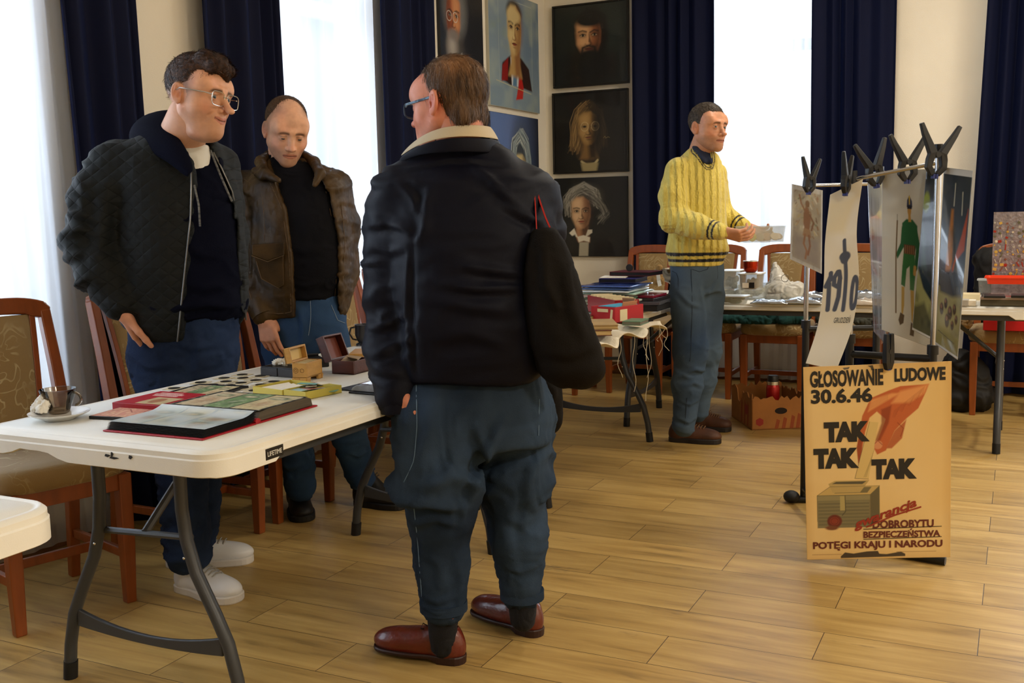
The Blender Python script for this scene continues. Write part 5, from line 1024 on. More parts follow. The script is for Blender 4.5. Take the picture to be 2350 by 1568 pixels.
def P5(p):
    p.C[:] = hexc('#7f93a0'); p.mott('#5b7396', 3, .8, 2, (1, .5)); p.mott('#a9b4a8', 5, .6, 5); p.mott('#8b9a86', 4, .6, 8, (1, 2), .1)
    p.line([(.18, .05), (.18, .8)], .006, '#aab4ae', .003); p.line([(.85, .05), (.85, .8)], .006, '#aab4ae', .003); p.line([(.18, .06), (.85, .06)], .006, '#aab4ae', .003)
    p.poly([(.22, .76), (.24, .62), (.40, .54), (.62, .54), (.78, .62), (.84, .82), (.60, .80), (.40, .80)], '#2c1613', .01); p.poly([(.24, .64), (.36, .56), (.34, .76), (.22, .78)], '#8a1a18', .008)
    p.poly([(.40, .55), (.58, .55), (.58, .8), (.42, .8)], '#c8ccd0', .008); p.poly([(.47, .60), (.53, .60), (.52, .8), (.44, .8)], '#5b7f9e', .006); p.poly([(.58, .62), (.66, .80), (.64, .90), (.5, .92), (.55, .8)], '#b8201a', .008)
    p.ell(.49, .15, .15, .10, '#2b211c', .2); face(p, .49, .32, .66, '#d9c38a', '#b9955c', '#8a5a34', 1); p.ell(.49, .185, .12, .06, '#d6bf88', .3); p.line([(.12, .78), (.82, .84)], .006, '#c8c090', .003)
def P6(p):
    p.C[:] = hexc('#5f78ad'); p.mix(np.clip((p.u - .35)*1.6, 0, 1), '#141827', .95); p.ell(.60, .46, .20, .36, '#3a4652', .4); face(p, .60, .62, .72, '#dcc98f', '#b3a07a', '#3a4038', 1)
    tress(p, [(.44, .44), (.48, .26), (.60, .18), (.72, .28), (.78, .46)], .022, ['#5d6d78', '#9fb0b4', '#39444e', '#c3cdc8'], 22, .03, 7); tress(p, [(.76, .40), (.82, .6), (.80, .9)], .02, ['#5d6d78', '#8fa0a6'], 10, .025, 8)
g = lambda px, py: on_y(px, py, YB - .03)
def cor(pl, pr, pt, pb): a = g(*pl); b = g(*pr); return (a[0], b[0], g(*pt)[2], g(*pb)[2])
hang('dark portrait of a bearded dark-haired man, topmost of three beside the curtain', 'painting', cor((1268, 110), (1442, 100), (1355, 5), (1355, 197)), P1, '#0c0c0c', True, 'x')
hang('dark portrait of a long-haired person in round glasses, middle one of three', 'painting', cor((1268, 300), (1441, 300), (1355, 208), (1355, 397)), P2, '#0c0a08', True, 'x')
hang('dark portrait of a grey-haired person with a white cravat, lowest of three', 'painting', cor((1272, 500), (1440, 500), (1355, 407), (1355, 589)), P3, '#0b0d0e', False, 'x')
h_ = lambda px, py: on_x(px, py, XL + .03)
def cory(pl, pr, pt, pb): a = h_(*pl); b = h_(*pr); return (a[1], b[1], h_(*pt)[2], h_(*pb)[2])
hang('portrait of a grey bearded man with an orange face, highest on the window wall', 'painting', cory((1012, 60), (1110, 60), (1060, -70), (1060, 158)), P4, '#141418', False, 'y')
hang('pale blue portrait of a man in a dark and red coat with a tie', 'painting', cory((1124, 100), (1238, 100), (1180, -14), (1180, 250)), P5, '#b7b3a2', False, 'y')
hang('blue portrait of a white-haired person, partly behind the front man', 'painting', cory((1128, 330), (1238, 330), (1183, 264), (1183, 500)), P6, '#35405c', False, 'y')
# ================================================================ poster rack
M_CHR = mat('chrome_tube', '#b8b8ba', .12, metal=1); zc0 = .63
A_ = at(1846, 1000, 4.22); B_ = at(2012, 740, 4.2); C_ = at(1950, 800, 3.62); D_ = at(2141, 800, 3.46)
rk = thing('garment_rack', 'black and chrome double garment rack used to hang posters', 'rack', (float((A_[0]+D_[0])/2), float((A_[1]+D_[1])/2), 0))
def up(P, z): return (P[0], P[1], z)
zt = {}
for nm, P, ptop in (('A', A_, (1850, 425)), ('B', B_, (2012, 400)), ('C', C_, (1968, 412)), ('D', D_, (2163, 352))):
    dp = float((P - 0) @ FWD); z1 = at(*ptop, dp)[2]; zt[nm] = z1; zj = at(*{'A': (1846, 742), 'B': (2012, 742), 'C': (1950, 775), 'D': (2143, 800)}[nm], dp)[2]
    MB().tube([up(P, .03), up(P, zj)], .0145, 12).build('lower_pole', M_BLK, rk, smooth=True, world=True); MB().tube([up(P, zj - .02), up(P, z1)], .010, 12).build('upper_pole', M_CHR, rk, smooth=True, world=True)
    MB().tube([up(P, zj - .02), up(P, zj + .012)], .019, 12).build('pole_collar', M_BLK, rk, smooth=True, world=True)
    MB().tube([up(P, z1 - .015), up(P, z1 + .03)], .015, 12).build('end_cap', M_BLK, rk, smooth=True, world=True)
def bar(nm, P, z0, Q, z1, r, m): MB().tube([up(P, z0), up(Q, z1)], r, 10).build(nm, m, rk, smooth=True, world=True)
bar('top_rail', A_, zt['A'] - .002, B_, zt['A'] - .002, .007, M_CHR); bar('top_rail', C_, zt['C'], D_, zt['D'] - .03, .007, M_CHR)
zAB = at(1846, 755, 4.22)[2]; zCD = at(2050, 822, 3.5)[2]; bar('cross_bar', A_, zAB, B_, zAB, .012, M_BLK); bar('cross_bar', C_, zCD, D_, zCD, .013, M_BLK); bar('side_bar', A_, .06, C_, .06, .011, M_BLK); bar('side_bar', B_, .06, D_, .06, .011, M_BLK)
for P, Q in ((A_, B_), (C_, D_)):
    d = (Q - P); d[2] = 0; L_ = np.linalg.norm(d); d /= L_; a = P - d*.05; b = Q + d*.06
    MB().tube([up(a, .016), up(b, .016)], .0155, 12).build('foot_bar', M_BLK, rk, smooth=True, world=True)
    MB().ball((a[0], a[1], .027), (.034, .034, .026), 14).build('foot_cap', M_RUB, rk, smooth=True, world=True)
# sheets
M_PLAST = mat('laminated_print', rough=.14, attr='Col', coat=.8, spec=.4)
def patch(name, label, cat, edges, paint, m=M_PLAST, thick=.0012, part='printed_side', group='hanging prints', back=True, name2='clear_sleeve', marg=0):
    """edges: list of (left point, right point) from top to bottom; paint over it"""
    Lp = np.array([e[0] for e in edges]); Rp = np.array([e[1] for e in edges]); n = len(edges); org = (Lp[0] + Rp[0])/2
    seg = np.r_[0, np.cumsum(np.linalg.norm(np.diff((Lp+Rp)/2, axis=0), axis=1))]; seg /= seg[-1]
    def fn(x, z):
        v = 1 - z/paint.h; u = x/paint.w; out = np.zeros((len(x), 3))
        def ip(P):
            r = np.zeros((len(v), 3))
            for c in range(3):
                if n > 2:
                    m_ = np.gradient(P[:, c], seg); i = np.clip(np.searchsorted(seg, v) - 1, 0, n-2); h = seg[i+1]-seg[i]; t = (v-seg[i])/h; t2, t3 = t*t, t**3
                    r[:, c] = (2*t3-3*t2+1)*P[i, c] + (t3-2*t2+t)*h*m_[i] + (-2*t3+3*t2)*P[i+1, c] + (t3-t2)*h*m_[i+1]
                else: r[:, c] = np.interp(v, seg, P[:, c])
            return r
        a, b = ip(Lp), ip(Rp); return a*(1-u)[:, None] + b*u[:, None]
    t = thing(name, label, cat, tuple(org), 0, group); o = paint.build(part, m, fn, t, origin=org)
    s = o.modifiers.new('s', 'SOLIDIFY'); s.thickness = thick; s.offset = -1
    return t, fn, org
def quadpx(tl, tr, br, bl, d): 
    d = d if isinstance(d, (list, tuple)) else [d]*4
    return [(at(*tl, d[0]), at(*tr, d[1])), (at(*bl, d[3]), at(*br, d[2]))]
def qsize(E): return float(np.linalg.norm(E[0][1]-E[0][0])), float(np.linalg.norm(E[-1][0]-E[0][0]))
# sheet with a leaping figure
E_ = quadpx((1817, 422), (1888, 437), (1886, 629), (1813, 595), (4.16, 4.12, 4.12, 4.16)); w, h = .155, .36
p = Paint(w, h, .0028, '#c9c8c4'); p.poly([(.07, .06), (.95, .06), (.95, .95), (.07, .95)], '#a9a08c'); p.mott('#d8cfb0', 7, .7, 4); p.mott('#8c8478', 12, .6, 6, (2, 1)); p.poly([(.07, .62), (.95, .6), (.95, .95), (.07, .95)], '#8f8682', .05, .8)
p.sf = .6
rr_ = np.random.RandomState(12); PC_ = ['#8d6b4c', '#c9b98a', '#7d8a5c', '#5f6f50', '#b3a27a', '#93694c', '#d9d2c0', '#6f5842', '#a98f6a', '#8f8682']
for k in range(70): x, y = rr_.uniform(.1, .9), rr_.uniform(.08, .62); an_ = rr_.uniform(-1.2, -.3) if x < .5 else rr_.uniform(-2.6, -1.9); l_ = rr_.uniform(.04, .12); p.line([(x, y), (x + l_*math.cos(an_), y + l_*math.sin(an_)*.6)], rr_.uniform(.008, .022), PC_[k % 10], .006, .75)
p.poly([(.40, .34), (.46, .24), (.56, .26), (.62, .38), (.60, .54), (.46, .56), (.40, .46)], '#8a6247', .012); p.ell(.52, .21, .07, .045, '#7a5a40', .2); p.poly([(.42, .52), (.62, .52), (.66, .62), (.38, .62)], '#9a7a5c', .01)
p.line([(.44, .30), (.32, .22), (.26, .12)], .022, '#8a6247', .006); p.line([(.60, .34), (.72, .42), (.66, .52)], .022, '#7d5840', .006); p.line([(.46, .60), (.42, .72), (.52, .80), (.48, .90)], .026, '#93694c', .006); p.line([(.58, .60), (.62, .72), (.56, .84)], .026, '#875c44', .006)
for x in (.0, .96): p.poly([(x, 0), (x + .05, 0), (x + .05, 1), (x, 1)], '#cfd0cf')
patch('hanging_print', 'small laminated print of a leaping figure, leftmost on the rack', 'print', E_, p)
# long paper sheet with a date
Lx = [(1905, 447), (1893, 560), (1890, 650), (1877, 745), (1849, 834)]; Rx_ = [(1980, 411), (1966, 530), (1971, 640), (1957, 745), (1920, 850)]; dd = [(3.60, 3.56), (3.59, 3.55), (3.58, 3.54), (3.57, 3.52), (3.54, 3.50)]
E_ = [(at(*l, d[0]), at(*r, d[1])) for l, r, d in zip(Lx, Rx_, dd)]; w, h = .125, .68
p = Paint(w, h, .0022, '#d0cabb'); p.mott('#c8b98c', 3, .5, 3, (1, 1), .1); p.poly([(0, .05), (.9, .08), (.6, .26), (0, .22)], '#cdbb86', .02, .5); p.mott('#b7b4ae', 4, .4, 8)
INK = '#3c4456'
def gl(pts, w_): p.line(pts, w_*1.5, INK, .0016)
gl([(.16, .52), (.20, .67)], .016); gl([(.08, .535), (.19, .485)], .018); gl([(.20, .46), (.19, .5)], .016)                    # 1
gl([(.40, .46), (.30, .49), (.30, .53), (.42, .545), (.47, .50), (.44, .46)], .016); gl([(.46, .50), (.46, .60), (.40, .67)], .016)   # 9
gl([(.62, .30), (.63, .46), (.64, .675)], .014); p.ell(.62, .385, .17, .026, INK, .1); p.ell(.60, .40, .12, .025, INK, .1)              # 7 as a cross
for a in [0]: gl([(.90 + .075*math.cos(q), .585 + .085*math.sin(q)) for q in np.linspace(0, 2*PI, 24)], .013)
t, fn, org = patch('paper_banner', 'long white paper strip with a dark painted date, twisting down from the rack', 'banner', E_, p, mat('banner_print', rough=.4, attr='Col', coat=.2))
def text_on(fn, paint, body, u0, v0, du, dv, m, parent, org, bold=0, lift=.0016, shear=0, name='lettering', rot=0):
    A, fs = fit_text(body, u0*paint.w, (1 - v0 - dv)*paint.h, du*paint.w, dv*paint.h, bold, shear, rot)
    P = fn(A[:, 0], A[:, 1]); e = 1e-3; N_ = np.cross(fn(A[:, 0] + e, A[:, 1]) - P, fn(A[:, 0], A[:, 1] + e) - P); N_ /= np.linalg.norm(N_, axis=1)[:, None] + 1e-12
    if ((EYEP - P.mean(0)) @ N_.mean(0)) < 0: N_ = -N_
    mb = MB(); mb.add([tuple(q) for q in (P + N_*lift - org)], fs); return mb.build(name, m, parent)
M_INKD = mat('dark_print_ink', '#20242c', .5); text_on(fn, p, 'GRUDZIEŃ', .44, .705, .46, .040, M_INKD, t, org, .0)
# narrow print seen edge-on with red
E_ = quadpx((1990, 397), (2030, 392), (2032, 792), (2004, 760), (3.98, 3.72, 3.72, 3.98)); p = Paint(.2, .62, .004, '#a8a6a4'); p.mott('#7d2f2c', 6, .8, 3, (1, 1.5)); p.mott('#6d7a9c', 7, .6, 6); p.mott('#d8d6d4', 5, .6, 9, (3, .6)); p.poly([(0, 0), (1, 0), (1, .17), (0, .14)], '#c4c0b4', .03); p.line([(.1, 0), (.12, 1)], .02, '#d7d7d7', .004)
patch('hanging_print', 'laminated red and blue print seen nearly edge-on beside the soldier print', 'print', E_, p)
# soldier print
E_ = quadpx((2024, 393), (2128, 388), (2140, 800), (2023, 757), (3.70, 3.60, 3.60, 3.70)); w, h = .22, .60; p = Paint(w, h, .0022, '#b5b5ae'); p.sf = .6; p.mott('#a3a6a6', 3, .5, 4); p.mott('#c3c0b2', 5, .4, 7); G = '#2c5a3c'
p.poly([(.42, .41), (.44, .31), (.53, .285), (.66, .285), (.76, .32), (.75, .42), (.70, .47), (.48, .47)], G, .006); p.poly([(.74, .32), (.80, .42), (.76, .56), (.68, .60), (.68, .55), (.72, .45)], G, .005); p.poly([(.43, .33), (.40, .43), (.30, .50), (.33, .53), (.47, .45), (.48, .35)], G, .005)
p.poly([(.47, .46), (.69, .46), (.70, .60), (.66, .70), (.58, .70), (.58, .56), (.52, .58), (.48, .69), (.40, .68), (.43, .57)], '#35663f', .005); p.poly([(.47, .435), (.70, .435), (.70, .49), (.47, .49)], '#5c4534', .004)
for k in range(5): p.line([(.50 + .04*k, .44), (.50 + .04*k, .485)], .003, '#8a6b50', .001)
p.poly([(.41, .69), (.47, .69), (.46, .80), (.43, .86), (.40, .85)], '#a58a4e', .004); p.poly([(.59, .70), (.66, .70), (.66, .82), (.63, .90), (.60, .88)], '#a58a4e', .004); p.poly([(.38, .85), (.46, .86), (.44, .91), (.37, .93), (.34, .90)], '#4f4438', .004); p.poly([(.59, .89), (.66, .90), (.64, .97), (.56, .97)], '#4f4438', .004)
p.ell(.595, .235, .040, .030, '#a5834c', .15); p.poly([(.57, .25), (.62, .25), (.63, .30), (.57, .30)], '#a5834c', .004); p.poly([(.54, .215), (.55, .175), (.60, .145), (.655, .18), (.66, .215)], '#38405a', .004); p.poly([(.585, .15), (.615, .15), (.61, .20), (.59, .20)], '#b59b3c', .003); p.poly([(.55, .205), (.65, .205), (.65, .225), (.55, .225)], '#2a2c36', .003)
p.line([(.335, .30), (.30, .52), (.29, .86)], .010, '#5c4a34', .002); p.line([(.335, .30), (.336, .26)], .004, '#6c6c60', .001); p.line([(.69, .56), (.68, .60)], .02, '#a5834c', .004)
patch('hanging_print', 'pale laminated print of a standing soldier in green uniform', 'print', E_, p)
# dark landscape poster in a clear sleeve, bent around the pole
def land(p, right):
    p.sf = .4; p.C[:] = hexc('#34383a'); p.mott('#4a4e44', 4, .6, 3, (1, .4)); p.mott('#22282c', 5, .6, 6, (2, .5))
    if right:
        p.poly([(.36, .22), (.44, .22), (.5, .50), (.40, .62), (.25, .60), (.30, .40)], '#a86a28', .02, .85); p.mott('#34383a', 18, .15, 2); p.poly([(.78, .35), (.95, .2), (.92, .42), (.62, .50), (.52, .60), (.40, .62), (.62, .46)], '#a3451f', .012, .85); p.line([(.72, .12), (.74, .24)], .006, '#a9a48c', .003); p.line([(.45, .08), (.44, .2)], .006, '#a9a48c', .003)
        p.poly([(0, .66), (1, .62), (1, 1), (0, 1)], '#857c4c', .02); p.poly([(0, .58), (.5, .55), (.9, .56), (.95, .66), (.6, .69), (.1, .69)], '#23292e', .03); p.mott('#4c4630', 14, .4, 9, (1, 1), .1)
        for x, y, r in ((.2, .78, .08), (.36, .74, .07), (.55, .78, .09), (.72, .75, .07), (.45, .83, .09), (.68, .84, .06), (.82, .80, .06)): p.ell(x, y, r, r*.42, '#33261f', .3); p.ell(x - .02, y - .012, r*.5, r*.16, '#6d4c38', .5)
        p.line([(.1, .91), (.8, .93)], .004, '#3c3826', .002)
    else:
        p.ell(.2, .2, .22, .06, '#7d8a34', .4); p.poly([(0, .55), (1, .78), (1, 1), (0, 1)], '#8a8a5a', .02); p.poly([(0, .50), (.3, .62), (1, .72), (1, .80), (.4, .72), (0, .6)], '#1f2a30', .02)
        p.mott('#22281f', 12, .55, 4, (1, 1), .15); p.poly([(0, .3), (.25, .4), (.5, .6), (.2, .6)], '#44564e', .05, .8); p.poly([(.0, .85), (.5, .8), (1, .92), (1, 1), (0, 1)], '#2c2c28', .04, .7)
    for a in ((0, .015), (.985, 1)): p.poly([(a[0], 0), (a[1], 0), (a[1], 1), (a[0], 1)], '#b9b8b2', .003)
    p.poly([(0, 0), (1, 0), (1, .035 if right else .0), (0, .035 if right else 0)], '#b9b8b2', .003); p.poly([(0, .985), (1, .985), (1, 1), (0, 1)], '#b9b8b2', .003)
p = Paint(.13, .60, .0026); land(p, False); patch('landscape_print', 'dark green rocky landscape print tucked left of the chrome pole', 'print', quadpx((2126, 389), (2158, 384), (2139, 781), (2093, 757), (3.585, 3.54, 3.54, 3.585)), p)
p = Paint(.15, .64, .0026); land(p, True); patch('landscape_print', 'dark rocky landscape print with orange flames, at the right end of the rack', 'print', quadpx((2166, 384), (2233, 392), (2197, 826), (2146, 790), (3.42, 3.30, 3.30, 3.42)), p)
# big poster clamped to the lower bar
E_ = quadpx((1843, 843), (2184, 829), (2181, 1279), (1852, 1285), (3.44, 3.36, 3.36, 3.43)); PW, PH = .492, .645; Y_ = '#d9b87c'
p = Paint(PW, PH, .0015, Y_); p.sf = .4; p.mott('#c9a058', 2.2, .45, 3); p.mott('#d6ad64', 3.1, .45, 8); p.ell(.5, .5, .75, .7, '#b58236', .9, op=0)
edge = np.minimum(np.minimum(p.u*p.a, (1-p.u)*p.a), np.minimum(p.v, 1-p.v)); p.mix(np.clip(1 - edge/.05, 0, 1), '#ac7e3c', .35)
SK, SD, SL = '#b0562c', '#7c2c14', '#d08a50'
p.poly([(.36, .42), (.40, .26), (.46, .17), (.58, .135), (.66, .115), (.85, .11), (.83, .15), (.78, .23), (.70, .28), (.62, .34), (.56, .44), (.50, .46), (.48, .43), (.53, .34), (.56, .28), (.50, .24), (.45, .27), (.42, .34), (.40, .42), (.39, .50), (.37, .50)], SK, .006)
p.poly([(.60, .20), (.66, .14), (.85, .11), (.82, .155), (.72, .20)], SL, .02); p.poly([(.46, .18), (.60, .15), (.66, .15), (.56, .19), (.44, .24)], SL, .014); p.poly([(.53, .23), (.60, .21), (.58, .30), (.50, .42), (.48, .40), (.53, .30)], SD, .012, .8)
p.poly([(.62, .34), (.70, .285), (.67, .38), (.60, .43), (.56, .43)], '#a85a34', .008); p.poly([(.36, .42), (.38, .36), (.40, .36), (.39, .5), (.37, .51)], SD, .008, .7); p.line([(.64, .30), (.68, .33), (.66, .37)], .003, SD, .002); p.ell(.505, .41, .032, .022, '#c58258', .2); p.line([(.475, .41), (.505, .388), (.535, .41)], .003, SD, .0015)
for k in range(26): x = .62 + .008*k; y = .235 - .0045*k; p.line([(x, y), (x - .012, y + .035 + .01*math.sin(k))], .0018, SD, .0012, .6)
for k in range(16): x = .44 + .009*k; y = .20 - .003*k; p.line([(x, y), (x - .004, y + .03)], .0016, SD, .0012, .5)
p.poly([(.45, .29), (.51, .295), (.44, .585), (.345, .58)], '#c9ab6a', .003); p.line([(.45, .29), (.345, .58), (.44, .585)], .0022, '#4a4230', .001); 
for k in range(6): p.line([(.485 - .004*k, .42 + .01*k), (.425 - .004*k, .575)], .0014, '#8f7a48', .001, .7)
# ballot box drawing
p.poly([(.08, .665), (.45, .665), (.45, .835), (.08, .835)], '#6f6648', .006); p.poly([(.45, .665), (.515, .62), (.515, .80), (.45, .835)], '#5b5238', .005); p.poly([(.08, .665), (.17, .62), (.515, .62), (.45, .665)], '#b79a5c', .003); p.poly([(.08, .665), (.45, .665), (.45, .692), (.08, .692)], '#857a54', .003); p.poly([(.20, .655), (.26, .625), (.46, .625), (.43, .655)], '#6b6040', .004)
p.poly([(.16, .605), (.205, .59), (.445, .59), (.38, .652), (.19, .652)], '#ad935a', .003); p.poly([(.185, .606), (.215, .595), (.425, .595), (.395, .61)], '#4e4836', .003); p.mott('#4a4534', 18, .0, 3)
for k in range(22): y = .70 + .006*k; p.line([(.09, y), (.44, y + .003*math.sin(k*2))], .0022, '#4f4a34' if k % 3 else '#8c8058', .002, .6)
p.poly([(.24, .67), (.275, .67), (.275, .745), (.24, .745)], '#a3925c', .003); p.line([(.275, .67), (.278, .75), (.255, .77)], .004, '#3c3828', .002); p.ell(.20, .80, .052, .034, '#5c1d12', .15); p.ell(.20, .80, .038, .024, '#7d2c1c', .3); p.ell(.18, .835, .045, .012, '#6a3a22', .4)
for r in (.03, .02): p.line([(.20 + r*math.cos(q)*1.25, .80 + r*.8*math.sin(q)) for q in np.linspace(0, 2*PI, 20)], .0022, '#4a140c', .001)
p.line([(.08, .665), (.45, .665), (.515, .62), (.17, .62), (.08, .665), (.08, .80)], .0018, '#3c3726', .001); p.line([(.45, .665), (.45, .83)], .0018, '#3c3726', .001)
p.poly([(.24, .985), (.27, .965), (.33, .972), (.42, .962), (.50, .960), (.51, .975), (.56, .978), (.66, .966), (.69, .978), (.69, .99), (.24, .995)], '#3a2f22', .003); p.poly([(.27, .012), (.32, .008), (.31, .02), (.28, .022)], '#5a5248', .002); p.poly([(.44, .006), (.475, .004), (.485, .028), (.465, .03), (.46, .016)], '#3a352c', .002)
for x0, x1, y in ((.04, .24, .975), (.63, .90, .967)):
    for q in np.arange(x0, x1, .011): p.line([(q, y), (q + .007, y)], .0030, '#7a5228', .001, .7)
t, fn, org = patch('election_poster', 'large yellow referendum poster with a red hand dropping a ballot, clamped low on the rack', 'poster', E_, p, mat('poster_print', rough=.28, attr='Col', coat=.25), group=None)
M_PINK = mat('poster_black_ink', '#1c1a18', .4); M_PRED = mat('poster_red_ink', '#8c2a16', .5); M_PRB = mat('poster_brown_ink', '#5e2416', .5)
def T_(s, u0, v0, du, dv, m, b=.01, sh=0, rot=0): return text_on(fn, p, s, u0, v0, du, dv, m, t, org, b, shear=sh, rot=rot)
T_('GŁOSOWANIE', .045, .022, .50, .085, M_PINK, .042); T_('LUDOWE', .62, .025, .34, .068, M_PINK, .046)
T_('30.6.46', .05, .115, .42, .075, M_PINK, .040); T_('TAK', .135, .285, .315, .105, M_PINK, .085); T_('TAK', .06, .42, .315, .105, M_PINK, .085); T_('TAK', .46, .483, .31, .105, M_PINK, .085)
T_('DOBROBYTU', .465, .80, .42, .042, M_PRB, .036); T_('BEZPIECZEŃSTWA', .40, .845, .53, .046, M_PRB, .036); T_('POTĘGI KRAJU I NARODU', .045, .905, .90, .050, M_PRB, .036)
T_('gwarancja', .345, .80, .46, .058, M_PRED, .035, .35, math.radians(19))
# underlines as thin printed strips
def strip(pts, wd, m, nm):
    mb = MB(); P = np.array(pts, float)
    for a, b in zip(P[:-1], P[1:]):
        X = np.array([a[0]*PW, b[0]*PW]); Z = np.array([(1-a[1])*PH, (1-b[1])*PH]); d = np.array([X[1]-X[0], Z[1]-Z[0]]); d /= np.linalg.norm(d); n_ = np.array([-d[1], d[0]])*wd/2
        q = fn(np.array([X[0]-n_[0], X[1]-n_[0], X[1]+n_[0], X[0]+n_[0]]), np.array([Z[0]-n_[1], Z[1]-n_[1], Z[1]+n_[1], Z[0]+n_[1]])); v = (EYEP - q.mean(0)); v /= np.linalg.norm(v)
        mb.add([tuple(k) for k in q + v*.0018 - org], [(0, 1, 2, 3)])
    return mb.build(nm, m, t)
strip([(.40, .845), (.94, .838)], .0022, M_PINK, 'printed_line'); strip([(.40, .898), (.94, .892)], .0022, M_PINK, 'printed_line'); strip([(.42, .835), (.62, .775), (.80, .735)], .005, M_PRED, 'printed_line')
# spring clamps
def clamp_at(P, sc, yaw, label, open_=1., roll=0, down=False):
    t = thing('spring_clamp', label, 'clamp', tuple(P), yaw, 'spring clamps')
    for s in (-1, 1):
        if down: pts = [(s*.012, 0, .07), (s*.011, 0, .03), (s*.010, 0, 0), (s*.010, 0, -.03), (s*.004, 0, -.055)]; r = [.007, .009, .010, .010, .008]
        else: pts = [(s*.052*open_, 0, .088), (s*.040*open_, 0, .062), (s*.014, 0, .012), (s*.019, 0, -.006), (s*.021, 0, -.026), (s*.006, 0, -.046)]; r = [.0055, .0075, .0105, .009, .0085, .0065]
        pts = [(x*sc, y*sc, z*sc) for x, y, z in pts]; o = MB().tube(pts, [q*sc for q in r], 4, sq=True, up=(0, 1, 0)).build('clamp_jaw', M_BLK, t, bevel=.0025)
        if roll: o.rotation_euler = (0, roll, 0)
        MB().box((s*.004*sc, 0, (-.05 if not down else -.052)*sc), (.006*sc, .014*sc, .012*sc)).build('clamp_pad', mat('blue_pad', '#202a6c', .5), o)
    MB().tube([(0, -.011*sc, .008*sc), (0, .011*sc, .008*sc)], .008*sc, 10).build('clamp_spring', M_STEEL if False else M_BLK, t, smooth=True)
yawc = math.atan2(RIGHT[1], RIGHT[0])
clamp_at(at(1858, 414, 4.10), 1.0, yawc + .5, 'black spring clamp at the leaping figure print, leftmost of the clamps', .9, .1)
clamp_at(at(1942, 412, 3.55), 1.0, yawc + .9, 'black spring clamp holding the long white paper strip', .8, .15)
clamp_at(at(2006, 390, 3.68), 1.15, yawc + .3, 'black spring clamp at the red print, above the rail end', 1.05, -.2)
clamp_at(at(2083, 378, 3.57), 1.15, yawc + .15, 'black spring clamp on the soldier print', 1.1, .0)
clamp_at(at(2150, 362, 3.40), 1.2, yawc + .1, 'black spring clamp at the capped pole, highest of the clamps', 1.05, .1)
clamp_at(at(2039, 812, 3.38), .95, yawc + .5, 'black spring clamp gripping the top edge of the yellow poster', down=True)
# ================================================================ people
def nrm(v): v = np.array(v, float); return v/np.linalg.norm(v)
def skin_mat(name, rough=.48):
    m = mat(name, rough=rough, attr='Col', spec=.4, noise=.06, nscale=60, bump=.12, bscale=300); b = m.node_tree.nodes['Principled BSDF']
    b.inputs['Subsurface Weight'].default_value = .12; b.inputs['Subsurface Radius'].default_value = (.012, .005, .003); return m
M_SKIN = skin_mat('skin')
def hair_mat(name, c1, c2, st=(60, 6, 60)):
    return mat(name, c1, .55, color2=c2, nscale=3.2, stretch=st, noise=.05, bump=.6, bscale=3.5, bstretch=st, spec=.25, bdetail=6)
class Person:
    def __init__(s, px, dep, label, name='person'):
        s.dep = dep; o = at(px, 784, dep); s.O = np.array([o[0], o[1], 0]); s.t = thing(name, label, 'person', tuple(s.O), -YAW); s.bV, s.bF, s.bC, s.n = [], [], [], 0
    def L(s, px, py, dd=0):
        q = at(px, py, s.dep + dd) - s.O; return np.array([q @ RIGHT, q @ FWD, q[2]])
    def F(s, px, py, z=0):                  # point of a level plane
        q = on_z(px, py, z) - s.O; return np.array([q @ RIGHT, q @ FWD, z])
    def sec(s, py, xl, xr, b, dd=0, ang=0, k=1.):
        a = s.L(xl, py, dd); c = s.L(xr, py, dd); return ((a[2] + c[2])/2, (a[0] + c[0])/2, a[1], (c[0] - a[0])/2*k, b, ang)
    def put(s, name, V, F, m, cols=None, parent=None): return npmesh(name, V, F, m, parent or s.t, cols)
    def skin(s, V, F, C):
        s.bV.append(V); s.bF.append(F + s.n); s.bC.append(np.broadcast_to(C, V.shape) if np.ndim(C) == 1 else C); s.n += len(V)
    def core(s, chains, col='#c99a78'):
        pts = [p for c, r in chains for p in c]; S_ = SDF(*bounds(pts, .14), .016)
        for c, r in chains: S_.chain(c, r, .03)
        V, F = S_.mesh(); s.skin(relax(V, F, 1), F, np.array(hexc(col)))
    def finish(s): return npmesh('body', np.concatenate(s.bV), np.concatenate(s.bF), M_SKIN, s.t, np.concatenate(s.bC))
    def obj(s, name, sd, m, wr=(), sm=1, cols=None, parent=None, cr=None):
        V, F = sd.mesh(); V = relax(V, F, sm, .5)
        for w in wr:
            msk = w.get('mask'); V = wrinkle(V, F, w['amp'], w['sc'], w.get('st', (1, 1, 1)), w.get('ridge', .6), w.get('seed', 1.), msk(V) if msk else None)
        if cr: V = crease(s, V, F, cr)
        return s.put(name, V, F, m, cols(V) if cols else None, parent), V
def proj_px(Wd):
    Wd = np.asarray(Wd) - EYEP; q = Wd @ CAMB; q = q/(CAMB**2).sum(0); k = FPX/q[:, 2]; return 1175 + q[:, 0]*k, 784 - q[:, 1]*k, q[:, 2]
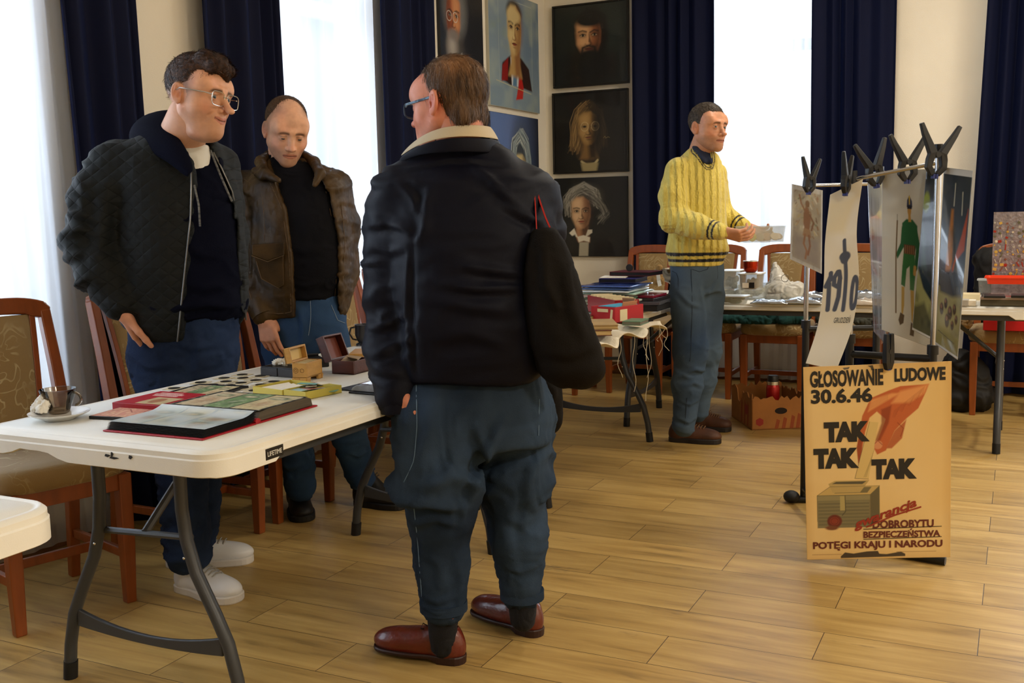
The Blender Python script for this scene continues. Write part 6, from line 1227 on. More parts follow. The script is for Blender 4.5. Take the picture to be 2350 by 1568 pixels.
def tube_on(P, name, V, path, r, m, rad=7, lift=.001, n=6, flat=1., step=14):
    Wd = P.O + V[:, :1]*RIGHT + V[:, 1:2]*FWD + V[:, 2:3]*np.array([0, 0, 1.]); px, py, dz = proj_px(Wd); pts = []
    for a, b in zip(path[:-1], path[1:]):
        k = max(1, int(math.hypot(b[0]-a[0], b[1]-a[1])/step))
        for i in range(k + (b is path[-1])):
            x, y = a[0] + (b[0]-a[0])*i/k, a[1] + (b[1]-a[1])*i/k; d = np.hypot(px - x, py - y); m_ = d < rad
            if not m_.any(): continue
            dd = np.percentile(dz[m_], 12); c = P.L(x, y, 0); mm = m_ & (dz < dd + .02); yv = V[mm, 1].mean() if mm.any() else 0; q = P.L(x, y, yv - lift - r); pts.append(q)
    pts = np.array(pts); 
    if len(pts) > 4: pts[1:-1] = (pts[:-2] + pts[1:-1]*2 + pts[2:])/4
    return MB().tube([tuple(p) for p in pts], r, n, flat=flat).build(name, m, P.t, smooth=True)
def crease(P, V, F, lines, front=True):
    N = vnormals(V, F); D = np.zeros(len(V)); X = V[:, [0, 2]]; vis = np.clip((-N[:, 1] + .15)*3, 0, 1)
    for pts, w, a in lines:
        q = np.array([P.L(*p)[[0, 2]] for p in pts]); best = np.full(len(V), 9.); sd = np.zeros(len(V)); tt = np.zeros(len(V)); n = len(q) - 1
        for i in range(n):
            e = q[i+1] - q[i]; t_ = ((X - q[i]) @ e)/(e @ e); t = np.clip(t_, 0, 1); r = X - q[i] - t[:, None]*e; d = np.linalg.norm(r, axis=1); m = d < best
            best = np.where(m, d, best); sd = np.where(m, np.sign(e[0]*r[:, 1] - e[1]*r[:, 0])*d, sd); tt = np.where(m, (i + t)/n, tt)
        fade = np.sin(np.clip(tt, .02, .98)*PI)**.6; D += a*fade*(np.exp(-(sd/w)**2) - .75*np.exp(-((sd + 1.7*w)/(1.1*w))**2))
    return V + N*(D*vis)[:, None]
def frame(yaw, pitch, roll=0):
    """axes of a head or foot in the person's frame: yaw 0 looks at the camera, + turns to picture right, pitch + looks down"""
    Fv = np.array([math.sin(yaw)*math.cos(pitch), -math.cos(yaw)*math.cos(pitch), -math.sin(pitch)]); U = np.array([math.sin(yaw)*math.sin(pitch), -math.cos(yaw)*math.sin(pitch), math.cos(pitch)])
    R = np.cross(Fv, U); c, q = math.cos(roll), math.sin(roll); R, U = R*c + U*q, -R*q + U*c
    return np.stack([R, Fv, U], 1)            # columns: right side of the person, forward, up
def strands(V, F, n, L_, wd, flow, seed=0, keep=None):
    r = np.random.RandomState(seed); N = vnormals(V, F); idx = r.choice(len(V), n); 
    if keep is not None: idx = idx[keep(V[idx])]
    v, nn = V[idx], N[idx]; n = len(idx); f = flow(v); f = f + .13*r.randn(n, 3)*np.linalg.norm(f, axis=1)[:, None]; f = f - nn*(f*nn).sum(1)[:, None]; f /= np.linalg.norm(f, axis=1)[:, None] + 1e-9
    b = np.cross(f, nn); l = (L_*(.5 + .9*r.rand(n)))[:, None]; lift = (.0003 + .0010*r.rand(n))[:, None]; vs = []; 
    for t, ww, up in ((0, 1, -.3), (.35, 1, .9), (.7, .75, 1.0), (1., .12, .6 )):
        p = v + f*l*t + nn*(lift*up*1.6 - .5*(l*t)**2/.10*1.0*0 ) - nn*(l*t)**2*5.0; q = b*wd*ww*.5; vs += [p - q, p + q]
    A = np.stack(vs, 1).reshape(-1, 3); o = np.arange(n)[:, None]*8; Fq = np.concatenate([o + np.array([[0, 1, 3, 2]]), o + np.array([[2, 3, 5, 4]]), o + np.array([[4, 5, 7, 6]])]); return np.concatenate([V, A]), np.concatenate([F, Fq + len(V)])
def head(P, c, yaw, pitch, roll, sc, skin='#c99a78', lip='#a5604e', brow='#3a2618', stub=None, stub_op=.3, eye_open=1., look=0., smile=0., cheek=1., jaw=1., hair=None, hairm=None, iris='#3b4a52', red=.15, nose=1., wide=1., neckto=None, neckr=.056, scalp=None, scalp_fn=None, full=0., res=.0024, wr=None):
    S_ = SDF((-.105, -.13, -.135), (.105, .15, .145), res); w = wide
    S_.ell((0, -.012, .040), (.076*w, .097, .088), k=.02); S_.ell((0, .026, -.020), (.064*w, .066, .088), k=.03)
    for x in (-1, 1):
        S_.cone((x*.043*w, .0, -.042), (x*.014, .068, -.090), .027*jaw, .019*jaw, .028); S_.cone((x*.046*w, .045, -.024), (x*.032, .06, -.030), .024*cheek, .022*cheek, .024)
        S_.cone((x*.010, .088, .026), (x*.040, .076, .028), .0105, .010, .012); S_.ell((x*.050*w, .050, .040), (.020, .03, .03), k=.03)
    S_.ell((0, .078, -.096), (.022, .017, .016), k=.018); S_.ell((0, .074, -.060), (.030, .024, .026), k=.02)
    if full: S_.ell((0, .03, -.105), (.045*w, .045, .022 + .01*full), k=.03)
    for x in (-1, 1):
        S_.ell((x*.031, .103, .006), (.0185, .017, .0115), k=.014, sub=True)
    S_.cone((0, .086, .016), (0, .104*nose + .008*(1-nose), -.026), .0085, .0105, .012); S_.ell((0, .110*nose + .002, -.031), (.0115*nose, .0105*nose, .0095), k=.006)
    for x in (-1, 1):
        S_.ell((x*.0125, .099, -.034), (.0075, .010, .0075), k=.005); S_.ell((x*.006, .105, -.0405), (.0035, .005, .0035), k=.003, sub=True)
        S_.ell((x*.031, .0775, .004), (.0145, .0142, .0140), k=.003)
        h = .0052*eye_open; S_.ell((x*.031, .0925, .0035 - (.003 if eye_open < .5 else 0)), (.0125, .0085, max(h, .0022)), k=.0015, sub=True)
        S_.cone((x*.026, .096, -.038), (x*(.036 + .004*smile), .080, -.060 + .008*smile), .0016, .0022, .007, sub=True) if smile else None
        # ear
        R = np.array([[math.cos(.35*x), math.sin(.35*x), 0], [-math.sin(.35*x), math.cos(.35*x), 0], [0, 0, 1]]).T
        S_.ell((x*.081*w, -.012, .004), (.0075, .0175, .030), R, k=.006); S_.ell((x*.079*w, -.006, -.020), (.006, .010, .012), k=.005); S_.ell((x*.0875*w, -.010, .008), (.0045, .0115, .020), R, k=.002, sub=True); S_.ell((x*.083*w, -.002, -.004), (.007, .0055, .009), k=.002, sub=True); S_.cone((x*.0865*w, -.018, -.008), (x*.0865*w, -.012, .020), .0022, .0022, .002)
    zl = -.0625
    mp = [(-.024, .083 - .001*smile, zl + .007*smile), (-.012, .0925, zl), (0, .0955, zl - .001), (.012, .0925, zl), (.024, .083, zl + .007*smile)]
    S_.chain([(a, b - .002, c_ + .0052) for a, b, c_ in mp], [.0025, .0045, .0046, .0045, .0025], .004); S_.chain([(a, b - .003, c_ - .0062) for a, b, c_ in mp], [.0025, .0050, .0058, .0050, .0025], .004)
    for i in range(4): S_.cone((mp[i][0], mp[i][1] + .004, mp[i][2]), (mp[i+1][0], mp[i+1][1] + .004, mp[i+1][2]), .0016, .0016, .002, sub=True)
    if scalp_fn is None: pass
    V, F = S_.mesh(); V = relax(V, F, 1, .35); N = vnormals(V, F)
    if wr: V = V + N*(wr*vnoise(V*[1, 1, 2.5], 45))[:, None]
    C = np.ones((len(V), 3))*np.array(hexc(skin)); x, y, z = V.T; C = C*(1 + .09*vnoise(V, 38) + .05*vnoise(V, 110))[:, None]*np.array([1, 1, 1]); C[:, 1:] *= (1 - .10*np.clip(vnoise(V + 3, 26), 0, 1))[:, None]
    def mixc(m, col, op=1.): nonlocal C; m = (np.clip(m, 0, 1)*op)[:, None]; C = C*(1-m) + np.array(hexc(col))*m
    g = lambda cx, cy, cz, r: np.exp(-(((np.abs(x)-cx)/r)**2 + ((y-cy)/r)**2 + ((z-cz)/r)**2))
    mixc(g(.042, .065, -.028, .022) + g(.0, .11, -.03, .014) + g(.081, -.01, .0, .02)*.9, '#b8503a', red*1.6)
    if stub: mixc(np.clip((-.036 - z)*60, 0, 1)*np.clip((y + .03)*20, 0, 1)*(1 - g(0, .095, -.062, .016)) , stub, stub_op)
    if scalp: mixc(scalp_fn(x, y, z), scalp[0], scalp[1])
    zc = zl + .007*smile*np.clip(np.abs(x)/.024, 0, 1)**2; mixc((np.abs(z - zc) < .0098 - .005*(np.abs(x)/.026)**2)*(np.abs(x) < .026)*(y > .074)*1., lip, .75); mixc(np.exp(-((z - zc)/.0016)**2)*(np.abs(x) < .026)*(y > .07), '#3c1a16', .8)
    bz = .0265 - .5*(np.abs(x) - .03)**2*20; mixc(np.exp(-((z - .024 + (np.abs(x)-.024)**2*9)/.0050)**2)*np.clip((np.abs(x) - .009)*200, 0, 1)*np.clip((.052 - np.abs(x))*120, 0, 1)*(y > .05), brow, .85)
    mixc(np.exp(-((z - .0095)/.0018)**2)*(np.abs(np.abs(x) - .031) < .014)*(y > .07), '#2c1c16', .55); mixc(g(.031, .085, -.006, .011), '#8a5a48', .35)
    M = frame(yaw, pitch, roll); T = lambda v: (np.asarray(v)*sc) @ M.T + c
    P.skin(T(V), F, C)
    # eyes
    for xs, nm in ((-1, 'eye'), (1, 'eye')):
        nu, nv = 20, 14; th = np.linspace(0, PI, nv); ph = np.linspace(0, 2*PI, nu, endpoint=False); d0 = nrm((look, 1, -.12 if eye_open > .5 else -.4))
        e1 = nrm(np.cross(d0, (0, 0, 1))); e2 = np.cross(e1, d0); pts = np.array([d0*math.cos(a) + (e1*math.cos(b) + e2*math.sin(b))*math.sin(a) for a in th for b in ph])
        cc = np.ones((len(pts), 3))*np.array(hexc('#cfc6bd')); an = np.repeat(th, nu); cc[an < .50] = hexc(iris); cc[an < .22] = hexc('#060505')
        Vv = pts*.0127 + np.array([xs*.031, .0775, .0038]); i = np.arange(nu*nv).reshape(nv, nu); Fq = np.stack([i[:-1], np.roll(i, -1, 1)[:-1], np.roll(i, -1, 1)[1:], i[1:]], -1).reshape(-1, 4)
        P.put(nm, T(Vv), Fq, mat('eyeball', rough=.12, attr='Col', spec=.6), cc)
    # hair
    if hair:
        H = SDF((-.115, -.14, -.09), (.115, .14, .165), .0030); hair(H)
        V, F = H.mesh(); V = relax(V, F, 1, .4)
        if hairm.get('wr'):
            for a_, s_, st_ in hairm['wr']: V = wrinkle(V, F, a_, s_, st_, .5, 2.3)
        if hairm.get('st'): V, F = strands(V, F, *hairm['st'])
        P.put('hair', T(V), F, hairm['m'], hairm['col'](V) if hairm.get('col') else None)
    if neckto is not None:
        nb = np.array(neckto); a = T((0, -.028, -.055)); lo = np.minimum(a, nb) - .11; hi = np.maximum(a, nb) + .11; Nk = SDF(lo, hi, .006); Nk.cone(a, nb, neckr*sc, neckr*sc*1.12, .01); Nk.cone(T((0, .02, -.085)), nb + np.array(M[:, 1])*.02, .03*sc, .045*sc, .04); V, F = Nk.mesh(); P.skin(relax(V, F, 2), F, np.array(hexc(skin))*.97)
    return T, M
def hand(P, wrist, d, pn, side, curl=(.5, .5, .5, .5), thumb=.3, sc=1., col='#c08a6a', spread=.12, res=.0028, bend1=1.):
    """d: direction wrist -> knuckles, pn: direction the palm faces, side: +1 if the thumb lies along cross(d, pn)"""
    d = nrm(d); pn = np.array(pn, float); pn = nrm(pn - d*(pn @ d)); s = np.cross(d, pn)*side; W_ = np.array(wrist, float)
    S_ = SDF(W_ - .2*sc, W_ + .2*sc, res*sc); kn = []; L_ = [.098, .100, .095, .086]; off = [.031, .0105, -.010, -.029]
    for i in range(4):
        k0 = W_ + s*off[i]*.55*sc + d*.012*sc; k1 = W_ + (s*off[i] + d*L_[i]*.92 - pn*.004)*sc; S_.cone(k0, k1, .0165*sc, .0115*sc, .012*sc); kn.append(k1)
    S_.ell(W_ + (s*.020 + d*.035 + pn*.010)*sc, np.array([.022, .030, .014])*sc, np.stack([s, d, pn], 1), k=.012*sc); S_.cone(W_ - d*.028*sc, W_ + d*.01*sc, .026*sc, .026*sc, .015*sc)
    FL = [(.040, .025, .021), (.045, .028, .022), (.042, .026, .021), (.032, .020, .019)]
    for i in range(4):
        a = kn[i]; dr = nrm(d + s*(1.5 - i)*spread*.6); c = curl[i]; ang = 0
        for j in range(3):
            ang += c*(bend1 if j == 0 else 1.15); v = dr*math.cos(ang) + pn*math.sin(ang); b = a + v*FL[i][j]*sc; r0 = (.0094, .0084, .0076)[j]; r1 = (.0086, .0077, .0064)[j]; S_.cone(a, b, r0*sc, r1*sc, .0022*sc); a = b
    t0 = W_ + (s*.026 + d*.028 + pn*.006)*sc; tv = nrm(s*.75*(1 - thumb) + d*.75 + pn*(.15 + .6*thumb)); t1 = t0 + tv*.045*sc; tv2 = nrm(tv + d*.35 + pn*thumb*.5 - s*.25); t2 = t1 + tv2*.034*sc; t3 = t2 + nrm(tv2 + d*.2 + pn*thumb*.3)*.026*sc
    S_.chain([t0, t1, t2, t3], [.0145*sc, .0108*sc, .0098*sc, .0080*sc], .006*sc)
    V, F = S_.mesh(); V = relax(V, F, 1, .4); cc = np.ones((len(V), 3))*np.array(hexc(col)); n = vnoise(V, 60)*.08; cc = cc*(1 + n[:, None]); P.skin(V, F, cc); return kn
def shoe(P, heel, toe, m, msole, w=.050, h=.075, lace=None, kind='sneaker', toe_h=.045, ankle=None, label=None):
    """heel, toe: ground points of the sole ends"""
    a = np.array(heel, float); b = np.array(toe, float); a[2] = b[2] = 0; d = b - a; L_ = np.linalg.norm(d); d /= L_; s = np.array([d[1], -d[0], 0]); U = np.array([0, 0, 1.]); M = np.stack([s, d, U], 1); T = lambda v: np.asarray(v) @ M.T + a
    q = L_/.30; S_ = SDF((-.08, -.02, -.005), (.08, L_ + .02, h + .07), .0035); z0 = .022
    S_.ell((0, L_ - .055*q, z0 + toe_h*.32), (w*.86, .058*q, toe_h*.66), k=.02); S_.ell((0, .16*q, z0 + .018), (w*.90, .11*q, .040), k=.03); S_.ell((0, .05*q, z0 + .022), (w*.74, .052*q, .052), k=.03)
    S_.cone((0, .055*q, z0 + .02), (0, .060*q, h + z0 - .010), .036, .040, .02); S_.cone((0, .21*q, z0 + .014), (0, .115*q, h + z0 - .022), .026, .030, .028)
    if kind == 'boot': S_.cone((0, .06*q, .05), (0, .055*q, .14), .044, .046, .02)
    sl, Pg = S_._blk(S_.lo, S_.lo + S_.h*S_.n, 0); S_._put(sl, z0 - .004 - Pg[..., 2], .002, inter=True)
    if kind != 'boot': S_.cone((0, .058*q, h + z0 + .004), (0, .062*q, h + z0 + .06), .029, .04, .004, sub=True)
    V, F = S_.mesh(); V = relax(V, F, 1, .4)
    sh = P.put('shoe', T(V), F, m)
    # sole outline
    n = 36; out = []
    for k in range(n):
        t = 2*PI*k/n; y = L_/2 - math.cos(t)*L_/2*1.0; u = y/L_; ww = w*(.70 + .34*math.sin(min(1, u*1.25)*PI*.62)**2 - .10*math.exp(-((u - .38)/.12)**2)); ww *= math.sqrt(max(0, 1 - max(0, (u - .80)/.20)**2.4))*math.sqrt(max(0, 1 - max(0, (.13 - u)/.13)**2.4)); out.append((math.copysign(ww, math.sin(t)) if 0 < k < n and k != n//2 else 0, y))
    rs = [[(x*1.0, y, .0) for x, y in out], [(x*1.05, L_/2 + (y - L_/2)*1.012, .004) for x, y in out], [(x*1.05, L_/2 + (y - L_/2)*1.012, .022) for x, y in out], [(x*.97, L_/2 + (y - L_/2)*.99, .0265) for x, y in out]]
    if kind == 'oxford': rs = [[(x, y, .012 if y > .32*L_ else 0) for x, y in out], [(x*1.03, y, .014 if y > .32*L_ else .004) for x, y in out], [(x*1.06, L_/2 + (y-L_/2)*1.01, .020) for x, y in out], [(x*1.0, y, .0235) for x, y in out]]
    mb = MB(); mb.rings([[tuple(T(np.array(p))) for p in r] for r in rs]); mb.build('sole', msole, sh, smooth=False)
    if lace is not None:
        mb = MB(); 
        for k in range(6 if kind != 'boot' else 5):
            t = k/5.; y = (.205 - .085*t)*q; z = z0 + .050 + t*(h - .055) ; wd = .020 + .004*t; z += .012*(kind == 'sneaker') 
            mb.tube([tuple(T(np.array([-wd*1.1, y, z - .008]))), tuple(T(np.array([-wd*.5, y + .004, z + .003]))), tuple(T(np.array([wd*.5, y + .002, z + .003]))), tuple(T(np.array([wd*1.1, y - .004, z - .008])))], .0026 if kind == 'sneaker' else .0018, 6)
        yk = .115*q; zk = h + z0 + .006
        for sg in (-1, 1): mb.tube([tuple(T(np.array([sg*.002, yk, zk]))), tuple(T(np.array([sg*.018, yk + .010, zk + .016]))), tuple(T(np.array([sg*.026, yk + .014, zk + .002]))), tuple(T(np.array([sg*.006, yk + .004, zk - .004])))], .0018, 6)
        mb.build('laces', lace, sh, smooth=True)
    return sh, T
def leg(S_, pts, rs, k=.03): S_.chain(pts, rs, k)
def denim(name, c, c2): return mat(name, c, .9, color2=c2, noise=.0, nscale=3.4, bump=.35, bscale=420, spec=.12)
def bounds(pts, pad): P = np.array(pts); return P.min(0) - pad, P.max(0) + pad
def tube_np(P, name, pts, r, m, n=8, flat=1., parent=None, sq=False): return MB().tube([tuple(p) for p in pts], r, n, flat=flat, sq=sq).build(name, m, parent or P.t, smooth=not sq)
M_WHT = mat('white_leather', '#d9d9da', .4, bump=.1, bscale=200); M_WSOLE = mat('white_rubber_sole', '#c9c3bb', .6); M_LACE = mat('grey_laces', '#9a968c', .8); M_BRN = mat('brown_nubuck', '#4a2a18', .6, noise=.2, nscale=20, bump=.2, bscale=100); M_DSOLE = mat('dark_sole', '#1c1512', .6)
M_ZIP = mat('zip_metal', '#6c6a66', .35, metal=.8)
def quilt():
    m = bpy.data.materials.new('quilted_nylon'); m.use_nodes = True; nt = m.node_tree; N = nt.nodes; L = nt.links; b = N['Principled BSDF']; b.inputs['Base Color'].default_value = (*hexc('#0b0f0f'), 1); b.inputs['Roughness'].default_value = .7; b.inputs['Sheen Weight'].default_value = .03; b.inputs['Specular IOR Level'].default_value = .2
    tc = N.new('ShaderNodeTexCoord'); sp = N.new('ShaderNodeSeparateXYZ'); L.new(tc.outputs['Object'], sp.inputs[0]); outs = []
    for sg in (1, -1):
        ml = N.new('ShaderNodeMath'); ml.operation = 'MULTIPLY_ADD'; ml.inputs[1].default_value = sg*.8; L.new(sp.outputs['X'], ml.inputs[0]); L.new(sp.outputs['Z'], ml.inputs[2])
        sc = N.new('ShaderNodeMath'); sc.operation = 'MULTIPLY'; sc.inputs[1].default_value = 24; L.new(ml.outputs[0], sc.inputs[0]); pp = N.new('ShaderNodeMath'); pp.operation = 'PINGPONG'; pp.inputs[1].default_value = .5; L.new(sc.outputs[0], pp.inputs[0]); outs.append(pp)
    mn = N.new('ShaderNodeMath'); mn.operation = 'MINIMUM'; L.new(outs[0].outputs[0], mn.inputs[0]); L.new(outs[1].outputs[0], mn.inputs[1]); pw = N.new('ShaderNodeMath'); pw.operation = 'POWER'; pw.inputs[1].default_value = .35; L.new(mn.outputs[0], pw.inputs[0])
    bp = N.new('ShaderNodeBump'); bp.inputs['Strength'].default_value = .8; bp.inputs['Distance'].default_value = .005; L.new(pw.outputs[0], bp.inputs['Height']); L.new(bp.outputs[0], b.inputs['Normal']); return m
# ---------------------------------------------------------------- man 1: quilted bomber jacket
P = Person(420, 3.45, 'person in dark quilted bomber jacket, navy hoodie and wire glasses, hand in pocket, smiling')
L = P.L
M_QUILT = quilt(); M_HOOD = mat('navy_fleece', '#080a18', .95, bump=.3, bscale=200, spec=.08); M_DEN1 = denim('navy_denim', '#10182c', '#2a3a58')
# jeans
hipL, hipR = L(368, 800, -.02), L(470, 800, .06); kL, kR = L(412, 1010, -.10), L(458, 1010, .0); aL = P.F(442, 1345, 0) + [0, 0, .10]; aR = P.F(440, 1290, 0) + [0, 0, .10]
aR = L(452, 1228, .12); aL = L(432, 1268, -.17)
lo, hi = bounds([hipL, hipR, kL, kR, aL, aR], .2); J = SDF(lo, hi, .008)
J.loft([P.sec(860, 325, 530, .13, .02, .2), P.sec(800, 318, 540, .15, .02, .3), P.sec(735, 300, 546, .155, .02, .3), P.sec(700, 300, 546, .15, .02, .3)], .03)
leg(J, [hipL + [0, 0, -.02], kL, aL], [.110, .086, .068]); leg(J, [hipR + [0, 0, -.02], kR, aR], [.108, .082, .062])
zone = lambda z0, s: (lambda V: np.exp(-((V[:, 2] - z0)/s)**2) + .25)
P.obj('jeans', J, M_DEN1, cr=[([(430, 770), (470, 790), (530, 775)], .012, .008), ([(320, 800), (380, 830), (440, 820)], .014, .007), ([(470, 740), (480, 800), (470, 860)], .014, .008)], wr=[dict(amp=.012, sc=9, st=(1, 1, 2.2), ridge=.8, mask=zone(.18, .12)), dict(amp=.005, sc=20, st=(1, 1, 2), ridge=.8)])
# shoes
shoe(P, P.F(410, 1350), P.F(548, 1383), M_WHT, M_WSOLE, .052, .078, M_LACE, ankle=aL); shoe(P, P.F(382, 1300), P.F(582, 1288), M_WHT, M_WSOLE, .050, .075, M_LACE)
# hoodie
lo, hi = bounds([L(250, 760, -.2), L(600, 280, .3)], .05); H = SDF(lo, hi, .007)
H.loft([P.sec(728, 300, 548, .150, .02, .35), P.sec(715, 296, 556, .175, .02, .35), P.sec(650, 290, 560, .185, .02, .35), P.sec(560, 290, 549, .175, .02, .35), P.sec(450, 285, 530, .155, .02, .35), P.sec(380, 285, 505, .130, .03, .35), P.sec(335, 320, 482, .10, .03, .35), P.sec(310, 360, 460, .07, .02, .3)], .02)
ty, nb = 1.15, L(440, 322, .0)
# v-neck opening for the shirt
cx = L(452, 352, -.10); H.cone(cx + [.010, -.045, .05], L(484, 445, -.205), .031, .005, .008, sub=True)
P.obj('hoodie', H, M_HOOD, cr=[([(450, 640), (500, 655), (550, 640)], .014, .008), ([(445, 700), (500, 690), (552, 700)], .012, .010), ([(450, 560), (490, 580), (540, 560)], .018, .006)], wr=[dict(amp=.006, sc=10, st=(1, 1, 1.6), ridge=.8), dict(amp=.010, sc=12, st=(1, 1, 3), ridge=.9, mask=lambda V: np.exp(-((V[:, 2] - L(430, 722)[2])/.05)**2))])
Sh = SDF(*bounds([L(400, 470, -.2), L(500, 310, .1)], .05), .006); Sh.loft([P.sec(470, 390, 495, .110, .01, .35), P.sec(380, 372, 488, .104, .02, .35), P.sec(335, 400, 478, .078, .01, .35)], .02); P.obj('t_shirt', Sh, mat('white_cotton', '#d5d2c8', .85), [dict(amp=.003, sc=20)])
# hood behind the neck and its rim
def band(P, name, rows, m, th=.005, sub=2):
    R_ = np.array(rows); nv, nu = R_.shape[:2]; o = P.put(name, R_.reshape(-1, 3), grid_faces(nu, nv), m); s_ = o.modifiers.new('s', 'SOLIDIFY'); s_.thickness = th; s_.offset = 0; b_ = o.modifiers.new('u', 'SUBSURF'); b_.levels = b_.render_levels = sub; return o
inn = [(446, 392, -.165), (434, 352, -.125), (412, 318, -.085), (392, 290, -.035), (380, 262, .03), (392, 250, .10), (430, 258, .15), (478, 302, .15), (496, 336, .07), (500, 372, -.03)]
mid = [(440, 398, -.178), (418, 352, -.150), (388, 314, -.115), (350, 284, -.050), (318, 266, .05), (330, 262, .15), (400, 268, .20), (486, 306, .19), (507, 336, .10), (506, 378, -.025)]
out = [(434, 402, -.180), (402, 368, -.165), (366, 342, -.135), (322, 322, -.080), (288, 308, .04), (300, 300, .16), (390, 300, .22), (492, 330, .20), (512, 352, .10), (510, 388, -.02)]
low = [(434, 412, -.170), (402, 384, -.150), (366, 360, -.120), (326, 344, -.065), (300, 332, .05), (312, 325, .15), (392, 325, .20), (490, 345, .18), (508, 365, .09), (508, 396, -.01)]
band(P, 'hood', [[L(*p) for p in q] for q in (inn, mid, out, low)], M_HOOD, .014)
# jacket
lo, hi = bounds([L(150, 800, -.25), L(600, 300, .35)], .06); K = SDF(lo, hi, .0075)
K.loft([P.sec(768, 300, 530, .175, .03, .35), P.sec(735, 288, 556, .195, .03, .35), P.sec(650, 268, 566, .205, .03, .35), P.sec(550, 268, 558, .195, .03, .35), P.sec(450, 262, 545, .175, .03, .35), P.sec(380, 250, 520, .150, .03, .35), P.sec(335, 285, 500, .115, .03, .35), P.sec(305, 335, 470, .08, .04, .3)], .03)
sh, el, wr = L(268, 385, -.05), L(208, 552, -.10), L(272, 696, -.16)
K.chain([sh, L(228, 460, -.08), el, L(232, 630, -.14), wr], [.088, .084, .080, .068, .050], .03)
K.chain([L(498, 385, .12), L(520, 540, .17), L(528, 690, .12)], [.075, .068, .055], .03)
# front opening, bounded by the two zip lines
def cutter(SD, l0, l1, r0, r1, ymax, k=.004):
    sl, G = SD._blk(SD.lo, SD.lo + SD.h*SD.n, 0); x, y, z = G[..., 0], G[..., 1], G[..., 2]
    xl = np.interp(z, [p[2] for p in l0], [p[0] for p in l0]); xr = np.interp(z, [p[2] for p in r0], [p[0] for p in r0]); d = np.maximum(np.maximum(xl - x, x - xr), y - ymax(x, z)); SD._put(sl, d.astype(np.float32), k, sub=True)
zl = [L(404, 800, -.18), L(420, 650, -.2), L(436, 500, -.18), L(438, 400, -.14), L(434, 350, -.1), L(420, 300, -.05)]; zr = [L(560, 800, 0), L(556, 650, .0), L(546, 520, .0), L(530, 440, .0), L(505, 380, .0), L(480, 330, 0)]
cutter(K, zl, None, zr, None, lambda x, z: .03 + 0*x)
sl, G = K._blk(K.lo, K.lo + K.h*K.n, 0); zh = np.interp(G[..., 0], [L(280, 720)[0], L(400, 785)[0]], [L(280, 735)[2], L(400, 787)[2]]); K._put(sl, zh - G[..., 2], .004, inter=True)
_, VJ = P.obj('jacket', K, M_QUILT, cr=[([(160, 500), (235, 490), (285, 515)], .012, .010), ([(165, 545), (240, 525), (280, 540)], .012, .010), ([(180, 600), (245, 575), (285, 590)], .012, .009), ([(200, 660), (260, 630), (290, 640)], .010, .008), ([(290, 420), (280, 500), (275, 600)], .02, .012), ([(285, 660), (350, 700), (400, 720)], .014, .007), ([(300, 740), (340, 720), (400, 760)], .012, .006), ([(215, 400), (240, 440), (280, 460)], .014, .008)], wr=[dict(amp=.012, sc=9, st=(1, 1, 2.4), ridge=.8, mask=lambda V: np.clip((L(262, 500)[0] - V[:, 0])/.05, 0, 1) + .2), dict(amp=.006, sc=7, ridge=.7, seed=3)])
tube_np(P, 'cuff', [wr + [-.012, .005, .028], wr + [.018, -.004, -.022]], [.047, .040], M_HOOD, 14)
tube_on(P, 'zipper', VJ, [(407, 784), (421, 650), (437, 500), (439, 400), (436, 366)], .0028, M_ZIP, 8, 0.)
tube_np(P, 'zipper', [L(565, 735, .02), L(557, 640, .015), L(549, 520, .0), L(533, 440, -.01), L(508, 385, -.02), L(490, 350, -.01)], .003, M_ZIP, 6)
cord = mat('striped_cord', '#26262a', .8, color2='#77756f', nscale=160, stretch=(.1, .1, 1))
tube_np(P, 'drawstring', [L(446, 425, -.185), L(456, 470, -.2), L(459, 520, -.205)], .0035, cord, 6); tube_np(P, 'drawstring', [L(483, 345, -.09), L(505, 400, -.11), L(532, 462, -.09)], .0035, cord, 6)
# head
def hair1(H):
    H.ell((0, -.012, .050), (.0785, .100, .086), k=.01); H.cone((-.03, .04, .112), (.035, .04, .112), .026, .026, .02); H.cone((-.040, .068, .092), (.038, .074, .094), .019, .021, .02); H.cone((.0, .084, .092), (.040, .086, .080), .014, .009, .012)
    sl, G = H._blk(H.lo, H.lo + H.h*H.n, 0); x, y, z = G[..., 0], G[..., 1], G[..., 2]; hl = np.interp(y, [-.12, -.08, -.03, .02, .05, .09, .12], [-.035, -.02, .030, .048, .052, .070, .072]); H._put(sl, hl + .01*np.sin(x*70) - z, .006, inter=True)
hm = dict(m=hair_mat('dark_brown_hair', '#1e130b', '#523620', (45, 7, 30)), wr=[(.0022, 60, (1.6, .3, 1.2)), (.0012, 130, (2, .25, 1.5))], st=(6500, .024, .0014, lambda v: np.stack([.25 + 0*v[:, 0], .8 + 0*v[:, 0], np.where(v[:, 1] < -.04, -.8, .1)], 1)))
fade = lambda x, y, z: np.clip((z + .030 - .0*y)*25, 0, 1)*np.clip((.052 - y)*30, 0, 1)*np.clip((np.abs(x) - .02)*50 + (y < -.05)*5, 0, 1)*np.clip(1 - (np.hypot(y + .012, z) < .03)*1., 0, 1)
T, M = head(P, L(455, 226, -.07), 1.14, .12, .10, 1.06, '#d29c7a', '#a85c4a', '#2a1a10', '#9a7056', .35, .9, .2, 1., 1.05, .92, hair1, hm, '#39434a', .28, 1.13, 1.0, L(405, 340, .02), .062, scalp=('#4a3626', .6), scalp_fn=fade, full=.15)
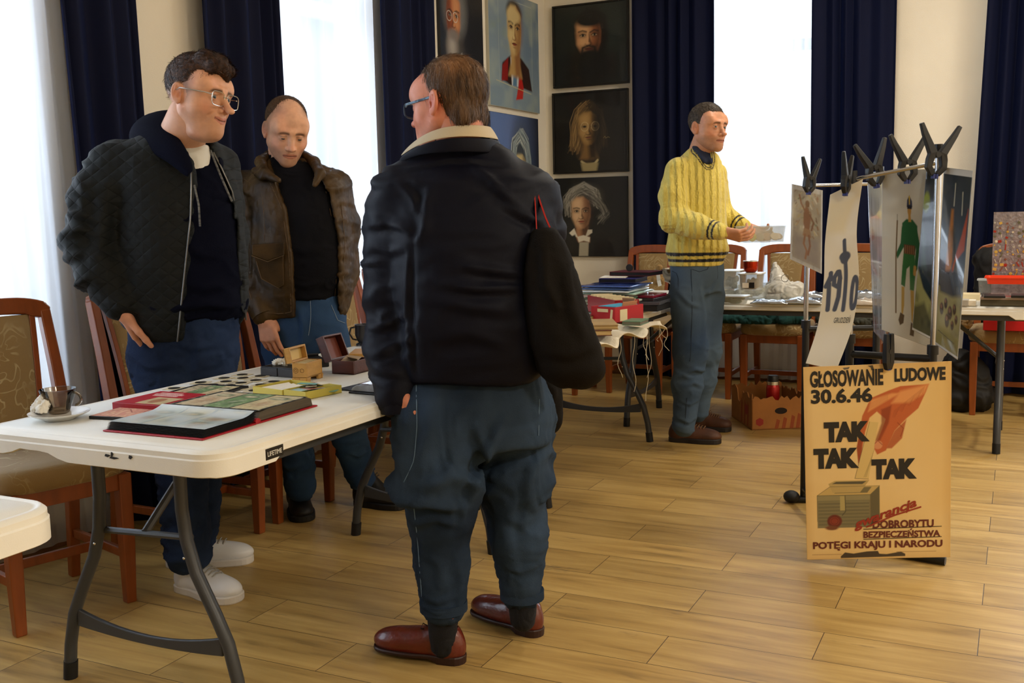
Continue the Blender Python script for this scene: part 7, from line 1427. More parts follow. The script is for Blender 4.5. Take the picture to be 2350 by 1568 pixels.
# glasses
def glasses(P, T, m, col_lens, w=.047, h=.036, rim=.0013, arm_m=None, sq=.5):
    g = MB(); lens = MB()
    for s in (-1, 1):
        c = np.array([s*.0325, .104, -.001]); q = [(w/2*math.copysign(abs(math.cos(a))**sq, math.cos(a)), h/2*math.copysign(abs(math.sin(a))**sq, math.sin(a))) for a in np.linspace(0, 2*PI, 25)]
        pts = [T(c + np.array([x, -.10*abs(x + s*.0325)**1.0*.25, z])) for x, z in q]; g.tube([tuple(p) for p in pts], rim*1.13, 6, cap=False); lens.add([tuple(p) for p in pts[:-1]], [tuple(range(24))])
    g.tube([tuple(T((-.010, .103, .006))), tuple(T((0, .106, .008))), tuple(T((.010, .103, .006)))], rim*1.2, 6)
    o = g.build('glasses', m, P.t, smooth=True); lens.build('lens', col_lens, o)
    for s in (-1, 1): MB().tube([tuple(T((s*.056, .098, .008))), tuple(T((s*.070, .085, .010))), tuple(T((s*.082, .0, .016))), tuple(T((s*.084, -.020, .004)))], rim*1.5, 6).build('temple_arm', arm_m or m, o, smooth=True)
def lens_mat():
    if 'lens' in MATS: return MATS['lens']
    m = glass_mat('lens', (.97, .97, .97), -.03, .05); m.node_tree.nodes['Fresnel'].inputs[0].default_value = 1.12; MATS['lens'] = m; return m
glasses(P, T, M_STEEL, lens_mat(), .053, .041)
hand(P, L(280, 712, -.165), L(318, 775, -.10) - L(280, 712, -.165), (.75, .3, .2), 1, (.12, .2, .25, .3), .1, 1.02, '#c88e70', .05)
P.core([([L(405, 340, .03), L(400, 420, .05), L(410, 700, .04)], [.06, .09, .09]), ([L(400, 400, .05), sh, el, wr], [.06, .045, .038, .026]), ([hipL, kL, aL], [.06, .045, .035]), ([hipR, kR, aR], [.06, .045, .035]), ([L(410, 700, .04), hipL], [.09, .06]), ([L(410, 700, .04), hipR], [.09, .06])])
P.finish()
# ---------------------------------------------------------------- man 2: leather jacket
P = Person(690, 4.2, 'person in worn brown leather jacket and dark turtleneck looking down at the table'); L = P.L
def leather():
    m = mat('worn_brown_leather', '#1f150a', .45, color2='#4d3818', noise=.0, nscale=12, bump=.6, bscale=34, spec=.28, bdetail=8); return m
M_LEA = leather(); M_SEAM = mat('leather_seam', '#5a4428', .6); M_TUR = mat('charcoal_knit', '#141418', .95, bump=.3, bscale=260, spec=.1); M_DEN2 = mat('mid_blue_denim', '#1a2c4a', .9, color2='#3a5678', nscale=2.6, bump=.35, bscale=420, spec=.15)
hA, hB, kA, kB = L(655, 790, -.02), L(748, 790, .02), L(668, 960, -.06), L(790, 960, .05); aA, aB = L(690, 1120, -.03), L(828, 1095, .10)
J = SDF(*bounds([hA, hB, kA, kB, aA, aB], .2), .009); J.loft([P.sec(810, 606, 800, .13, 0, 0), P.sec(760, 604, 796, .14, 0, 0), P.sec(690, 606, 788, .135, 0, 0), P.sec(672, 610, 785, .13, 0, 0)], .03)
leg(J, [hA, kA, aA], [.088, .078, .058]); leg(J, [hB, kB, aB], [.088, .076, .058])
_, VJ = P.obj('jeans', J, M_DEN2, cr=[([(640, 770), (680, 790), (720, 775)], .012, .007), ([(700, 700), (712, 740), (708, 790)], .010, .008), ([(740, 760), (770, 775), (792, 765)], .012, .007), ([(655, 1050), (675, 1062), (705, 1050)], .009, .008), ([(800, 1040), (820, 1050), (850, 1040)], .009, .008)], wr=[dict(amp=.010, sc=10, st=(1, 1, 2.2), ridge=.8, mask=lambda V: np.exp(-((V[:, 2] - .22)/.14)**2) + .3)])
for pth in ([(712, 690), (714, 730), (708, 770)], [(640, 700), (632, 740), (616, 752)], [(760, 700), (775, 735), (792, 742)]): tube_on(P, 'seam_stitch', VJ, pth, .0013, mat('pale_denim_stitch', '#7a8a98', .8), 7, -.0004)
M_BOOT = mat('black_boot_leather', '#0e0d0d', .5, bump=.2, bscale=90)
shoe(P, P.F(682, 1155), P.F(696, 1200), M_BOOT, M_RUB, .052, .10, M_RUB, 'boot'); shoe(P, P.F(815, 1158), P.F(932, 1168), M_BOOT, M_RUB, .050, .10, M_RUB, 'boot')
Tn = SDF(*bounds([L(590, 740, -.2), L(800, 330, .2)], .05), .007)
Tn.loft([P.sec(690, 612, 782, .135), P.sec(640, 600, 800, .155), P.sec(560, 600, 800, .155), P.sec(470, 606, 782, .148), P.sec(415, 612, 762, .112), P.sec(390, 615, 728, .085, .01), P.sec(372, 615, 705, .068, .02)], .02); Tn.cone(L(657, 385, .03), L(655, 352, .03), .062, .058, .02); Tn.cone(L(657, 372, .02), L(656, 362, .02), .070, .066, .012)
P.obj('turtleneck', Tn, M_TUR, cr=[([(675, 640), (720, 652), (762, 640)], .012, .007), ([(675, 560), (720, 575), (765, 565)], .016, .005), ([(672, 674), (720, 680), (765, 672)], .008, .008)], wr=[dict(amp=.004, sc=14, st=(1, 1, 2), ridge=.8), dict(amp=.004, sc=30, st=(.6, .6, 3), ridge=.9, mask=lambda V: np.clip((V[:, 2] - L(650, 395)[2])/.03, 0, 1))])
K = SDF(*bounds([L(500, 770, -.25), L(830, 350, .25)], .08), .008)
K.loft([P.sec(722, 592, 790, .155), P.sec(650, 582, 806, .175), P.sec(560, 580, 806, .175), P.sec(470, 572, 800, .165), P.sec(415, 560, 790, .135), P.sec(385, 590, 750, .095, .02), P.sec(366, 612, 712, .075, .03)], .03)
sA, eA, wA = L(560, 432, 0), L(560, 600, -.02), L(606, 722, -.12); K.chain([sA, L(550, 510, 0), eA, L(578, 665, -.07), wA], [.070, .068, .062, .056, .048], .03)
K.chain([L(768, 430, .03), L(788, 520, .06), L(787, 620, .05), L(770, 690, .0)], [.066, .060, .056, .052], .03)
zl = [L(672, 760, -.2), L(668, 600, -.2), L(652, 480, -.2), L(625, 420, -.2), L(605, 380, -.2), L(612, 340, 0)]; zr = [L(760, 760, -.2), L(768, 640, -.2), L(766, 540, -.2), L(745, 440, -.2), L(715, 390, -.2), L(705, 340, 0)]
cutter(K, zl, None, zr, None, lambda x, z: -.02 + 0*x)
wz = [dict(amp=.005, sc=8, st=(1, 1, 2.6), ridge=.9, mask=lambda V: (np.clip((np.abs(V[:, 0] + .03) - .17)/.04, 0, 1) + .25)), dict(amp=.003, sc=45, ridge=.8, seed=5)]
_, VJ = P.obj('jacket', K, M_LEA, wz, cr=[([(500 + 20, 500 + 38*k), (560, 492 + 38*k), (600, 505 + 38*k)], .009, .006) for k in range(7)] + [([(775, 470 + 40*k), (800, 462 + 40*k), (815, 475 + 40*k)], .010, .004) for k in range(6)] + [([(600, 470), (595, 560), (598, 660)], .010, .008), ([(560, 410), (575, 440), (600, 450)], .01, .006)])
def ontoloft(px, py, d): return L(px, py, d)
Cl = SDF(*bounds([L(540, 440, -.2), L(800, 340, .1)], .05), .006); Cl.chain([L(640, 415, -.165), L(608, 398, -.135), L(598, 372, -.04), L(625, 350, .05)], [.010, .020, .022, .018], .01); Cl.chain([L(600, 405, -.135), L(585, 392, -.10)], [.016, .014], .01); Cl.chain([L(722, 425, -.165), L(735, 398, -.13), L(722, 372, -.03), L(690, 352, .05)], [.010, .020, .020, .018], .01)
P.obj('collar', Cl, M_LEA, [dict(amp=.003, sc=30)])
pk = MB(); 
def padquad(mb, pts, d, th=.006):
    q = [L(x, y, d) for x, y in pts]; qb = [p + np.array([0, th + .02, 0]) for p in q]; n = len(q); mb.add([tuple(p) for p in q + qb], [tuple(range(n)), tuple(range(2*n-1, n-1, -1))] + [(i, i+n, (i+1) % n + n, (i+1) % n) for i in range(n)]); return mb
padquad(MB(), [(580, 575), (650, 566), (652, 655), (640, 662), (596, 640), (584, 600)], -.182).build('pocket', M_LEA, P.t, bevel=.004)
padquad(MB(), [(576, 562), (653, 556), (652, 585), (614, 600), (578, 586)], -.192).build('pocket_flap', M_LEA, P.t, bevel=.004)
tube_np(P, 'seam', [L(577, 587, -.196), L(614, 601, -.196), L(652, 586, -.196)], .0014, M_SEAM, 5); tube_np(P, 'seam', [L(588, 600, -.185), L(600, 640, -.185), L(640, 662, -.188)], .0012, M_SEAM, 5)
for pth in ([(620, 420), (648, 480), (664, 600), (668, 716)], [(748, 440), (770, 540), (772, 640), (766, 712)], [(542, 440), (536, 520), (550, 600), (578, 690)], [(560, 412), (600, 436), (608, 520), (602, 640)], [(784, 470), (792, 560), (786, 650)], [(600, 716), (640, 722), (668, 716)]): tube_on(P, 'seam', VJ, pth, .0013, M_SEAM, 8, -.0006)
tube_np(P, 'cuff', [wA + [-.02, .02, .05], wA + [.006, -.008, -.008]], [.052, .050], M_LEA, 14)
def hair2(H):
    H.ell((0, -.024, .050), (.0775, .090, .080), k=.01)
    sl, G = H._blk(H.lo, H.lo + H.h*H.n, 0); x, y, z = G[..., 0], G[..., 1], G[..., 2]; hl = np.interp(y, [-.12, -.07, -.03, .01, .03, .05, .08], [-.03, -.008, .024, .064, .100, .120, .16]); H._put(sl, hl + .15*np.maximum(0, np.abs(x) - .02)*0 - z, .005, inter=True)
hm2 = dict(m=hair_mat('short_brown_hair', '#3a281a', '#644a34', (60, 10, 40)), wr=[(.0012, 120, (1, 1, 1))], st=(3000, .012, .0011, lambda v: np.stack([.1 + 0*v[:, 0], .9 + 0*v[:, 0], -.2 + 0*v[:, 0]], 1)))
buzz = lambda x, y, z: np.clip((z + .012)*30, 0, 1)*np.clip((.052 - y + .25*np.maximum(0, z - .05))*35, 0, 1)*np.clip((np.abs(x) - .03)*60 + (y < -.05)*5, 0, 1)
T, M = head(P, L(657, 303, -.03), .42, .40, .06, 1.04, '#d6a282', '#a8604c', '#4a3020', '#7d5843', .35, .18, .0, 0., 1., .98, hair2, hm2, '#39434a', .25, 1., .98, L(656, 385, .03), .058, scalp=('#6e4f3a', .45), scalp_fn=buzz)
hand(P, wA + [.004, -.010, -.012], L(622, 785, -.14) - wA, (.25, .9, 0), 1, (.35, .38, .42, .46), .7, 1.02, '#c88e70', .0)
P.core([([L(656, 380, .02), L(690, 450, .03), L(695, 680, .02)], [.055, .08, .08]), ([L(690, 440, .03), sA, eA, wA], [.05, .042, .036, .026]), ([L(695, 680, .02), hA, kA, aA], [.08, .05, .045, .034]), ([L(695, 680, .02), hB, kB, aB], [.08, .05, .045, .034])])
P.finish()
# ---------------------------------------------------------------- man 3: navy jacket, seen from behind
P = Person(1085, 2.8, 'person seen from behind in navy jacket with cream collar, blue jeans and brown shoes'); L = P.L
M_NAVY = mat('navy_twill', '#080a17', .55, bump=.15, bscale=500, spec=.14); M_CREAM = mat('cream_lining', '#b8a98c', .75, bump=.15, bscale=300); M_DEN3 = denim('blue_grey_denim', '#111a27', '#38495e'); M_STITCH = mat('pale_stitch', '#5f7890', .8)
# jeans: baggy, tapering to rolled cuffs
J = SDF(*bounds([L(900, 840, -.25), L(1270, 1400, .3)], .05), .0085)
J.loft([P.sec(1010, 925, 1262, .15, .02), P.sec(950, 925, 1260, .165, .02), P.sec(870, 935, 1245, .16, .02), P.sec(820, 940, 1235, .15, .02)], .03)
leg(J, [L(1005, 960, -.04), L(1005, 1085, -.06), L(1010, 1180, -.06), L(1015, 1290, -.06), L(1018, 1385, -.075)], [.125, .112, .080, .066, .058], .03)
leg(J, [L(1175, 960, .06), L(1178, 1100, .08), L(1190, 1230, .06), L(1197, 1358, .07)], [.118, .095, .074, .056], .03)
J.cone(L(945, 1100, -.10), L(955, 1120, -.10), .045, .04, .05)
_, VJ = P.obj('jeans', J, M_DEN3, cr=[([(1098, 950), (1122, 1033), (1075, 1130)], .013, .014), ([(915, 1122), (990, 1112), (1066, 1135)], .016, .022), ([(960, 1170), (1010, 1150), (1060, 1170)], .012, .012), ([(1166, 920), (1125, 1001), (1110, 1080)], .012, .012), ([(985, 880), (995, 960), (970, 1060)], .016, .008), ([(1248, 1020), (1210, 1100), (1215, 1180)], .014, .009), ([(1060, 1000), (1030, 1060), (950, 1085)], .014, .010), ([(970, 1330), (1010, 1342), (1055, 1330)], .008, .006), ([(972, 1360), (1015, 1368), (1052, 1358)], .007, .006), ([(1160, 1300), (1195, 1312), (1238, 1300)], .008, .006), ([(1160, 1180), (1195, 1200), (1238, 1185)], .012, .006)], wr=[dict(amp=.020, sc=6.5, st=(1, 1, 1.8), ridge=.9, seed=2.2, mask=lambda V: np.exp(-((V[:, 2] - L(0, 1120)[2])/.11)**2) + .12), dict(amp=.007, sc=12, st=(1.5, 1.5, .8), ridge=.8), dict(amp=.004, sc=26, st=(.7, .7, 3), ridge=.8, mask=lambda V: np.exp(-((V[:, 2] - .2)/.15)**2))])
cu = lambda c, r, n: tube_np(P, n, [c + [0, 0, .012], c + [0, 0, -.014]], [r, r], M_DEN3, 24)
cu(L(1018, 1388, -.075), .0655, 'rolled_cuff'); cu(L(1198, 1362, .07), .0635, 'rolled_cuff')
for pth in ([(955, 880), (957, 980), (950, 1060), (925, 1110)], [(948, 1150), (958, 1240), (968, 1370)], [(1060, 876), (1085, 884), (1112, 890), (1140, 880), (1166, 866)], [(1238, 900), (1236, 1000)]): tube_on(P, 'seam_stitch', VJ, pth, .0011, M_STITCH, 8, -.0004)
for c, q in ((L(1015, 1385, -.07), L(1018, 1480, -.06)), (L(1198, 1360, .07), L(1200, 1420, .06))):
    sk = SDF(*bounds([c, q], .08), .004); sk.cone(c + [0, 0, .02], q, .046, .036, .01); P.obj('sock', sk, mat('black_sock', '#08080c', .9, bump=.3, bscale=300), [dict(amp=.002, sc=30, ridge=.8)])
MB().add([tuple(L(x, y, -.126)) for x, y in ((1012, 1420), (1022, 1424), (1028, 1422), (1042, 1420), (1030, 1427), (1022, 1429))], [(0, 1, 5), (1, 2, 4, 5), (2, 3, 4)]).build('sock_motif', mat('orange_thread', '#a8502a', .7), P.t)
M_OX = mat('brown_shoe_leather', '#5a1d0e', .28, noise=.2, nscale=25, bump=.35, bscale=110, coat=.35, spec=.5); M_OXS = mat('dark_leather_sole', '#2a130c', .5)
shoe(P, P.F(1068, 1522), P.F(864, 1490), M_OX, M_OXS, .046, .062, mat('dark_laces', '#1c0d08', .7), 'oxford'); shoe(P, P.F(1242, 1462), P.F(1090, 1408), M_OX, M_OXS, .046, .062, mat('dark_laces', '#1c0d08', .7), 'oxford')
# jacket
K = SDF(*bounds([L(845, 960, -.3), L(1290, 320, .3)], .05), .0085)
K.loft([P.sec(858, 938, 1246, .165, 0), P.sec(800, 925, 1262, .185, 0), P.sec(700, 915, 1268, .19, 0), P.sec(600, 905, 1265, .185, 0), P.sec(500, 892, 1262, .165, 0), P.sec(430, 892, 1246, .140, 0), P.sec(385, 915, 1205, .105, 0), P.sec(355, 945, 1160, .085, 0), P.sec(338, 962, 1145, .075, 0)], .035, p=2.5)
sh, el, wr = L(927, 445, -.02), L(906, 680, .02), L(915, 922, -.07)
K.chain([sh, L(905, 560, 0), el, L(905, 800, -.02), wr], [.078, .076, .070, .062, .052], .03)
K.chain([L(1215, 445, 0), L(1232, 540, .05), L(1225, 690, .12)], [.070, .062, .058], .03)
def mk3(V): 
    return np.clip((L(925, 500)[0] - V[:, 0])/.06, 0, 1)*.8 + .45
_, VJ = P.obj('jacket', K, M_NAVY, cr=[([(1065, 365), (1140, 430), (1228, 508)], .012, .010), ([(1146, 465), (1195, 495), (1236, 510)], .009, .009), ([(1060, 600), (1130, 612), (1215, 622)], .011, .011), ([(1020, 640), (1105, 652), (1205, 648)], .010, .011), ([(975, 665), (1080, 690), (1200, 700)], .014, .007),
    ([(973, 530), (960, 457), (922, 420)], .009, .008), ([(852, 520), (900, 512), (952, 526)], .009, .009), ([(850, 560), (905, 575), (950, 560)], .010, .007), ([(846, 753), (895, 740), (947, 707)], .010, .009), ([(856, 815), (900, 790), (947, 765)], .010, .008), ([(975, 480), (985, 520), (968, 560)], .010, .008), ([(1000, 760), (1080, 745), (1160, 768)], .016, .006), ([(1000, 430), (985, 470), (990, 540)], .013, .006), ([(1235, 560), (1225, 640), (1232, 720)], .014, .010), ([(960, 560), (955, 700), (965, 850)], .007, -.010), ([(938, 392), (1040, 368), (1170, 380)], .006, .006)], wr=[dict(amp=.016, sc=4.5, st=(.8, 1, 2.0), ridge=.85, seed=7.3), dict(amp=.007, sc=9, st=(1, 1, 2.6), ridge=.85, mask=mk3)])
tube_np(P, 'cuff', [wr + [0, 0, .03], wr + [.004, -.004, -.028]], [.056, .052], M_NAVY, 18)
# collar: navy outer, cream lining showing above
lower = [(918, 378, -.02), (945, 360, -.085), (1000, 352, -.125), (1060, 349, -.135), (1120, 352, -.10), (1158, 354, -.02), (1150, 350, .08), (1100, 352, .14), (1030, 355, .14)]
mid_ = [(912, 366, -.02), (940, 342, -.09), (998, 319, -.125), (1060, 313, -.135), (1115, 316, -.105), (1150, 322, -.02), (1140, 325, .08), (1095, 325, .125), (1030, 330, .12)]
top_ = [(930, 345, -.015), (958, 316, -.075), (1005, 292, -.105), (1060, 285, -.112), (1105, 286, -.09), (1130, 290, -.02), (1120, 295, .06), (1085, 300, .10), (1035, 305, .10)]
band(P, 'collar', [[L(*p) for p in lower], [L(*p) for p in mid_]], M_NAVY); band(P, 'collar_lining', [[L(*p) for p in mid_], [L(*p) for p in top_]], M_CREAM)
sc_ = SDF(*bounds([L(970, 330, -.12), L(1130, 260, .1)], .06), .005); sc_.loft([P.sec(330, 975, 1125, .078, 0), P.sec(300, 978, 1120, .075, 0), P.sec(282, 990, 1116, .070, -.002), P.sec(268, 1004, 1112, .066, 0)], .01)
P.obj('scarf', sc_, mat('patterned_scarf', '#101010', .8, color2='#4d5044', nscale=46, noise=.18), [dict(amp=.003, sc=25)])
def hair3(H):
    H.ell((0, -.016, .044), (.0800, .098, .088), k=.01); H.cone((-.038, -.064, -.035), (.038, -.064, -.035), .028, .028, .04)
    sl, G = H._blk(H.lo, H.lo + H.h*H.n, 0); x, y, z = G[..., 0], G[..., 1], G[..., 2]; hl = np.interp(y, [-.12, -.055, -.03, -.015, .01, .035, .05, .075, .1], [-.088, -.082, -.055, .026, .030, -.002, .040, .066, .080]); H._put(sl, hl - z, .005, inter=True)
hm3 = dict(m=mat('greying_brown_hair', rough=.5, attr='Col', spec=.3, bump=.7, bscale=3.5, bstretch=(60, 60, 8), bdetail=6), wr=[(.0025, 70, (1.6, 1.6, .3)), (.0015, 150, (1.6, 1.6, .3))], st=(9000, .026, .0012, lambda v: np.stack([.10*np.sin(v[:, 2]*40), np.where(v[:, 2] > .09, -.6 + 0*v[:, 0], -.1), np.where(v[:, 2] > .11, -.2, -1.) + 0*v[:, 0]], 1)),
    col=lambda V: (lambda n, b: np.array(hexc('#2a1e14'))*(1-n)[:, None] + np.array(hexc('#6e5238'))*n[:, None]*(1-b)[:, None] + np.array(hexc('#9a6f4a'))*(n*b)[:, None])(np.clip(.45 + .4*vnoise(V*[3, 3, .6], 40) + .35*np.exp(-((V[:, 2] - .10)/.04)**2 - ((V[:, 1] + .05)/.05)**2), 0, 1), np.exp(-((V[:, 2] - .095)/.035)**2 - ((V[:, 1] + .06)/.05)**2)))
T, M = head(P, L(1030, 246, -.02), -2.12, .06, -.04, 1.0, '#c98468', '#a05a48', '#4a3a2c', None, 0, .8, 0., 0., 1.05, 1.12, hair3, hm3, '#39434a', .5, 1., 1.05, L(1045, 345, 0), .066, full=1.)
glasses(P, T, mat('blue_grey_plastic', '#2c3f55', .35), lens_mat(), .050, .036, .0022, mat('striped_temple', '#6f8ba3', .4, color2='#27384a', nscale=70, noise=.2), .6)
hand(P, L(921, 892, -.085), (.16, -.05, -1), (.95, .15, .1), 1, (.8, .85, .9, .95), .3, 1.0, '#c07c60', .0)
P.core([([L(1045, 340, 0), L(1075, 430, 0), L(1085, 830, 0)], [.06, .09, .09]), ([L(1075, 430, 0), sh, el, wr], [.05, .045, .04, .03]), ([L(1085, 830, 0), L(1005, 960, -.04), L(1010, 1180, -.06), L(1018, 1440, -.07)], [.09, .07, .045, .034]), ([L(1085, 830, 0), L(1175, 960, .06), L(1190, 1230, .06), L(1200, 1400, .07)], [.09, .07, .045, .034])])
P.finish()
# shoulder bag of man 3: hangs from him, a thing of its own
Bg = SDF(*bounds([L(1205, 900, -.3), L(1380, 520, .1)], .05), .008)
bc = [L(1250, 545, -.14), L(1262, 650, -.15), L(1280, 750, -.15), L(1300, 820, -.14)]; Bg.loft([P.sec(884, 1285, 1352, .03, -.15), P.sec(868, 1258, 1374, .06, -.15), P.sec(810, 1228, 1378, .085, -.15), P.sec(720, 1210, 1350, .085, -.15), P.sec(620, 1207, 1318, .065, -.15), P.sec(560, 1212, 1290, .045, -.15), P.sec(528, 1222, 1272, .030, -.15)], .02)
V, F = Bg.mesh(); V = relax(V, F, 1); V = wrinkle(V, F, .009, 6, (1, 1, .5), .8, 3.); V = wrinkle(V, F, .003, 20, (1, 1, .6), .8, 1.); V = crease(P, V, F, [([(1240, 545), (1245, 640), (1290, 720)], .012, .010), ([(1290, 600), (1300, 690), (1330, 760)], .014, .009), ([(1240, 780), (1290, 790), (1350, 770)], .012, .006)])
tb = thing('shoulder_bag', 'black cloth shoulder bag with thin red straps, hanging behind the navy jacket', 'bag', tuple(P.O), -YAW); npmesh('bag_body', V, F, mat('black_canvas', '#110e0b', .8, bump=.3, bscale=260, spec=.12), tb)
M_STR = mat('red_strap', '#a81a12', .5)
MB().tube([tuple(L(1228, 425, -.085)), tuple(L(1240, 465, -.115)), tuple(L(1252, 500, -.14)), tuple(L(1265, 530, -.16))], .0055, 4, sq=True, flat=.35, up=(0, 1, 0)).build('strap', M_STR, tb); MB().tube([tuple(L(1226, 432, -.10)), tuple(L(1229, 480, -.135)), tuple(L(1232, 535, -.155))], .004, 4, sq=True, flat=.35, up=(0, 1, 0)).build('strap', M_STR, tb)
B2 = SDF(*bounds([L(1220, 1020, 0), L(1300, 870, .3)], .05), .008); B2.chain([L(1248, 890, .16), L(1250, 950, .16)], [.055, .060], .03); V, F = B2.mesh(); V = wrinkle(V, F, .008, 14, ridge=.8)
o = npmesh('small_pouch_bag', V, F, mat('black_canvas', '#15120f', .7)); o.location = tuple(P.O); o.rotation_euler = (0, 0, -YAW); tag(o, 'black bag lower part seen hanging behind the right thigh of the navy jacket wearer', 'bag')
# ---------------------------------------------------------------- man 4: yellow sweater
P = Person(1600, 5.3, 'person in yellow cable-knit sweater and blue jeans holding a clear plastic box'); L = P.L
def knit():
    m = bpy.data.materials.new('yellow_cable_knit'); m.use_nodes = True; nt = m.node_tree; N = nt.nodes; Lk = nt.links; b = N['Principled BSDF']; b.inputs['Roughness'].default_value = .85; b.inputs['Sheen Weight'].default_value = .25
    a = N.new('ShaderNodeAttribute'); a.attribute_name = 'Col'; Lk.new(a.outputs['Color'], b.inputs['Base Color']); tc = N.new('ShaderNodeTexCoord'); mp = N.new('ShaderNodeMapping'); mp.inputs['Scale'].default_value = (1, .6, .35); Lk.new(tc.outputs['Object'], mp.inputs[0])
    w = N.new('ShaderNodeTexWave'); w.wave_type = 'BANDS'; w.bands_direction = 'X'; w.inputs['Scale'].default_value = 9; w.inputs['Distortion'].default_value = 1.2; w.inputs['Detail'].default_value = 1; w.inputs['Detail Scale'].default_value = 12; Lk.new(mp.outputs[0], w.inputs[0])
    n = N.new('ShaderNodeTexNoise'); n.inputs['Scale'].default_value = 130; Lk.new(tc.outputs['Object'], n.inputs[0]); ad = N.new('ShaderNodeMath'); ad.operation = 'MULTIPLY_ADD'; ad.inputs[1].default_value = .35; Lk.new(n.outputs[0], ad.inputs[0]); Lk.new(w.outputs[1], ad.inputs[2])
    bp = N.new('ShaderNodeBump'); bp.inputs['Strength'].default_value = .9; bp.inputs['Distance'].default_value = .010; Lk.new(ad.outputs[0], bp.inputs['Height']); Lk.new(bp.outputs[0], b.inputs['Normal']); return m
M_KNIT = knit(); YEL, NVY = np.array(hexc('#d8c45c')), np.array(hexc('#0c1020')); M_DEN4 = mat('faded_blue_denim', '#2a3b54', .9, color2='#5a6c7c', nscale=2.4, bump=.35, bscale=420, spec=.15)
hA, hB = L(1588, 640, -.03), L(1628, 640, .05); J = SDF(*bounds([L(1520, 1000, -.25), L(1680, 590, .25)], .08), .008)
J.loft([P.sec(668, 1546, 1654, .110), P.sec(640, 1541, 1660, .122), P.sec(596, 1538, 1658, .12)], .05)
leg(J, [L(1580, 680, -.04), L(1585, 800, -.06), L(1578, 880, -.07), L(1570, 975, -.08)], [.098, .080, .070, .058], .05); leg(J, [L(1622, 680, .05), L(1620, 800, .06), L(1612, 870, .08), L(1603, 945, .10)], [.092, .072, .064, .052], .05)
_, VJ = P.obj('jeans', J, M_DEN4, cr=[([(1560, 850), (1585, 838), (1615, 848)], .010, .010), ([(1556, 880), (1580, 868), (1605, 880)], .009, .008), ([(1548, 950), (1570, 958), (1592, 948)], .008, .007), ([(1605, 650), (1618, 720), (1612, 800)], .012, -.012), ([(1545, 660), (1570, 690), (1600, 700)], .012, .006), ([(1550, 910), (1572, 918), (1596, 908)], .008, .006), ([(1640, 640), (1625, 665), (1600, 672)], .010, .007)], wr=[dict(amp=.007, sc=11, st=(1, 1, 2.2), ridge=.8, mask=lambda V: np.exp(-((V[:, 2] - .42)/.12)**2) + np.exp(-((V[:, 2] - .1)/.08)**2) + .2)])
M_DS = mat('denim_seam', '#1c2a3c', .8)
for pth in ([(1586, 618), (1589, 700), (1586, 800), (1578, 900), (1572, 975)], [(1588, 618), (1605, 624), (1624, 618), (1627, 608)], [(1542, 622), (1556, 624), (1557, 672)], [(1646, 612), (1648, 640), (1640, 668)]): tube_on(P, 'seam_stitch', VJ, pth, .0015, M_DS, 6, -.0006)
shoe(P, P.F(1535, 1012), P.F(1655, 1018), M_BRN, M_DSOLE, .048, .066, mat('tan_laces', '#6b4c30', .8)); shoe(P, P.F(1592, 985), P.F(1678, 990), M_BRN, M_DSOLE, .048, .066, mat('tan_laces', '#6b4c30', .8))
K = SDF(*bounds([L(1520, 620, -.3), L(1690, 330, .3)], .09), .0048)
K.loft([P.sec(608, 1537, 1658, .128), P.sec(596, 1536, 1662, .132), P.sec(578, 1530, 1672, .148), P.sec(550, 1534, 1668, .146), P.sec(480, 1538, 1664, .140), P.sec(420, 1534, 1662, .130), P.sec(380, 1540, 1655, .105), P.sec(355, 1566, 1645, .080), P.sec(342, 1580, 1632, .062)], .025)
sh, el, wr = L(1556, 392, -.06), L(1547, 502, -.12), L(1652, 532, -.30); K.chain([sh, L(1546, 450, -.09), el, L(1600, 520, -.22), wr], [.068, .070, .066, .058, .042], .02)
sh2, el2, wr2 = L(1640, 400, .10), L(1655, 490, .12), L(1706, 520, .0); K.chain([sh2, el2, wr2], [.060, .055, .040], .02)
K.cone(L(1612, 350, -.05), L(1634, 385, -.14), .040, .006, .006, sub=True)
def kc(V):
    z = V[:, 2]; C = np.ones((len(V), 3))*YEL; zz = lambda py: L(1600, py)[2]
    tors = np.abs(V[:, 0] - 0) < .19
    for y0, y1 in ((578, 585), (592, 599)): m = (z < zz(y0)) & (z > zz(y1)) & (V[:, 1] > -.155) ; C[m] = NVY
    for W_, E_ in ((wr, L(1600, 520, -.22)), (wr2, el2)):
        ax = nrm(E_ - W_); t = (V - W_) @ ax; r = np.linalg.norm(V - W_ - t[:, None]*ax, axis=1)
        for a, b in ((.012, .022), (.034, .044)): C[(t > a) & (t < b) & (r < .075)] = NVY
    ca, cb = L(1612, 350, -.05), L(1634, 385, -.14); e = cb - ca; t = np.clip(((V - ca) @ e)/(e @ e), 0, 1); d = np.linalg.norm(V - ca - t[:, None]*e, axis=1) - (.040 - .034*t)
    for a, b in ((.004, .009), (.014, .019)): C[(d > a) & (d < b) & (z > zz(392)) & (V[:, 1] < .02)] = NVY
    C[np.linalg.norm(V - L(1661, 428, -.11), axis=1) < .012] = hexc('#2a3a20'); return C
P.obj('sweater', K, M_KNIT, [dict(amp=.006, sc=9, st=(1, 1, 1.2), ridge=.7), dict(amp=.010, sc=12, st=(1, 1, 2), ridge=.9, mask=lambda V: np.exp(-(np.linalg.norm(V - el, axis=1)/.09)**2))], cols=kc)
Sc = SDF(*bounds([L(1575, 400, -.2), L(1650, 310, .1)], .04), .005); Sc.chain([L(1592, 330, .02), L(1597, 345, -.05), L(1618, 372, -.115)], [.018, .014, .007], .01); Sc.chain([L(1600, 335, .03), L(1628, 345, .0), L(1632, 372, -.10)], [.018, .014, .008], .012); Sc.cone(L(1612, 352, -.02), L(1620, 372, -.08), .040, .018, .02)
P.obj('shirt_collar', Sc, mat('dark_blue_shirt', '#1c2740', .8), [dict(amp=.002, sc=30)])
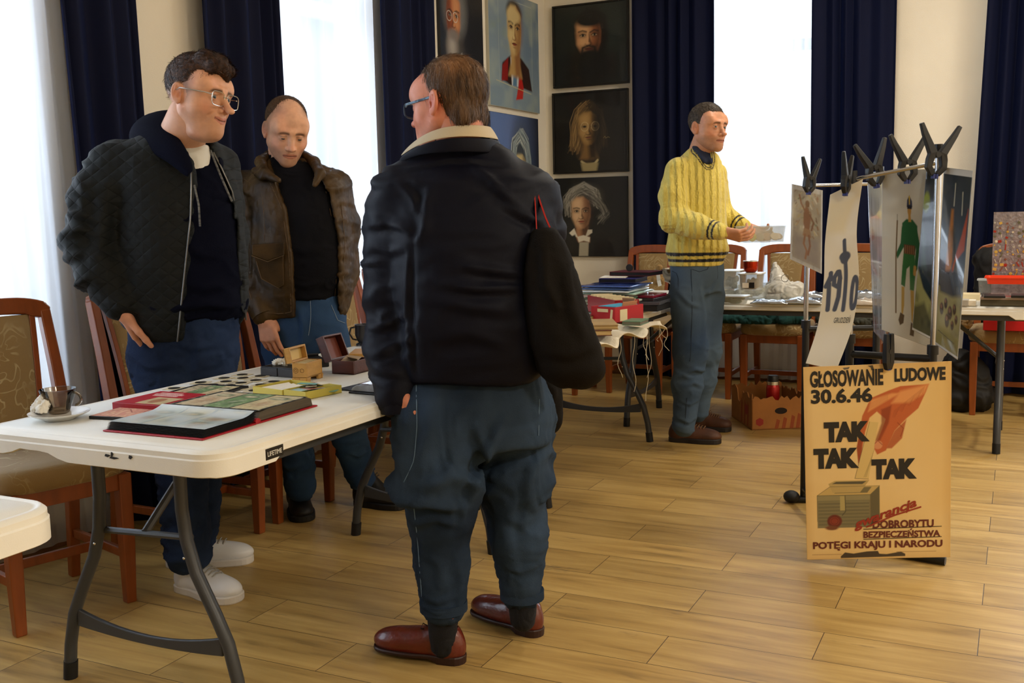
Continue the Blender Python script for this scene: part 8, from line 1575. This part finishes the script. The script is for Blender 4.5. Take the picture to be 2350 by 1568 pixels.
def hair4(H):
    H.ell((0, -.014, .048), (.0795, .098, .084), k=.01);
    sl, G = H._blk(H.lo, H.lo + H.h*H.n, 0); x, y, z = G[..., 0], G[..., 1], G[..., 2]; hl = np.interp(y, [-.12, -.07, -.03, .0, .02, .045, .07, .09], [-.05, -.045, -.02, .020, .012, .050, .082, .086]); H._put(sl, hl - z, .005, inter=True)
hm4 = dict(m=hair_mat('dark_grey_brown_hair', '#2a231c', '#5c5044', (50, 10, 40)), wr=[(.0018, 90, (1.2, .6, 1)),], st=(3500, .014, .0013, lambda v: np.stack([.2 + 0*v[:, 0], .8 + 0*v[:, 0], np.where(v[:, 2] > .09, .3, -.9)], 1)))
T, M = head(P, L(1624, 296, -.03), .60, .02, .04, 1.0, '#cf9674', '#a05a48', '#2f241c', '#6b5446', .35, .85, .35, 0., .92, .92, hair4, hm4, '#39434a', .22, 1.05, .97, L(1607, 350, .01), .052, wr=.0008)
hand(P, wr + [.006, -.004, 0], L(1740, 548, -.34) - wr, (.1, .55, .65), -1, (.40, .45, .5, .55), .3, 1.0, '#c48c6c', .06)
hand(P, wr2, L(1756, 540, -.05) - wr2, (-.2, -.55, .6), 1, (.3, .4, .45, .5), .3, 1.0, '#c48c6c', .06)
P.core([([L(1607, 348, .0), L(1600, 420, 0), L(1600, 640, 0)], [.05, .075, .075]), ([L(1600, 400, 0), sh, el, wr], [.045, .04, .036, .026]), ([L(1600, 400, 0), sh2, el2, wr2], [.045, .04, .034, .026]), ([L(1600, 640, 0), L(1580, 680, -.04), L(1585, 800, -.06), L(1572, 955, -.08)], [.07, .06, .045, .030]), ([L(1600, 640, 0), L(1625, 680, .05), L(1615, 870, .08), L(1605, 925, .10)], [.07, .055, .042, .028])])
P.finish()
# the box in his hands
c = P.O + RIGHT*L(1745, 545, -.2)[0] + FWD*L(1745, 545, -.2)[1]; zb = L(1745, 556, -.2)[2]
t = thing('held_tub', 'clear plastic tub of coin capsules in the hands of the person in yellow', 'tub', (c[0], c[1], zb), -YAW + .06); w, dp, h = .215, .15, .075
mk = lambda R, zz: [(x, y_, zz) for x, y_ in R]; MB().rings([mk(rrect(w/2*.92, dp/2*.9, .015, 4), .0), mk(rrect(w/2, dp/2, .016, 4), h), mk(rrect(w/2 + .005, dp/2 + .005, .018, 4), h), mk(rrect(w/2 + .005, dp/2 + .005, .018, 4), h + .004), mk(rrect(w/2 - .003, dp/2 - .003, .014, 4), h + .003), mk(rrect(w/2*.92 - .003, dp/2*.9 - .003, .012, 4), .003)]).build('tub_body', M_MILK, t, smooth=False)
for k, (x, y, cl, a) in enumerate(((-.055, -.045, '#c2b530', 1.2), (-.015, -.04, '#b5a68c', 1.3), (.025, -.03, '#a9896a', 1.1), (.06, -.035, '#c0ab8a', .9), (.0, .02, '#a08060', .5), (-.05, .02, '#b09a7a', .4), (.05, .03, '#9a8468', .3), (.085, -.01, '#b59a78', .7))):
    q = MB().lathe([(.001, -.003), (.021, -.003), (.022, 0), (.021, .003), (.001, .003)], 20); o = q.build('coin_capsule', mat('capsule_' + cl[1:], cl, .4), None, smooth=True)
    o.matrix_world = Matrix.Translation((c[0], c[1], zb)) @ Matrix.Rotation(-YAW + .06, 4, 'Z') @ Matrix.Translation((x, y, .027)) @ Matrix.Rotation(a, 4, 'X'); tag(o, f'{["yellow", "pale round", "tan", "cream", "brown", "beige", "dull brown", "sand-coloured"][k]} round coin capsule inside the held clear tub', 'capsule', 'coin capsules in the held tub')
